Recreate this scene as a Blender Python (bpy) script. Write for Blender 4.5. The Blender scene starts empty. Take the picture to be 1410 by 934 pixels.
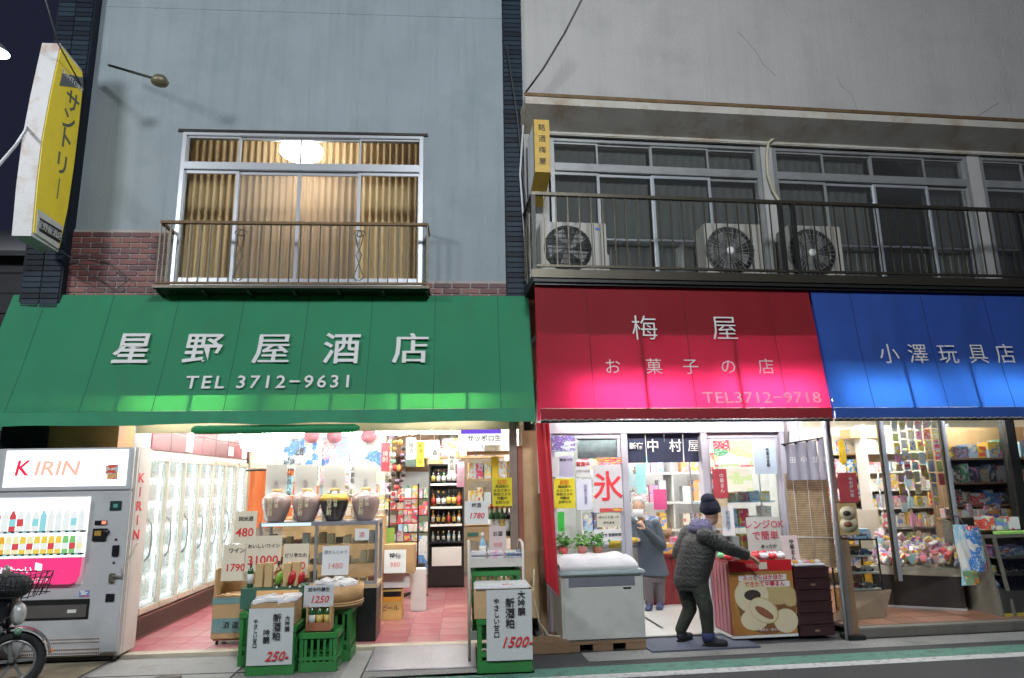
import bpy, bmesh, math, random
from mathutils import Matrix, Vector, Euler, noise as mnoise
random.seed(7)
S = bpy.context.scene
COL = S.collection
PI = math.pi
# ------------------------------------------------------------ camera
CAMH = 1.62
PITCH, ROLL, YAW, RB = .20453, .01694, .07347, .05321
cam_d = bpy.data.cameras.new("camera"); cam = bpy.data.objects.new("camera", cam_d); COL.objects.link(cam)
S.camera = cam
cy, sy = math.cos(YAW), math.sin(YAW)
Fv = Vector((sy*math.cos(PITCH), cy*math.cos(PITCH), math.sin(PITCH)))
R0 = Vector((cy, -sy, 0)); U0 = R0.cross(Fv)
Rv = R0*math.cos(ROLL) - U0*math.sin(ROLL); Uv = R0*math.sin(ROLL) + U0*math.cos(ROLL)
CAM = Vector((0, 0, CAMH))
cam.matrix_world = Matrix(((Rv.x, Uv.x, -Fv.x, 0), (Rv.y, Uv.y, -Fv.y, 0), (Rv.z, Uv.z, -Fv.z, CAMH), (0, 0, 0, 1)))
cam_d.sensor_width = 36; cam_d.lens = 36*949.5/1410; cam_d.clip_end = 500; cam_d.clip_start = .05
# ------------------------------------------------------------ world, exposure
w = bpy.data.worlds.new("World"); S.world = w; w.use_nodes = True
bg = w.node_tree.nodes["Background"]
sky = w.node_tree.nodes.new("ShaderNodeTexSky"); sky.sky_type = 'NISHITA'; sky.sun_disc = False
sky.sun_elevation = math.radians(-6); sky.sun_rotation = math.radians(200)
mixn = w.node_tree.nodes.new("ShaderNodeMix"); mixn.data_type = 'RGBA'; mixn.inputs[0].default_value = .92
w.node_tree.links.new(sky.outputs[0], mixn.inputs[6]); mixn.inputs[7].default_value = (.22, .25, .50, 1)
w.node_tree.links.new(mixn.outputs[2], bg.inputs[0]); bg.inputs[1].default_value = .05
S.view_settings.view_transform = 'Standard'; S.view_settings.look = 'None'
S.view_settings.exposure = .45; S.view_settings.gamma = 1; S.view_settings.use_curve_mapping = False
S.cycles.use_denoising = True
S.cycles.max_bounces = 7; S.cycles.diffuse_bounces = 3; S.cycles.glossy_bounces = 3
S.cycles.transparent_max_bounces = 16; S.cycles.transmission_bounces = 4
S.cycles.sample_clamp_indirect = 4; S.cycles.caustics_reflective = False; S.cycles.caustics_refractive = False

# ------------------------------------------------------------ frames: left terrace (world axes) and right terrace (turned 3 degrees)
OR = Vector((.9, 7.6, 0))
MR = Matrix.Translation(OR) @ Matrix.Rotation(RB, 4, 'Z')
ML = Matrix.Identity(4)
MRI = MR.inverted()
def ray(px, py): return Fv + Rv*((px-705)/949.5) - Uv*((py-467)/949.5)
class Frame:
    def __init__(s, M): s.M = M; s.I = M.inverted(); s.c = s.I @ CAM; s.R = s.I.to_3x3()
    def P(s, px, py, d):               # the point of the plane y = d of this frame
        r = s.R @ ray(px, py); return s.c + r*((d-s.c.y)/r.y)
    def G(s, px, py, z=0):             # the point of the floor
        r = s.R @ ray(px, py); return s.c + r*((z-s.c.z)/r.z)
    def X(s, px, py, xx):
        r = s.R @ ray(px, py); return s.c + r*((xx-s.c.x)/r.x)
FL, FR = Frame(ML), Frame(MR)

# ------------------------------------------------------------ materials
MATS = {}
def nt(m): return m.node_tree.nodes, m.node_tree.links
def mat(name, col=(.5,.5,.5), rough=.6, metal=0, var=.12, vs=6, bump=.05, bs=60, emit=0, ecol=None, spec=.5, dirt=None, ds=2.5, da=.5, coat=0, streak=None, sa=.5):
    if name in MATS: return MATS[name]
    m = bpy.data.materials.new(name); m.use_nodes = True; N, L = nt(m); b = N["Principled BSDF"]
    b.inputs["Roughness"].default_value = rough; b.inputs["Metallic"].default_value = metal
    b.inputs["Specular IOR Level"].default_value = spec; b.inputs["Coat Weight"].default_value = coat
    tc = N.new("ShaderNodeTexCoord")
    n = N.new("ShaderNodeTexNoise"); n.inputs["Scale"].default_value = vs; n.inputs["Detail"].default_value = 5
    L.new(tc.outputs["Object"], n.inputs["Vector"])
    mx = N.new("ShaderNodeMix"); mx.data_type = 'RGBA'
    L.new(n.outputs["Fac"], mx.inputs[0])
    mx.inputs[6].default_value = (*[max(0, c*(1-var*1.6)) for c in col], 1)
    mx.inputs[7].default_value = (*[min(1, c*(1+var*1.6)) for c in col], 1)
    out = mx.outputs[2]
    if dirt:
        n2 = N.new("ShaderNodeTexNoise"); n2.inputs["Scale"].default_value = ds; n2.inputs["Detail"].default_value = 8; n2.inputs["Roughness"].default_value = .65
        L.new(tc.outputs["Object"], n2.inputs["Vector"])
        r = N.new("ShaderNodeMapRange"); r.inputs[1].default_value = .5; r.inputs[2].default_value = .68; r.inputs[4].default_value = da
        L.new(n2.outputs["Fac"], r.inputs[0])
        m2 = N.new("ShaderNodeMix"); m2.data_type = 'RGBA'; L.new(r.outputs[0], m2.inputs[0]); L.new(out, m2.inputs[6]); m2.inputs[7].default_value = (*dirt, 1); out = m2.outputs[2]
    if streak:                       # rain streaks: noise drawn out along z
        mp = N.new("ShaderNodeMapping"); mp.inputs["Scale"].default_value = (5, 5, .28); L.new(tc.outputs["Object"], mp.inputs[0])
        n4 = N.new("ShaderNodeTexNoise"); n4.inputs["Scale"].default_value = 1.4; n4.inputs["Detail"].default_value = 7; n4.inputs["Roughness"].default_value = .7; L.new(mp.outputs[0], n4.inputs["Vector"])
        r4 = N.new("ShaderNodeMapRange"); r4.inputs[1].default_value = .48; r4.inputs[2].default_value = .75; r4.inputs[4].default_value = sa; L.new(n4.outputs["Fac"], r4.inputs[0])
        m4 = N.new("ShaderNodeMix"); m4.data_type = 'RGBA'; L.new(r4.outputs[0], m4.inputs[0]); L.new(out, m4.inputs[6]); m4.inputs[7].default_value = (*streak, 1); out = m4.outputs[2]
    L.new(out, b.inputs["Base Color"])
    if emit:
        b.inputs["Emission Color"].default_value = (*(ecol or col), 1); b.inputs["Emission Strength"].default_value = emit
    if bump:
        n3 = N.new("ShaderNodeTexNoise"); n3.inputs["Scale"].default_value = bs; n3.inputs["Detail"].default_value = 3; L.new(tc.outputs["Object"], n3.inputs["Vector"])
        bp = N.new("ShaderNodeBump"); bp.inputs["Strength"].default_value = bump*4; bp.inputs["Distance"].default_value = .01
        L.new(n3.outputs["Fac"], bp.inputs["Height"]); L.new(bp.outputs[0], b.inputs["Normal"])
    MATS[name] = m; return m
def glow(name, col, s, var=0):
    if name in MATS: return MATS[name]
    m = bpy.data.materials.new(name); m.use_nodes = True; N, L = nt(m); N.remove(N["Principled BSDF"])
    e = N.new("ShaderNodeEmission"); e.inputs[0].default_value = (*col, 1); e.inputs[1].default_value = s
    L.new(e.outputs[0], N["Material Output"].inputs[0]); MATS[name] = m; return m
def glass(name, tint=(.93,.96,.95), refl=.12, haze=0):
    if name in MATS: return MATS[name]
    m = bpy.data.materials.new(name); m.use_nodes = True; N, L = nt(m); N.remove(N["Principled BSDF"])
    t = N.new("ShaderNodeBsdfTransparent"); t.inputs[0].default_value = (*tint, 1)
    g = N.new("ShaderNodeBsdfGlossy"); g.inputs["Roughness"].default_value = .03
    f = N.new("ShaderNodeFresnel"); f.inputs[0].default_value = 1.45
    a = N.new("ShaderNodeMath"); a.operation = 'MULTIPLY_ADD'; a.inputs[1].default_value = .7; a.inputs[2].default_value = refl*.3; L.new(f.outputs[0], a.inputs[0])
    mx = N.new("ShaderNodeMixShader"); L.new(a.outputs[0], mx.inputs[0]); L.new(t.outputs[0], mx.inputs[1]); L.new(g.outputs[0], mx.inputs[2])
    o = mx.outputs[0]
    if haze:
        d = N.new("ShaderNodeBsdfTranslucent"); d.inputs[0].default_value = (.7,.7,.65,1)
        d2 = N.new("ShaderNodeBsdfDiffuse"); d2.inputs[0].default_value = (.45,.44,.4,1)
        m3 = N.new("ShaderNodeMixShader"); L.new(d.outputs[0], m3.inputs[1]); L.new(d2.outputs[0], m3.inputs[2])
        m2 = N.new("ShaderNodeMixShader"); m2.inputs[0].default_value = haze; L.new(o, m2.inputs[1]); L.new(m3.outputs[0], m2.inputs[2]); o = m2.outputs[0]
    L.new(o, N["Material Output"].inputs[0]); MATS[name] = m; return m
def cloth(name, col, trans, tfac=.35, rough=.7, dirt=None, wave=0, sheen=0, bump=.1):
    """thin fabric: reflects col, lets trans through"""
    if name in MATS: return MATS[name]
    m = mat(name, col, rough, dirt=dirt, var=.08, vs=3, bump=bump, bs=220, da=.5, ds=1.6, streak=dirt, sa=.45); N, L = nt(m); b = N["Principled BSDF"]
    t = N.new("ShaderNodeBsdfTranslucent"); t.inputs[0].default_value = (*trans, 1)
    mx = N.new("ShaderNodeMixShader"); mx.inputs[0].default_value = tfac
    L.new(b.outputs[0], mx.inputs[1]); L.new(t.outputs[0], mx.inputs[2]); L.new(mx.outputs[0], N["Material Output"].inputs[0])
    return m
PACKN = [0]
PALETTE = [(.75,.06,.08),(.85,.62,.05),(.08,.25,.6),(.75,.75,.72),(.12,.42,.2),(.8,.35,.5),(.35,.6,.75),(.8,.78,.6),(.25,.12,.4),(.82,.4,.08),(.1,.1,.12),(.6,.75,.3)]
CNAME = {0:'red',1:'yellow',2:'blue',3:'white',4:'green',5:'pink',6:'pale blue',7:'cream',8:'purple',9:'orange',10:'black',11:'lime'}
def pack(a, b, c, sc=3.0, dim=1.0):
    """printed packaging: blocks of three flat inks"""
    key = "print_%d_%d_%d_%d_%d" % (a, b, c, int(sc*10), int(dim*10))
    if key in MATS: return MATS[key]
    m = bpy.data.materials.new(key); m.use_nodes = True; N, L = nt(m); B = N["Principled BSDF"]; B.inputs["Roughness"].default_value = .35
    tc = N.new("ShaderNodeTexCoord"); mp = N.new("ShaderNodeMapping"); L.new(tc.outputs["Generated"], mp.inputs[0])
    mp.inputs["Scale"].default_value = (1, .3, 1.5); mp.inputs["Location"].default_value = (a*.37, b*.11, c*.23)
    v = N.new("ShaderNodeTexVoronoi"); v.distance = 'CHEBYCHEV'; v.inputs["Scale"].default_value = sc; L.new(mp.outputs[0], v.inputs["Vector"])
    r = N.new("ShaderNodeValToRGB"); r.color_ramp.interpolation = 'CONSTANT'; L.new(v.outputs["Color"], r.inputs[0])
    e = r.color_ramp.elements
    e[0].position = 0; e[0].color = (*[x*dim for x in PALETTE[a]], 1); e[1].position = .5; e[1].color = (*[x*dim for x in PALETTE[b]], 1)
    q = e.new(.72); q.color = (*[x*dim for x in PALETTE[c]], 1); q = e.new(.88); q.color = (.75*dim, .75*dim, .72*dim, 1)
    n = N.new("ShaderNodeTexNoise"); n.inputs["Scale"].default_value = 14; n.inputs["Detail"].default_value = 2; L.new(mp.outputs[0], n.inputs["Vector"])
    r2 = N.new("ShaderNodeValToRGB"); r2.color_ramp.interpolation = 'CONSTANT'; r2.color_ramp.elements[0].color = (0,0,0,1); r2.color_ramp.elements[1].position = .58; r2.color_ramp.elements[1].color = (1,1,1,1)
    L.new(n.outputs["Fac"], r2.inputs[0])
    mx = N.new("ShaderNodeMix"); mx.data_type = 'RGBA'; L.new(r2.outputs[0], mx.inputs[0]); L.new(r.outputs[0], mx.inputs[6]); mx.inputs[7].default_value = (*[x*dim for x in PALETTE[(c+3)%12]], 1)
    L.new(mx.outputs[2], B.inputs["Base Color"]); MATS[key] = m; return m
def rpack(main=None, dim=1.0):
    a = random.randrange(12) if main is None else main
    return a, pack(a, random.choice([3, 7, a, 1]), random.choice([0, 2, 3, 5, 6]), random.choice([2., 3., 4.]), dim)

# ------------------------------------------------------------ mesh builder
def basis(o, ex, ey):
    ex = Vector(ex).normalized(); ey = Vector(ey); ey = (ey - ex*ey.dot(ex)).normalized(); n = ex.cross(ey); o = Vector(o)
    return Matrix(((ex.x, ey.x, n.x, o.x), (ex.y, ey.y, n.y, o.y), (ex.z, ey.z, n.z, o.z), (0, 0, 0, 1)))
class MB:
    def __init__(s): s.v = []; s.f = []; s.m = []; s.cur = 0; s.sm = []; s.smooth = False
    def add(s, vs, fs):
        o = len(s.v); s.v += [tuple(v) for v in vs]
        for f in fs: s.f.append([i+o for i in f]); s.m.append(s.cur); s.sm.append(s.smooth)
        return s
    def box(s, x0, x1, y0, y1, z0, z1, T=None):
        vs = [Vector((x, y, z)) for z in (z0, z1) for y in (y0, y1) for x in (x0, x1)]
        if T: vs = [T @ v for v in vs]
        return s.add(vs, [(0,2,3,1), (4,5,7,6), (0,1,5,4), (2,6,7,3), (0,4,6,2), (1,3,7,5)])
    def bar(s, p, q, w, h=None, up=(0,0,1)):
        p, q = Vector(p), Vector(q); h = h or w; d = (q-p).normalized(); up = Vector(up)
        if abs(d.dot(up)) > .97: up = Vector((0, 1, 0))
        a = d.cross(up).normalized(); b = a.cross(d)
        vs = [c + a*i*w/2 + b*j*h/2 for c in (p, q) for i, j in ((-1,-1), (1,-1), (1,1), (-1,1))]
        return s.add(vs, [(0,1,2,3), (7,6,5,4), (0,4,5,1), (1,5,6,2), (2,6,7,3), (3,7,4,0)])
    def tube(s, pts, r, n=8, caps=True):
        pts = [Vector(p) for p in pts]; rs = r if isinstance(r, (list, tuple)) else [r]*len(pts); rings = []; prev = None
        for i, p in enumerate(pts):
            d = (pts[min(i+1, len(pts)-1)] - pts[max(i-1, 0)]).normalized()
            a = d.cross(Vector((0, 0, 1))) if prev is None else prev - d*prev.dot(d)
            if a.length < 1e-4: a = d.cross(Vector((0, 1, 0)))
            a.normalize(); prev = a; b = d.cross(a)
            rings.append([p + (a*math.cos(2*PI*k/n) + b*math.sin(2*PI*k/n))*rs[i] for k in range(n)])
        vs = [v for R in rings for v in R]; fs = []
        for i in range(len(pts)-1):
            for k in range(n): fs.append((i*n+k, (i+1)*n+k, (i+1)*n+(k+1) % n, i*n+(k+1) % n))
        if caps: fs += [tuple(range(n)), tuple(reversed(range((len(pts)-1)*n, len(pts)*n)))]
        s.smooth = True; s.add(vs, fs); s.smooth = False; return s
    def lathe(s, prof, c=(0,0,0), n=16, sx=1, sy=1, T=None):
        c = Vector(c); vs = []; fs = []
        for (r, z) in prof:
            for k in range(n):
                v = Vector((r*sx*math.cos(2*PI*k/n), r*sy*math.sin(2*PI*k/n), z)); vs.append((T @ v if T else v) + c)
        for i in range(len(prof)-1):
            for k in range(n): fs.append((i*n+k, i*n+(k+1) % n, (i+1)*n+(k+1) % n, (i+1)*n+k))
        fs += [tuple(reversed(range(n))), tuple(range((len(prof)-1)*n, len(prof)*n))]
        s.smooth = True; s.add(vs, fs); s.smooth = False; return s
    def ball(s, c, r, n=12, T=None, sx=1, sy=1, sz=1):
        m = max(4, n//2); prof = [(max(1e-4, math.sin(PI*i/m))*r, -math.cos(PI*i/m)*r*sz) for i in range(m+1)]
        return s.lathe(prof, c, n, sx, sy, T)
    def limb(s, p, q, r1, r2, n=12):
        p, q = Vector(p), Vector(q); s.tube([p, p.lerp(q, .33), p.lerp(q, .66), q], [r1, r1*.67+r2*.33, r1*.33+r2*.67, r2], n)
        s.ball(p, r1, n); s.ball(q, r2, n); return s
    def prism(s, poly, T, d):        # poly in the xy plane of T, thickness d along -z of T
        n = len(poly); vs = [T @ Vector((x, y, 0)) for x, y in poly] + [T @ Vector((x, y, -d)) for x, y in poly]
        return s.add(vs, [tuple(range(n)), tuple(reversed(range(n, 2*n)))] + [(i+n, (i+1) % n + n, (i+1) % n, i) for i in range(n)])
    def sheet(s, fn, nu, nv, thick=0):
        vs = [fn(i/nu, j/nv) for j in range(nv+1) for i in range(nu+1)]; fs = []
        for j in range(nv):
            for i in range(nu): a = j*(nu+1)+i; fs.append((a, a+1, a+nu+2, a+nu+1))
        s.smooth = True; s.add(vs, fs); s.smooth = False; return s
    def mesh(s, name, mats, bevel=0):
        me = bpy.data.meshes.new(name); me.from_pydata(s.v, [], s.f)
        for m in (mats if isinstance(mats, (list, tuple)) else [mats]): me.materials.append(m)
        me.polygons.foreach_set("material_index", s.m); me.polygons.foreach_set("use_smooth", s.sm); me.update()
        if bevel:
            bm = bmesh.new(); bm.from_mesh(me); bmesh.ops.remove_doubles(bm, verts=bm.verts, dist=1e-5)
            es = [e for e in bm.edges if len(e.link_faces) == 2 and e.calc_face_angle(0) > .8]
            bmesh.ops.bevel(bm, geom=es, offset=bevel, segments=2, affect='EDGES', clamp_overlap=True); bm.to_mesh(me); bm.free()
        return me
WM = {}
def link(o, parent, loc=None):
    COL.objects.link(o)
    if loc is not None: o.matrix_local = loc
    if parent: o.parent = parent; WM[o.name] = WM[parent.name] @ (loc or ML)
    else: WM[o.name] = (loc or ML).copy()
    if loc is not None: o.matrix_basis = loc
    return o
def tag(o, label=None, cat=None, group=None, kind=None):
    if label: o['label'] = label
    if cat: o['category'] = cat
    if group: o['group'] = group
    if kind: o['kind'] = kind
    return o
def thing(name, label, cat, loc=(0,0,0), M=ML, rz=0, group=None, kind=None):
    o = bpy.data.objects.new(name, None); o.empty_display_size = .1
    link(o, None, M @ Matrix.Translation(Vector(loc)) @ Matrix.Rotation(rz, 4, 'Z')); tag(o, label, cat, group, kind); return o
def part(name, mb, mats, parent, M=ML, bevel=0, label=None, kind=None, local=False):
    """M: frame in which mb was built. A part's mesh is moved into its parent's space."""
    me = mb.mesh(name, mats, bevel) if isinstance(mb, MB) else mb
    if parent and not local: me.transform(WM[parent.name].inverted() @ M)
    elif not parent: me.transform(M)
    o = bpy.data.objects.new(name, me); link(o, parent); tag(o, label, None, None, kind); return o
def solo(name, mb, mats, label, cat, M=ML, bevel=0, group=None, kind=None):
    """a thing that is one mesh, its origin at its base"""
    me = mb.mesh(name, mats, bevel)
    xs = [v.co.copy() for v in me.vertices]; c = Vector(((min(v.x for v in xs)+max(v.x for v in xs))/2, (min(v.y for v in xs)+max(v.y for v in xs))/2, min(v.z for v in xs)))
    me.transform(Matrix.Translation(-c)); o = bpy.data.objects.new(name, me); link(o, None, M @ Matrix.Translation(c)); tag(o, label, cat, group, kind); return o
def inst(name, me, parent, loc, M=ML):
    """one more object on a shared mesh; loc in frame M (Matrix or vector)"""
    T = loc if isinstance(loc, Matrix) else Matrix.Translation(Vector(loc))
    o = bpy.data.objects.new(name, me); link(o, parent, (WM[parent.name].inverted() @ M @ T) if parent else M @ T); return o
TXT = {}
ordn = ('first','second','third','fourth','fifth','sixth','seventh','eighth','ninth','tenth','eleventh','twelfth','thirteenth','fourteenth','fifteenth','sixteenth','seventeenth','eighteenth','nineteenth','twentieth','twenty-first','twenty-second')
def text_mesh(body, size, m, bold=0, ext=.0015, align='CENTER', shear=0, cs=1, ls=1):
    bold = max(-size*.006, min(bold, size*.013))
    k = (body, round(size, 4), m.name, bold, ext, align, shear, cs, ls)
    if k in TXT: return TXT[k].copy()
    c = bpy.data.curves.new("lettering", 'FONT'); c.body = body; c.size = size; c.extrude = ext; c.offset = bold; c.align_x = align; c.align_y = 'CENTER'
    c.shear = shear; c.space_character = cs; c.space_line = ls; c.resolution_u = 2; c.materials.append(m)
    o = bpy.data.objects.new("tmp", c); COL.objects.link(o); dg = bpy.context.evaluated_depsgraph_get()
    me = bpy.data.meshes.new_from_object(o.evaluated_get(dg)); bpy.data.objects.remove(o); me.name = "lettering"
    if not me.materials: me.materials.append(m)
    TXT[k] = me; return me.copy()
def text(body, size, m, parent, T, M=ML, name='lettering', wid=None, **kw):
    me = text_mesh(body, size, m, **kw)
    if wid and me.vertices:
        xs = [v.co.x for v in me.vertices]; w0 = max(xs)-min(xs)
        if w0 > 0: me.transform(Matrix.Diagonal((wid/w0, 1, 1, 1)))
    return part(name, me, m, parent, M @ T)
def up(x, y, z): return basis((x, y, z), (1,0,0), (0,0,1))       # upright, facing the street
FRN = {'L': (FL, ML), 'R': (FR, MR)}
def rect(fr, a, b, c, d, Y):
    """real size of what spans a,b..c,d on the plane y=Y: x0,x1,z0,z1"""
    F = FRN[fr][0]; my = (b+d)/2; mx_ = (a+c)/2
    return F.P(a, my, Y).x, F.P(c, my, Y).x, F.P(mx_, d, Y).z, F.P(mx_, b, Y).z
BOXM = MB().box(-.5,.5,-.5,.5,0,1)
def crate_box(name, label, cat, fr, r, Y, d, m, base=None, rz=0, bevel=.004, group=None):
    """a rigid carton or pack as its own thing"""
    x0, x1, z0, z1 = r; 
    if base is not None: z0 = base
    b = MB().box(-(x1-x0)/2, (x1-x0)/2, -d/2, d/2, 0, z1-z0)
    me = b.mesh(name, m, bevel); o = bpy.data.objects.new(name, me)
    link(o, None, FRN[fr][1] @ Matrix.Translation(((x0+x1)/2, Y+d/2, z0)) @ Matrix.Rotation(rz, 4, 'Z')); tag(o, label, cat, group); return o
# ============================================================ MATERIALS IN USE
m_asphalt = mat('asphalt', (.055,.056,.06), .75, var=.45, vs=70, bump=.6, bs=110, dirt=(.10,.10,.105), ds=1.1, da=.6)
m_conc = mat('concrete', (.22,.22,.21), .75, var=.3, vs=40, bump=.3, bs=60, dirt=(.10,.10,.095), ds=2.2)
m_conc2 = mat('concrete_patch', (.30,.30,.29), .7, var=.12, vs=3, bump=.12, bs=60, dirt=(.16,.15,.14), ds=3)
m_green = mat('green_road_paint', (.10,.25,.19), .7, var=.2, vs=60, bump=.4, bs=110, dirt=(.06,.10,.09), ds=9, da=.85)
m_white = mat('white_road_paint', (.58,.58,.58), .6, var=.12, vs=60, bump=.35, bs=110, dirt=(.16,.16,.16), ds=14, da=.85)
m_stucco = mat('blue_grey_stucco', (.26,.30,.32), .8, var=.08, vs=1.4, bump=.22, bs=45, dirt=(.19,.235,.25), ds=1.1, da=.65, streak=(.16,.20,.21), sa=.5)
m_stucco2 = mat('light_grey_mortar', (.42,.41,.395), .85, var=.06, vs=1.2, bump=.2, bs=30, dirt=(.33,.325,.31), ds=1.4, da=.6, streak=(.30,.29,.275), sa=.4)
m_brick = [mat('brick_%d' % i, c, .55, var=.2, vs=9, bump=.15, bs=60) for i, c in enumerate([(.17,.06,.05),(.13,.045,.045),(.20,.08,.065),(.10,.045,.05)])]
m_mortar = mat('brick_mortar', (.34,.32,.30), .9)
m_tile = [mat('glazed_tile_%d' % i, c, .62, var=.2, vs=5, bump=.1, bs=20, spec=.25) for i, c in enumerate([(.014,.024,.036),(.020,.034,.048),(.009,.014,.022)])]
m_dark = mat('dark_metal', (.035,.035,.033), .45, .6, bump=.08)
m_rail = mat('brown_bronze_rail', (.085,.075,.055), .4, .7, bump=.05)
m_railrust = mat('rusty_rail', (.16,.10,.045), .6, .3, var=.35, vs=8, bump=.2)
m_alu = mat('aluminium', (.55,.57,.60), .35, .55, var=.05, bump=.02)
m_aludull = mat('dull_aluminium', (.33,.34,.34), .45, .4, var=.1, bump=.04, dirt=(.2,.2,.19))
m_pink = [mat('floor_tile_%d' % i, c, .3, var=.12, vs=4, bump=.04, bs=30, dirt=(.42,.36,.35), ds=3, da=.5) for i, c in enumerate([(.50,.17,.19),(.46,.14,.17),(.54,.24,.25)])]
m_brownt = [mat('brown_floor_tile_%d' % i, c, .4, var=.15, vs=4, bump=.06, dirt=(.12,.07,.05), ds=3) for i, c in enumerate([(.24,.115,.07),(.20,.095,.06),(.27,.135,.085)])]
m_cream = mat('cream_interior_wall', (.62,.58,.48), .8, dirt=(.5,.45,.36))
m_ceil = mat('white_ceiling_board', (.68,.67,.63), .85)
m_wood = mat('weathered_wood', (.26,.16,.09), .7, var=.3, vs=3, bump=.2, bs=30, dirt=(.12,.08,.05))
m_woodl = mat('pale_wood', (.52,.34,.17), .6, var=.15, vs=7, bump=.08)
m_card = mat('corrugated_cardboard', (.46,.30,.15), .8, var=.08, bump=.1)
m_paper = mat('white_paper', (.74,.74,.72), .8, var=.03, vs=9, bump=.03)
m_creamp = mat('cream_card', (.70,.62,.48), .8, var=.03)
m_black = mat('black_plastic', (.012,.012,.013), .35, bump=.03)
m_ink = mat('black_ink', (.02,.02,.022), .6, bump=0); m_red = mat('red_ink', (.62,.03,.03), .6, bump=0)
m_letter = mat('white_lettering', (.62,.62,.60), .6, bump=0, var=.05)
m_gcrate = mat('green_plastic_crate', (.035,.21,.05), .35, var=.12, bump=.05, dirt=(.05,.13,.05))
m_gls = glass('window_glass'); m_glsf = glass('dark_room_glass', (.80,.82,.82), .2, haze=.07); m_frost = glass('frosted_glass', (.8,.8,.8), .1, haze=.16)
m_tube = glow('fluorescent_tube', (1, .98, .93), 20)

# ============================================================ GROUND
def ground(name, x0, x1, y0, y1, z, m, M=ML, n=1, t=0):
    b = MB()
    if t: b.box(x0, x1, y0, y1, z-t, z)
    else: b.add([(x0,y0,z), (x1,y0,z), (x1,y1,z), (x0,y1,z)], [(0,1,2,3)])
    return part(name, b, m, None, M, kind='structure')
ground('road', -120, 120, -120, 120, 0, m_asphalt)
ground('pavement', -3.35, .62, 6.38, 7.42, .004, m_conc, n=1)
ground('pavement_slab', -3.3, -2.0, 6.5, 7.35, .008, m_conc2)
ground('pavement_slab', -1.05, -.88, 6.4, 7.4, .008, m_conc2)
ground('pavement_slab', -7, -3.38, 6.2, 8.6, .004, mat('ochre_concrete', (.30,.26,.18), .8, dirt=(.14,.12,.08), var=.2))
vg = FR.G(1280, 898+5).y; 
v0, v1, v2 = FR.G(1410, 904.5).y, FR.G(1410, 898.5).y, FR.G(1410, 888).y
ground('white_road_line', -12, 22, v0, v1, .004, m_white, MR)
ground('green_road_strip', -12, 22, v1+.004, v2, .004, m_green, MR)
ground('road_edge_gutter', .2, 22, v2+.16, v2+.5, .004, m_conc, MR)
ground('shop_threshold', -3.4, .62, 7.42, 7.55, .04, mat('threshold_stone', (.50,.44,.34), .6, dirt=(.3,.27,.2)), t=.04)
for a_, b_ in (((-3.3, 6.75), (-1.1, 6.72)), ((-2.0, 6.4), (-2.02, 7.4)), ((-.87, 6.4), (-.88, 7.4)), ((.13, 6.4), (.13, 7.4))): part('pavement_joint', MB().bar((*a_, .009), (*b_, .009), .012, .004), mat('joint_dark', (.04,.04,.04), .9), None, kind='structure')
mh = thing('drain_cover', 'small round iron drain cover set in the pavement left of the front crates', 'drain cover', (-2.55, 6.62, .01))
part('lid', MB().lathe([(.12,.008), (.12,.014), (.001,.014)], (-2.55, 6.62, 0), 24), mat('drain_iron', (.07,.065,.06), .5, .6), mh)
# steel checker ramp
gr = thing('metal_ramp', 'flat grey steel ramp plate with raised ribs lying before the liquor shop doorway', 'ramp', (-.38, 7.0, 0))
b = MB(); b.add([(-.86,6.62,.012), (.12,6.62,.012), (.12,7.36,.05), (-.86,7.36,.05), (-.86,6.62,.006), (.12,6.62,.006), (.12,7.36,.006), (-.86,7.36,.006)], [(0,1,2,3), (4,5,1,0), (5,6,2,1), (7,4,0,3), (6,7,3,2)])
m_steel = mat('galvanised_steel', (.38,.38,.42), .4, .6, var=.1, dirt=(.25,.24,.25))
part('plate', b, m_steel, gr)
b = MB()
for i in range(46):
    x = -.85 + i*.0212; b.bar((x, 6.63, .015), (x, 7.35, .053), .008, .006)
part('ribs', b, m_steel, gr, kind='stuff')

# floor tiles
def tiles(name, x0, x1, y0, y1, s, z, mats, M, base, skip=None):
    fl = part(name, MB().box(x0, x1, y0, y1, z-.03, z-.006), base, None, M, kind='structure')
    ms = [MB().box(-s/2+.003, s/2-.003, -s/2+.003, s/2-.003, -.006, 0).mesh('tile', m) for m in mats]
    y = y0+s/2
    while y < y1:
        x = x0+s/2
        while x < x1:
            if not skip or not skip(x, y): inst('tile', random.choice(ms), fl, (x, y, z), M)
            x += s
        y += s
    return fl
m_grout = mat('floor_grout', (.3,.24,.23), .9)
tiles('liquor_shop_floor', -3.55, .62, 7.55, 13.3, .33, .035, m_pink, ML, m_grout, lambda x, y: y > 12.6 or (x < -2.2 and y > 11))
tiles('toy_shop_floor', 3.06, 6.9, -.42, 3.2, .3, .10, m_brownt, MR, m_grout, lambda x, y: y > 1.9 or x > 6.2)
part('toy_shop_step', MB().box(3.06, 5.2, -.56, -.42, 0, .10), mat('step_edge', (.16,.15,.13), .6, dirt=(.07,.06,.05)), None, MR, bevel=.01, kind='structure')
fl = ground('sweet_shop_floor', -.1, 3.0, -.18, 3.6, .03, mat('pale_terrazzo', (.52,.52,.50), .35, var=.08, vs=30, dirt=(.4,.4,.38)), MR, t=.03)
ground('floor_joint', 1.27, 1.30, .2, 1.55, .034, m_black, MR)
ground('entrance_mat', .86, 1.95, -.72, -.2, .02, mat('blue_grey_mat', (.10,.115,.16), .85, var=.15, vs=20, bump=.3, bs=120), MR, t=.02)
ground('sweet_shop_sill', -.1, 3.0, -.18, -.13, .035, m_aludull, MR, t=.03)

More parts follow.
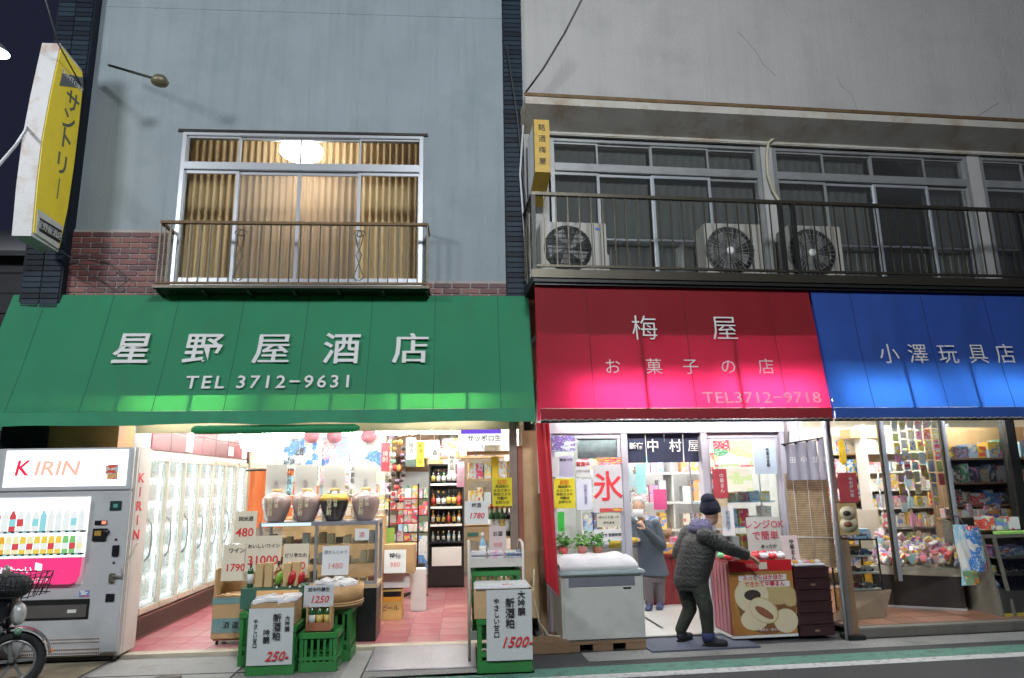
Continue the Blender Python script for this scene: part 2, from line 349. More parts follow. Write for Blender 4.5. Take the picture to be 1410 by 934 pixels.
# ============================================================ LEFT BUILDING
wl = FL.P(255, 290, 7.6)
WX0, WX1, WZ0, WZ1 = -3.225, -.455, 3.80, 5.67
lb = thing('building', 'left shop building with blue-grey rendered upper wall and a wide curtained window', 'building', (-1.9, 7.6, 0))
b = MB()
b.box(-4.3, WX0, 7.6, 7.8, 3.62, 9.6); b.box(WX1, .5, 7.6, 7.8, 3.62, 9.6); b.box(WX0, WX1, 7.6, 7.8, WZ1, 9.6); b.box(WX0, WX1, 7.6, 7.8, 3.62, WZ0)
b.box(-4.3, .5, 7.8, 13.4, 9.3, 9.6); b.box(-4.3, -4.1, 7.8, 13.4, 2.9, 9.3); b.box(.3, .5, 7.8, 13.4, 2.9, 9.3); b.box(-4.1, .3, 13.2, 13.4, 2.9, 9.3)
part('wall', b, m_stucco, lb)
part('transom_wall', MB().box(-4.6, .74, 7.58, 7.8, 2.36, 3.62), m_cream, lb)
# horizontal seams of the render above the window
part('render_seam', MB().box(-4.3, .5, 7.594, 7.6, 7.28, 7.295), m_stucco, lb)
# brick dado
part('brick_bed', MB().box(-4.3, WX0-.02, 7.575, 7.6, 3.62, 4.45), m_mortar, lb); part('brick_bed', MB().box(WX1+.02, .5, 7.575, 7.6, 3.62, 3.87), m_mortar, lb)
part('brick_bed', MB().box(WX0-.02, WX1+.02, 7.575, 7.6, 3.62, 3.78), m_mortar, lb)
bms = [MB().box(-.098, .098, -.014, 0, 0, .052).mesh('brick', m, .003) for m in m_brick]
def bricks(x0, x1, z0, z1, y, par, M=ML):
    z = z0; r = 0
    while z + .05 < z1:
        x = x0 + (0 if r % 2 else -.105)
        while x < x1:
            a, c = max(x, x0), min(x+.196, x1)
            if c-a > .05:
                inst('brick', random.choice(bms), par, Matrix.Translation(((a+c)/2, y-random.random()*.003, z)) @ Matrix.Diagonal(((c-a)/.196, 1, 1, 1)), M)
            x += .21
        z += .064; r += 1
bricks(-4.3, WX0-.03, 3.66, 4.45, 7.576, lb); bricks(WX1+.03, .5, 3.66, 3.87, 7.576, lb)
# window
wf = part('window', MB().box(WX0-.05, WX1+.05, 7.57, 7.6, WZ1-.01, WZ1+.02), m_dark, lb)
zt0, zt1 = 5.20, 5.29
fr = MB(); d0, d1 = 7.585, 7.67
fr.box(WX0, WX0+.045, d0, d1, WZ0, WZ1); fr.box(WX1-.045, WX1, d0, d1, WZ0, WZ1); fr.box(WX0+.045, WX1-.045, d0, d1, WZ1-.045, WZ1); fr.box(WX0+.045, WX1-.045, d0, d1, WZ0, WZ0+.05); fr.box(WX0+.045, WX1-.045, d0-.008, d1, zt0, zt1)
part('frame', fr, m_alu, wf, bevel=.004)
cols = [WX0+.04]+[FL.P(p, 300, 7.63).x for p in (324, 409.5, 493.5)]+[WX1-.04]
m_curt = cloth('orange_curtain', (.72,.51,.29), (.6,.42,.2), .2)
for i in range(4):
    a, c = cols[i], cols[i+1]; yy = 7.625 if i in (0, 3) else 7.645
    s = MB(); s.box(a-.018, a+.02, yy-.012, yy+.012, WZ0+.05, zt0); s.box(c-.02, c+.018, yy-.011, yy+.013, WZ0+.05, zt0); s.box(a+.02, c-.02, yy-.012, yy+.012, zt0-.04, zt0-.001); s.box(a+.02, c-.02, yy-.012, yy+.012, WZ0+.051, WZ0+.11)
    part('sash', s, m_alu, wf, bevel=.003)
    part('pane', MB().box(a+.02, c-.02, yy-.002, yy+.002, WZ0+.1, zt0-.03), m_frost if i in (1, 2) else m_gls, wf)
    s = MB(); s.box(a-.01, a+.012, yy-.01, yy+.01, zt1, WZ1-.045); s.box(c-.012, c+.01, yy-.009, yy+.011, zt1, WZ1-.045)
    s.box(a+.012, c-.012, yy-.01, yy+.01, WZ1-.065, WZ1-.046); part('transom_sash', s, m_alu, wf)
    part('pane', MB().box(a+.012, c-.012, yy-.002, yy+.002, zt1, WZ1-.06), m_gls, wf)
def pleat(x0, x1, y, z0, z1, amp=.03, per=.075):
    n = max(6, int((x1-x0)/per*6))
    return MB().sheet(lambda u, v: Vector((x0+(x1-x0)*u, y+amp*math.sin(2*PI*(x1-x0)*u/per + .6*math.sin(u*9)), z0+(z1-z0)*v)), n, 1)
cu = thing('curtain', 'pleated orange-brown curtain drawn behind the wide window of the blue-grey building', 'curtain', (-1.84, 8.2, 3.8))
for a, c in ((-3.50, -2.03), (-2.02, -.50)): part('drape', pleat(a, c, 8.55, 3.52, 6.3, .03, .085), m_curt, cu)
part('curtain_rail', MB().box(-3.6, -.45, 8.52, 8.58, 6.31, 6.34), m_alu, cu)
rm = thing('upstairs_room', 'bare upstairs room behind the orange curtain', 'room', (-1.84, 9, 3.5)); rm['kind'] = 'structure'
b = MB(); b.box(-3.7, 0, 7.81, 10.6, 3.4, 3.5); b.box(-3.7, 0, 7.81, 10.6, 6.4, 6.5); b.box(-3.75, -3.65, 7.81, 10.6, 3.5, 6.4); b.box(0, .1, 7.81, 10.6, 3.5, 6.4); b.box(-3.7, 0, 10.6, 10.7, 3.4, 6.5)
part('room_wall', b, m_cream, rm)
p = FL.P(415, 212, 7.95)
lp = thing('ceiling_lamp', 'round white glowing lamp seen through the upper panes of the curtained window', 'lamp', (p.x, 7.95, 5.3))
part('lamp_shade', MB().lathe([(.02,.11), (.20,.09), (.255,.03), (.25,-.03), (.18,-.075), (.02,-.09)], (p.x, 7.95, p.z+.03), 24), glow('lamp_glow', (1,.97,.94), 24), lp)
part('lamp_stem', MB().tube([(p.x, 7.95, p.z+.14), (p.x, 7.95, 6.4)], .012), m_dark, lp)
# balcony L
RX0, RX1, RY, RZ0, RZ1 = -3.236, -.385, 7.28, 3.69, 4.43
bl = thing('balcony', 'rusty iron window balcony with slim balusters and scrollwork on the blue-grey building', 'balcony', (-1.76, 7.12, 3.6))
part('top_rail', MB().bar((RX0, RY, RZ1), (RX1, RY, RZ1), .045, .03), m_railrust, bl); part('side_rail', MB().bar((RX0, RY, RZ1), (RX0, 7.6, RZ1), .03, .03), m_railrust, bl); part('side_rail', MB().bar((RX1, RY, RZ1), (RX1, 7.6, RZ1), .03, .03), m_railrust, bl)
part('bottom_rail', MB().bar((RX0, RY, RZ0+.06), (RX1, RY, RZ0+.06), .03, .022), m_railrust, bl)
part('floor_slab', MB().box(RX0-.03, RX1+.03, RY-.03, 7.57, RZ0+.0, RZ0+.03), m_rail, bl)
bal = MB().box(-.007, .007, -.007, .007, 0, RZ1-RZ0-.07).mesh('baluster', m_rail)
n = 27
for i in range(n+1):
    x = RX0+(RX1-RX0)*i/n
    if i in (8, 20): continue
    inst('baluster', bal, bl, (x, RY, RZ0+.065))
for yy in (7.39, 7.49):
    for x in (RX0, RX1): inst('baluster', bal, bl, (x, yy, RZ0+.065))
def scroll(cx, sgn):
    pts = []
    for k in range(26):
        t = k/25*2.3*PI; r = .055*(1-k/32); pts.append((cx+sgn*(.04+r*math.cos(t)-.03), RY, RZ1-.12+r*math.sin(t)))
    b = MB().tube(pts, .006, 5)
    b.tube([(cx+sgn*.045, RY, RZ1-.12), (cx+sgn*.02, RY, RZ1-.25), (cx-sgn*.03, RY, RZ1-.36), (cx+sgn*.03, RY, RZ0+.2), (cx+sgn*.06, RY, RZ0+.13), (cx+sgn*.01, RY, RZ0+.09)], .006, 5); return b
for i in (8, 20):
    x = RX0+(RX1-RX0)*i/n
    for s in (-1, 1): part('scroll', scroll(x, s), m_rail, bl)
for x in [RX0+(RX1-RX0)*k/6 for k in range(7)]: part('bracket', MB().bar((x, RY+.02, RZ0-.012), (x, 7.58, RZ0-.05), .025, .02), m_rail, bl)
# dark glazed pillars
tile_me = [MB().box(-.108, .108, -.012, 0, 0, .054).mesh('tile', m, .003) for m in m_tile]
tp = thing('tiled_pillar', 'narrow pillar of dark blue glazed tiles in the gap between the two buildings', 'pillar', (.61, 7.6, 0))
part('core', MB().box(.505, .735, 7.56, 7.9, 3.62, 9.6), m_tile[2], tp)
z = 3.66
while z < 8.6: inst('tile', random.choice(tile_me), tp, (.62, 7.558, z)); z += .062
tp2 = thing('tiled_column', 'dark glazed tile column at the left end of the blue-grey wall behind the yellow sign', 'column', (-4.5, 7.5, 0))
part('core', MB().box(-4.72, -4.3, 7.47, 7.9, 0, 9.6), m_tile[2], tp2)
z = 3.5
while z < 8.4:
    for x in (-4.605, -4.41): inst('tile', random.choice(tile_me), tp2, Matrix.Translation((x, 7.468, z)) @ Matrix.Diagonal((.86, 1, 1, 1)))
    z += .062
# ============================================================ RIGHT BUILDING
rb_ = thing('building', 'right terrace building with pale grey mortar upper wall above a rust-stained canopy ledge', 'building', (3.5, 0, 0), MR)
b = MB(); b.box(-.16, 12, 0, .2, 5.95, 9.8); b.box(-.16, .13, .001, .2, 3.62, 5.95); b.box(.13, 12, .001, .2, 5.76, 5.949); b.box(.13, 12, .001, .2, 3.62, 3.84)
for a, c in ((2.84, 2.99), (5.70, 5.86), (8.5, 12)): b.box(a, c, .001, .2, 3.84, 5.76)
b.box(-.16, 12, .2, 6, 9.6, 9.8); b.box(-.16, 0, .2, 6, 2.75, 9.6); b.box(11.9, 12, .2, 6, 0, 9.6); b.box(0, 11.9, 5.9, 6, 0, 9.6)
part('wall', b, m_stucco2, rb_, MR)
part('transom_wall', MB().box(0, 12, -.02, .18, 2.36, 3.62), m_cream, rb_, MR)
# crack lines
for pts in ([(4.0,6.75), (4.05,6.6), (4.18,6.5), (4.22,6.3), (4.33,6.15), (4.32,6.0)], [(2.7,7.3), (2.9,7.05), (3.0,6.85), (3.15,6.7)], [(5.6,6.1), (5.9,6.25), (6.3,6.5)]):
    part('crack', MB().tube([(x, -.001, z) for x, z in pts], .0022, 4), mat('crack_grey', (.12,.12,.12), .9), rb_, MR)
m_eave = mat('rust_stained_ledge', (.46,.44,.39), .75, var=.15, vs=3, dirt=(.30,.19,.09), ds=2.6, da=.6, bump=.2)
can = part('canopy_ledge', MB().add([(-.2,-.45,5.86), (12,-.45,5.86), (12,-.45,5.965), (-.2,-.45,5.965), (-.2,0,5.72), (12,0,5.72), (12,0,5.99), (-.2,0,5.99)], [(0,1,2,3), (4,5,1,0), (3,2,6,7), (4,0,3,7), (1,5,6,2)]), m_eave, rb_, MR)
part('drip_edge', MB().box(-.21, 12, -.465, -.452, 5.95, 5.99), m_railrust, can, MR)
part('lintel_band', MB().box(.13, 12, -.06, 0, 5.70, 5.79), m_eave, rb_, MR, bevel=.01)
m_dcurt = cloth('dark_green_grey_curtain', (.30,.30,.285), (.05,.055,.05), .1, bump=.1)
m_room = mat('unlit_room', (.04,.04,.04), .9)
def rwin(u0, u1, cols, z0=3.84, z1=5.70):
    W = part('window', MB().box(u0-.01, u1+.01, .02, .05, z1-.005, z1+.04), m_aludull, rb_, MR)
    f = MB(); zt0, zt1 = 5.27, 5.37
    f.box(u0, u0+.05, .01, .1, z0, z1); f.box(u1-.05, u1, .01, .1, z0, z1); f.box(u0+.05, u1-.05, .01, .1, z1-.045, z1-.006); f.box(u0+.05, u1-.05, .01, .1, z0, z0+.06); f.box(u0+.05, u1-.05, .0, .1, zt0, zt1)
    part('frame', f, m_aludull, W, MR, bevel=.004)
    xs = [u0+.03]+cols+[u1-.03]
    for i in range(len(xs)-1):
        a, c = xs[i], xs[i+1]; y = .045+.02*(i % 2)
        s = MB(); s.box(a-.012, a+.02, y-.012, y+.012, z0+.06, zt0); s.box(c-.02, c+.012, y-.011, y+.013, z0+.06, zt0); s.box(a+.02, c-.02, y-.01, y+.01, zt0-.04, zt0-.002); s.box(a+.02, c-.02, y-.01, y+.01, 4.42, 4.445)
        part('sash', s, m_alu if i in (1, 2) else m_aludull, W, MR, bevel=.003)
        part('pane', MB().box(a+.02, c-.02, y-.002, y+.002, z0+.06, zt0-.03), m_glsf, W, MR)
        part('transom_sash', MB().box(a-.01, a+.014, y-.01, y+.01, zt1, z1-.045).box(c-.014, c+.01, y-.009, y+.011, zt1, z1-.045).box(a+.014, c-.014, y-.01, y+.01, z1-.068, z1-.046), m_aludull, W, MR)
        part('pane', MB().box(a+.014, c-.014, y-.002, y+.002, zt1, z1-.06), m_glsf, W, MR)
        if i != 2 or u0 < 1: part('curtain', pleat(a+.02, c-.02 if i % 2 else c+.02, .17+.01*(i % 2), z0, z1-.02, .007, .11), m_dcurt, W, MR)
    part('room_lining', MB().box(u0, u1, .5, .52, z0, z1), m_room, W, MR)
def uu(p, y=300): return FR.P(p, y, .05).x
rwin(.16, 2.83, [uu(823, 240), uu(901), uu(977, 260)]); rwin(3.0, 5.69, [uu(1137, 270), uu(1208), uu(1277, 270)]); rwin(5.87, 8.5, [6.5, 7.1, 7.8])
# long balcony
BV = -.70
bR = thing('balcony', 'long dark iron balcony with thin balusters running along the pale grey building', 'balcony', (3, BV, 3.7), MR)
part('floor_slab', MB().box(-.2, 9, BV-.03, -.001, 3.66, 3.76), m_dark, bR, MR); part('fascia', MB().box(-.22, 9, BV-.05, BV-.03, 3.70, 3.79), m_rail, bR, MR)
part('top_rail', MB().bar((-.2, BV, 4.645), (9, BV, 4.645), .05, .035), m_rail, bR, MR); part('bottom_rail', MB().bar((-.2, BV, 3.84), (9, BV, 3.84), .03, .025), m_rail, bR, MR)
part('side_rail', MB().bar((-.19, BV, 4.645), (-.19, 0, 4.645), .035, .03), m_rail, bR, MR)
part('under_board', MB().box(-.18, 9, BV+.0, BV+.05, 3.635, 3.659), m_black, bR, MR)
bm_ = MB().box(-.006, .006, -.006, .006, 0, .79).mesh('baluster', m_rail); pm_ = MB().box(-.022, .022, -.022, .022, 0, .88).mesh('post', m_dark)
u = -.19; k = 0
while u < 6.4:
    inst('baluster', bm_, bR, (u, BV, 3.845), MR); u += .128
for u in (-.18, uu(1078, 330)-.28, uu(1062, 330)-.28, uu(1366, 330)-.35, uu(1378, 330)-.35): inst('post', pm_, bR, (u, BV, 3.765), MR)
for v in (-.55, -.4, -.25, -.1): inst('baluster', bm_, bR, (-.19, v, 3.845), MR)
# air conditioners
m_acw = mat('aged_white_enamel', (.37,.36,.32), .5, var=.08, dirt=(.30,.27,.20), ds=4)
def ac(px0, px1, py0, py1, label, kind):
    v = -.42; a, c = FR.P(px0, 340, v).x, FR.P(px1, 340, v).x; z0 = 3.77; z1 = FR.P((px0+px1)/2, py0, v).z; W = c-a; H = z1-z0-.05
    t = thing('air_conditioner', label, 'air conditioner', ((a+c)/2, v, z0), MR, group='outdoor units on the long balcony')
    part('casing', MB().box(a, c, v, v+.28, z0+.05, z1), m_acw, t, MR, bevel=.012)
    part('foot', MB().box(a+.08, a+.14, v, v+.28, z0, z0+.05), m_dark, t, MR); part('foot', MB().box(c-.14, c-.08, v, v+.28, z0, z0+.05), m_dark, t, MR)
    cx, cz, r = a+W*.40, z0+.05+H*.5, H*.43
    part('fan_well', MB().lathe([(r, 0), (r, .004)], (0,0,0), 28, T=basis((cx, v-.002, cz), (1,0,0), (0,0,1))), mat('fan_well', (.05,.052,.05), .6), t, MR)
    f = MB(); T = basis((cx, v-.008, cz), (1,0,0), (0,0,1))
    for k in range(5):
        A = 2*PI*k/5; f.add([T @ Vector((math.cos(A+q)*rr, math.sin(A+q)*rr, zz)) for q, rr, zz in ((0,.04,0), (.5,r*.85,.006), (1.1,r*.85,0), (.7,.04,0))], [(0,1,2,3)])
    part('fan', f, mat('fan_grey', (.14,.14,.135), .5), t, MR)
    g = MB()
    if kind:
        for k in range(30):
            A = 2*PI*k/30; g.bar(T @ Vector((math.cos(A)*.04, math.sin(A)*.04, .012)), T @ Vector((math.cos(A+.35)*r, math.sin(A+.35)*r, .012)), .004)
        for rr in (r, r*.75, r*.5): g.tube([T @ Vector((math.cos(2*PI*q/28)*rr, math.sin(2*PI*q/28)*rr, .014)) for q in range(29)], .003, 4)
        part('hub', MB().lathe([(.045,0), (.045,.006), (.02,.01)], (0,0,0), 16, T=basis((cx, v-.022, cz), (1,0,0), (0,0,1))), m_paper, t, MR)
    else:
        for k in range(-4, 5):
            q = k*r/4.6; h = math.sqrt(max(0, r*r-q*q)); g.bar(T @ Vector((q, -h, .012)), T @ Vector((q, h, .012)), .005); g.bar(T @ Vector((-h, q, .016)), T @ Vector((h, q, .016)), .005)
    part('grille', g, m_dark if not kind else mat('grille_grey', (.26,.26,.25), .5), t, MR)
    s = MB(); s.box(a+W*.80, a+W*.81, v-.003, v, z0+.06, z1-.01); s.box(a+W*.90, a+W*.905, v-.003, v, z0+.06, z1-.01); part('panel_line', s, m_dark, t, MR)
    part('pipe_cover', MB().box(c, c+.05, v+.1, v+.22, z0+.12, z0+H*.55), m_acw, t, MR, bevel=.01)
    if not kind: part('badge', MB().box(a+W*.83, a+W*.89, v-.004, v, z1-.09, z1-.06), mat('blue_badge', (.05,.12,.4), .4), t, MR)
ac(745, 836, 306, 366, 'old outdoor unit with a square wire grille at the left end of the long balcony', 0)
ac(972, 1052, 308, 370, 'outdoor unit with a round grille and white hub just left of the double balcony post', 1)
ac(1087, 1160, 311, 374, 'outdoor unit behind the balusters just right of the double balcony post', 1)
# drain hose over the windows
hp = [FR.P(*q) for q in ((1104,184,-.08), (1085,186,-.1), (1066,190,-.1), (1058,197,-.08), (1056,215,-.06), (1057,240,-.05), (1064,262,-.05), (1072,275,-.05), (1074,300,-.05))]
solo('drain_hose', MB().tube(hp, .019, 8), mat('cream_hose', (.40,.38,.26), .5), 'cream drain hose bending down from the canopy between the first two windows', 'hose', MR)
# ============================================================ AWNINGS
m_gcan = cloth('green_canvas', (.03,.27,.135), (.10,.62,.10), .30, dirt=(.05,.20,.10))
m_rcan = cloth('red_canvas', (.30,.010,.018), (1,.03,.15), .42, dirt=(.30,.02,.03))
m_bcan = cloth('blue_canvas', (.03,.09,.40), (.05,.25,.95), .30, dirt=(.02,.06,.22))
m_val = {m_gcan: mat('green_canvas_double', (.03,.24,.12), .75, dirt=(.05,.16,.09)), m_rcan: mat('red_canvas_double', (.26,.012,.02), .75), m_bcan: mat('blue_canvas_double', (.03,.09,.36), .75)}
m_welt = {m_gcan: mat('green_welt', (.015,.13,.07), .8), m_rcan: mat('red_welt', (.12,.006,.01), .8), m_bcan: mat('blue_welt', (.01,.03,.14), .8)}
def plane_pt(fr, px, py, p0, n):
    F = FRN[fr][0]; r = F.R @ ray(px, py); return F.c + r*((Vector(p0)-F.c).dot(n)/r.dot(n))
def awning(fr, x0, x1, yt, zt, yb, zb, drop, m, seams, lab, flapm=None, rope=True):
    M = FRN[fr][1]; t = thing('awning', lab, 'awning', ((x0+x1)/2, yt, zb), M)
    W = x1-x0; H = zt-zb
    def f(u, v):
        x = x0+W*u; s = max((abs(math.sin(PI*((x-a)/(c-a)))) if a <= x <= c else 0) for a, c in zip([x0]+seams, seams+[x1]))
        sag = .018*s*math.sin(PI*v)
        q = .011*mnoise.noise((x*1.3, v*2.2, W))+.005*mnoise.noise((x*5, v*3, 7+W)); return Vector((x, yb+(yt-yb)*v+sag+q*math.sin(PI*v)**.5 if 0 < v < 1 else yb+(yt-yb)*v, zb+H*v-sag*.3))
    part('canopy', MB().sheet(f, int(W/.06), 18), m, t, M)
    part('valance', MB().sheet(lambda u, v: Vector((x0+W*u, yb-.012+.006*math.sin(u*W*7)*(1-v), zb-drop*(1-v)-.003-(.005*math.sin(u*W*5)+.010*mnoise.noise((u*W*2.5, 3, W)))*(1-v))), int(W/.06), 3), m_val[m], t, M)
    for x in (x0, x1):
        part('side_flap', MB().add([(x, yt, zt), (x, yb, zb), (x, yb, zb-drop), (x, yt, zb-drop)], [(0,1,2,3)]), m, t, M)
    pb = MB(); pb.tube([(x0, yb+.03, zb-.02), (x1, yb+.03, zb-.02)], .018, 8); part('front_pipe', pb, m_dark, t, M)
    d = Vector((0, yb-yt, zb-zt)).normalized(); n = Vector((0, -d.z, d.y))
    if n.y < 0: n = -n
    for x in seams: part('rafter_pipe', MB().tube([(x, yt+.02, zt-.04), (x, yb+.018, zb-.01)], .016, 6), m_dark, t, M)
    for x in [(a+c)/2 for a, c in zip([x0]+seams, seams+[x1])]:
        part('welt_seam', MB().sheet(lambda u, v: f(min(1, max(0, (x-x0)/W+(u-.5)*.008/W)), v)+Vector((0, -.004, -.001)), 1, 18), m_welt[m], t, M)
    if rope:
        q = []; k = 0
        for i in range(int(W/.045)+1):
            x = x0+i*.045; q.append((x, yb-.01-.012*(i % 2), zb-drop-.012+.012*(i % 2)))
        part('lacing_cord', MB().tube(q, .006, 4), mat('lacing_cord', (.30,.28,.25), .8), t, M); part('hem_pipe', MB().tube([(x0, yb+.0, zb-drop-.02), (x1, yb+.0, zb-drop-.02)], .013, 8), m_dark, t, M)
    nrm = Vector((0, -(zt-zb), (yt-yb))).normalized()
    def lay(ch, px, py, hpx, mm, squash=1, bold=0, **kw):
        if ch in '屋店' and bold > .004:
            for k in (-1, 0, 1): lay0(ch, px+k*.9, py+.0, hpx, mm, squash, k*.0008, **kw)
        else: lay0(ch, px, py, hpx, mm, squash, bold=bold, **kw)
    def lay0(ch, px, py, hpx, mm, squash=1, lift=0, **kw):
        p0 = Vector((x0, yb, zb)); c = plane_pt(fr, px, py, p0, nrm); a = plane_pt(fr, px, py-hpx/2, p0, nrm); b = plane_pt(fr, px, py+hpx/2, p0, nrm)
        h = (a-b).length; ey = Vector((0, yt-yb, zt-zb)).normalized()
        text(ch, h*squash, mm, t, basis(c+nrm*(.019+lift), (1,0,0), ey), M, **kw)
    return t, lay
# green: liquor shop
gy, gz = 7.06, FL.P(370, 565, 7.06).z
ga, lay = awning('L', -4.80, .745, 7.5, 3.675, gy, gz, FL.P(370, 565, gy).z-FL.P(370, 583, gy).z, m_gcan, [-4.80+.6925*k for k in range(1, 8)], 'green canvas awning with white lettering over the liquor shop, widest awning on the left', rope=False)
for ch, px in zip('星野屋酒店', (183, 280, 375, 471, 566)): lay(ch, px, 484, 45, m_letter, bold=.012)
lay('TEL 3712−9631', 372, 528, 21, m_letter, squash=1.15, cs=1.28, wid=1.63, bold=.004)
hx0, hx1, hz0, hz1 = rect('L', 264, 585, 495, 597, 7.12)
solo('rolled_shade', MB().tube([(hx0, 7.12, (hz0+hz1)/2), (hx0+.04, 7.12, (hz0+hz1)/2), (hx1-.05, 7.12, (hz0+hz1)/2), (hx1, 7.12, (hz0+hz1)/2)], [.02,.045,.045,.02], 10), m_gcan, 'dark green rolled-up shade hanging under the middle of the green awning', 'shade')
hx0, hx1, hz0, hz1 = rect('L', 497, 582, 700, 592, 7.5)
part('door_head_beam', MB().box(-3.4, .62, 7.5, 7.56, hz0, hz1+.08), mat('cream_beam', (.62,.52,.33), .7), lb)
# red: sweet shop
rv, rz = -.84, FR.P(940, 562, -.84).z
YT_, ZT_ = -.645, FR.P(940, 397, -.645).z
rdrop = rz-FR.P(940, 577, rv).z
RA0 = FR.P(736, 394, YT_).x; RA1 = (FR.P(1111, 397, YT_).x+FR.P(1146, 566, rv).x)/2
ra, lay = awning('R', RA0, RA1, YT_, ZT_, rv, rz, rdrop, m_rcan, [FR.P(887, 520, -.75).x, FR.P(1016, 520, -.75).x], 'red canvas awning with white brush lettering glowing over the sweet shop')
for ch, px in zip('梅屋', (887, 997)): lay(ch, px, 455, 36, m_letter, bold=-.002)
for ch, px in zip('お菓子の店', (843, 900, 950, 1002, 1054)): lay(ch, px, 507, 23, m_letter, bold=-.003)
lay('TEL3712−9718', 1049, 549, 17, m_letter, squash=1.25, wid=1.28, bold=-.003)
# blue: toy shop
ba, lay = awning('R', RA1+.03, 7.6, YT_, ZT_, rv, rz, rdrop, m_bcan, [RA1+.95+.78*k for k in range(5)], 'blue canvas awning with white lettering over the toy shop at the right')
for ch, px in zip('小澤玩具店', (1223, 1263, 1304, 1345, 1383)): lay(ch, px, 490, 28, m_letter, bold=-.001)
# black gap flap between green and red awning
# light fittings under the awnings: housing and glowing tube, with added boards that stop the light
def tubelight(fr, x0, x1, y, z, lab, r=.016, shelf=True, s=None, housing=True):
    M = FRN[fr][1]; t = thing('tube_light', lab, 'light fitting', ((x0+x1)/2, y, z), M)
    part('tube', MB().tube([(x0+.03, y, z), (x1-.03, y, z)], r, 8), s or m_tube, t, M)
    if housing: part('housing', MB().box(x0, x1, y-.04, y+.04, z+.03, z+.07), m_paper, t, M, bevel=.004)
    for x in (x0, x1): part('end_cap', MB().box(x-.015, x+.03, y-.02, y+.02, z-.02, z+.03), m_paper, t, M)
    return t
m_tubeg = glow('awning_tube', (1,.98,.93), 26)
m_lblock = mat('light_block_board', (.06,.06,.06), .9)  # for the unseen boards added to cut off the tube glow
sz = FL.P(400, 546, 7.1).z+.005
def fab(z, yt, zt, yb, zb): return yb+(yt-yb)*(z-zb)/(zt-zb)
part('awning_light_block', MB().box(-4.75, .72, fab(sz+.03, 7.5, 3.675, gy, gz)+.03, 7.57, sz, sz+.03), m_lblock, lb)  # added unseen board, keeps the tube light in the lower green cloth
for k, (a, c) in enumerate(((-3.35, -2.25), (-1.95, -.95), (-.80, .25))):
    tubelight('L', a, c, 7.30, sz-.085, ('leftmost', 'middle', 'rightmost')[k]+' of the three tube lights behind the lower edge of the green awning', s=(m_tubeg, glow('old_awning_tube', (1,.97,.9), 9), m_tubeg)[k])
sr = FR.P(930, 466, -.74).z+.03
part('awning_light_block', MB().box(RA0+.005, RA1-.005, fab(sr+.03, YT_, ZT_, rv, rz)+.028, -.021, sr, sr+.03), m_lblock, rb_, MR)  # added unseen board, sets the upper limit of the red glow
m_tuber = glow('red_awning_tube', (.95,.97,1), 110)
tubelight('R', .25, 1.45, -.50, 2.42, 'left of the two tube lights behind the glowing red awning', s=m_tuber); tubelight('R', 1.65, 2.85, -.50, 2.46, 'right of the two tube lights behind the glowing red awning', s=m_tuber)
part('awning_light_block', MB().box(RA1+.08, 7.5, -.68, -.03, 2.80, 2.83), m_lblock, rb_, MR)  # unseen board added to hold the light low behind the blue cloth
tubelight('R', RA1+.2, RA1+1.3, -.48, 2.44, 'tube light behind the left part of the blue awning', s=glow('blue_awning_tube', (.95,.98,1), 60))
tubelight('R', RA1+1.6, RA1+2.7, -.45, 2.46, 'tube light behind the right part of the blue awning', s=MATS['blue_awning_tube'])
# ============================================================ YELLOW PROJECTING SIGN (left)
XF = -4.27; TH = .185
def sy_(px, py): p = FL.X(px, py, XF); return (p.y, p.z)
outer = [sy_(*q) for q in ((83,60), (68,130), (57,190), (49,255), (43,325))]
inner = [sy_(*q) for q in ((80,347), (92,290), (101,228), (108,170), (113,120), (113,97))]
poly = outer+inner
T = Matrix(((0,0,1,XF), (1,0,0,0), (0,1,0,0), (0,0,0,1)))      # poly (y,z) -> plane x = XF, thickness towards -x
ys = thing('shop_sign', 'tall yellow projecting sign with a rusty white edge at the left end of the building', 'sign', (XF-.13, poly[4][0], poly[4][1]))
m_yel = mat('yellow_acrylic', (.62,.48,.02), .4, var=.12, vs=2, emit=.16, dirt=(.38,.30,.05), ds=3)
m_rusty = mat('rust_streaked_white_metal', (.62,.61,.60), .6, var=.05, dirt=(.40,.20,.10), ds=4, da=.6, bump=.15)
ctr = (sum(p[0] for p in poly)/len(poly), sum(p[1] for p in poly)/len(poly))
def shr(p, k): return (ctr[0]+(p[0]-ctr[0])*k, ctr[1]+(p[1]-ctr[1])*k)
part('housing', MB().prism([tuple(p) for p in poly], T, TH), m_rusty, ys)
def quadface(name, pts, off, m):
    b = MB(); q = [Vector((XF+off, y, z)) for y, z in pts]; b.add(q+[v-Vector((off-.001, 0, 0)) for v in q], [tuple(range(len(q)))]+[(i, i+len(q), (i+1) % len(q)+len(q), (i+1) % len(q)) for i in range(len(q))]); return part(name, b, m, ys)
quadface('yellow_face', [shr(p, .965) for p in poly], .012, m_yel)
quadface('top_band', [sy_(*q) for q in ((84,101), (80,118), (112,122), (112,107))], .02, mat('grey_band', (.12,.13,.14), .5))
quadface('bottom_panel', [sy_(*q) for q in ((50,288), (47,322), (78,343), (84,312))], .02, mat('white_panel', (.62,.62,.58), .5))
quadface('bottom_band', [sy_(*q) for q in ((52,300), (51,318), (79,335), (82,318))], .026, m_black)
def side(px, py, off): p = FL.X(px, py, XF); return basis((XF+off, p.y, p.z), (0,1,0), (0,0,1))
m_ogre = mat('dark_sign_lettering', (.10,.12,.10), .6, bump=0)
for ch, px, py in (('サ', 98, 143), ('ン', 92, 168), ('ト', 88, 193), ('リ', 83, 228), ('ー', 78, 262)): text(ch if ch != 'ー' else '｜', .27 if ch != 'ー' else .22, m_ogre, ys, side(px, py, .016), bold=.004)
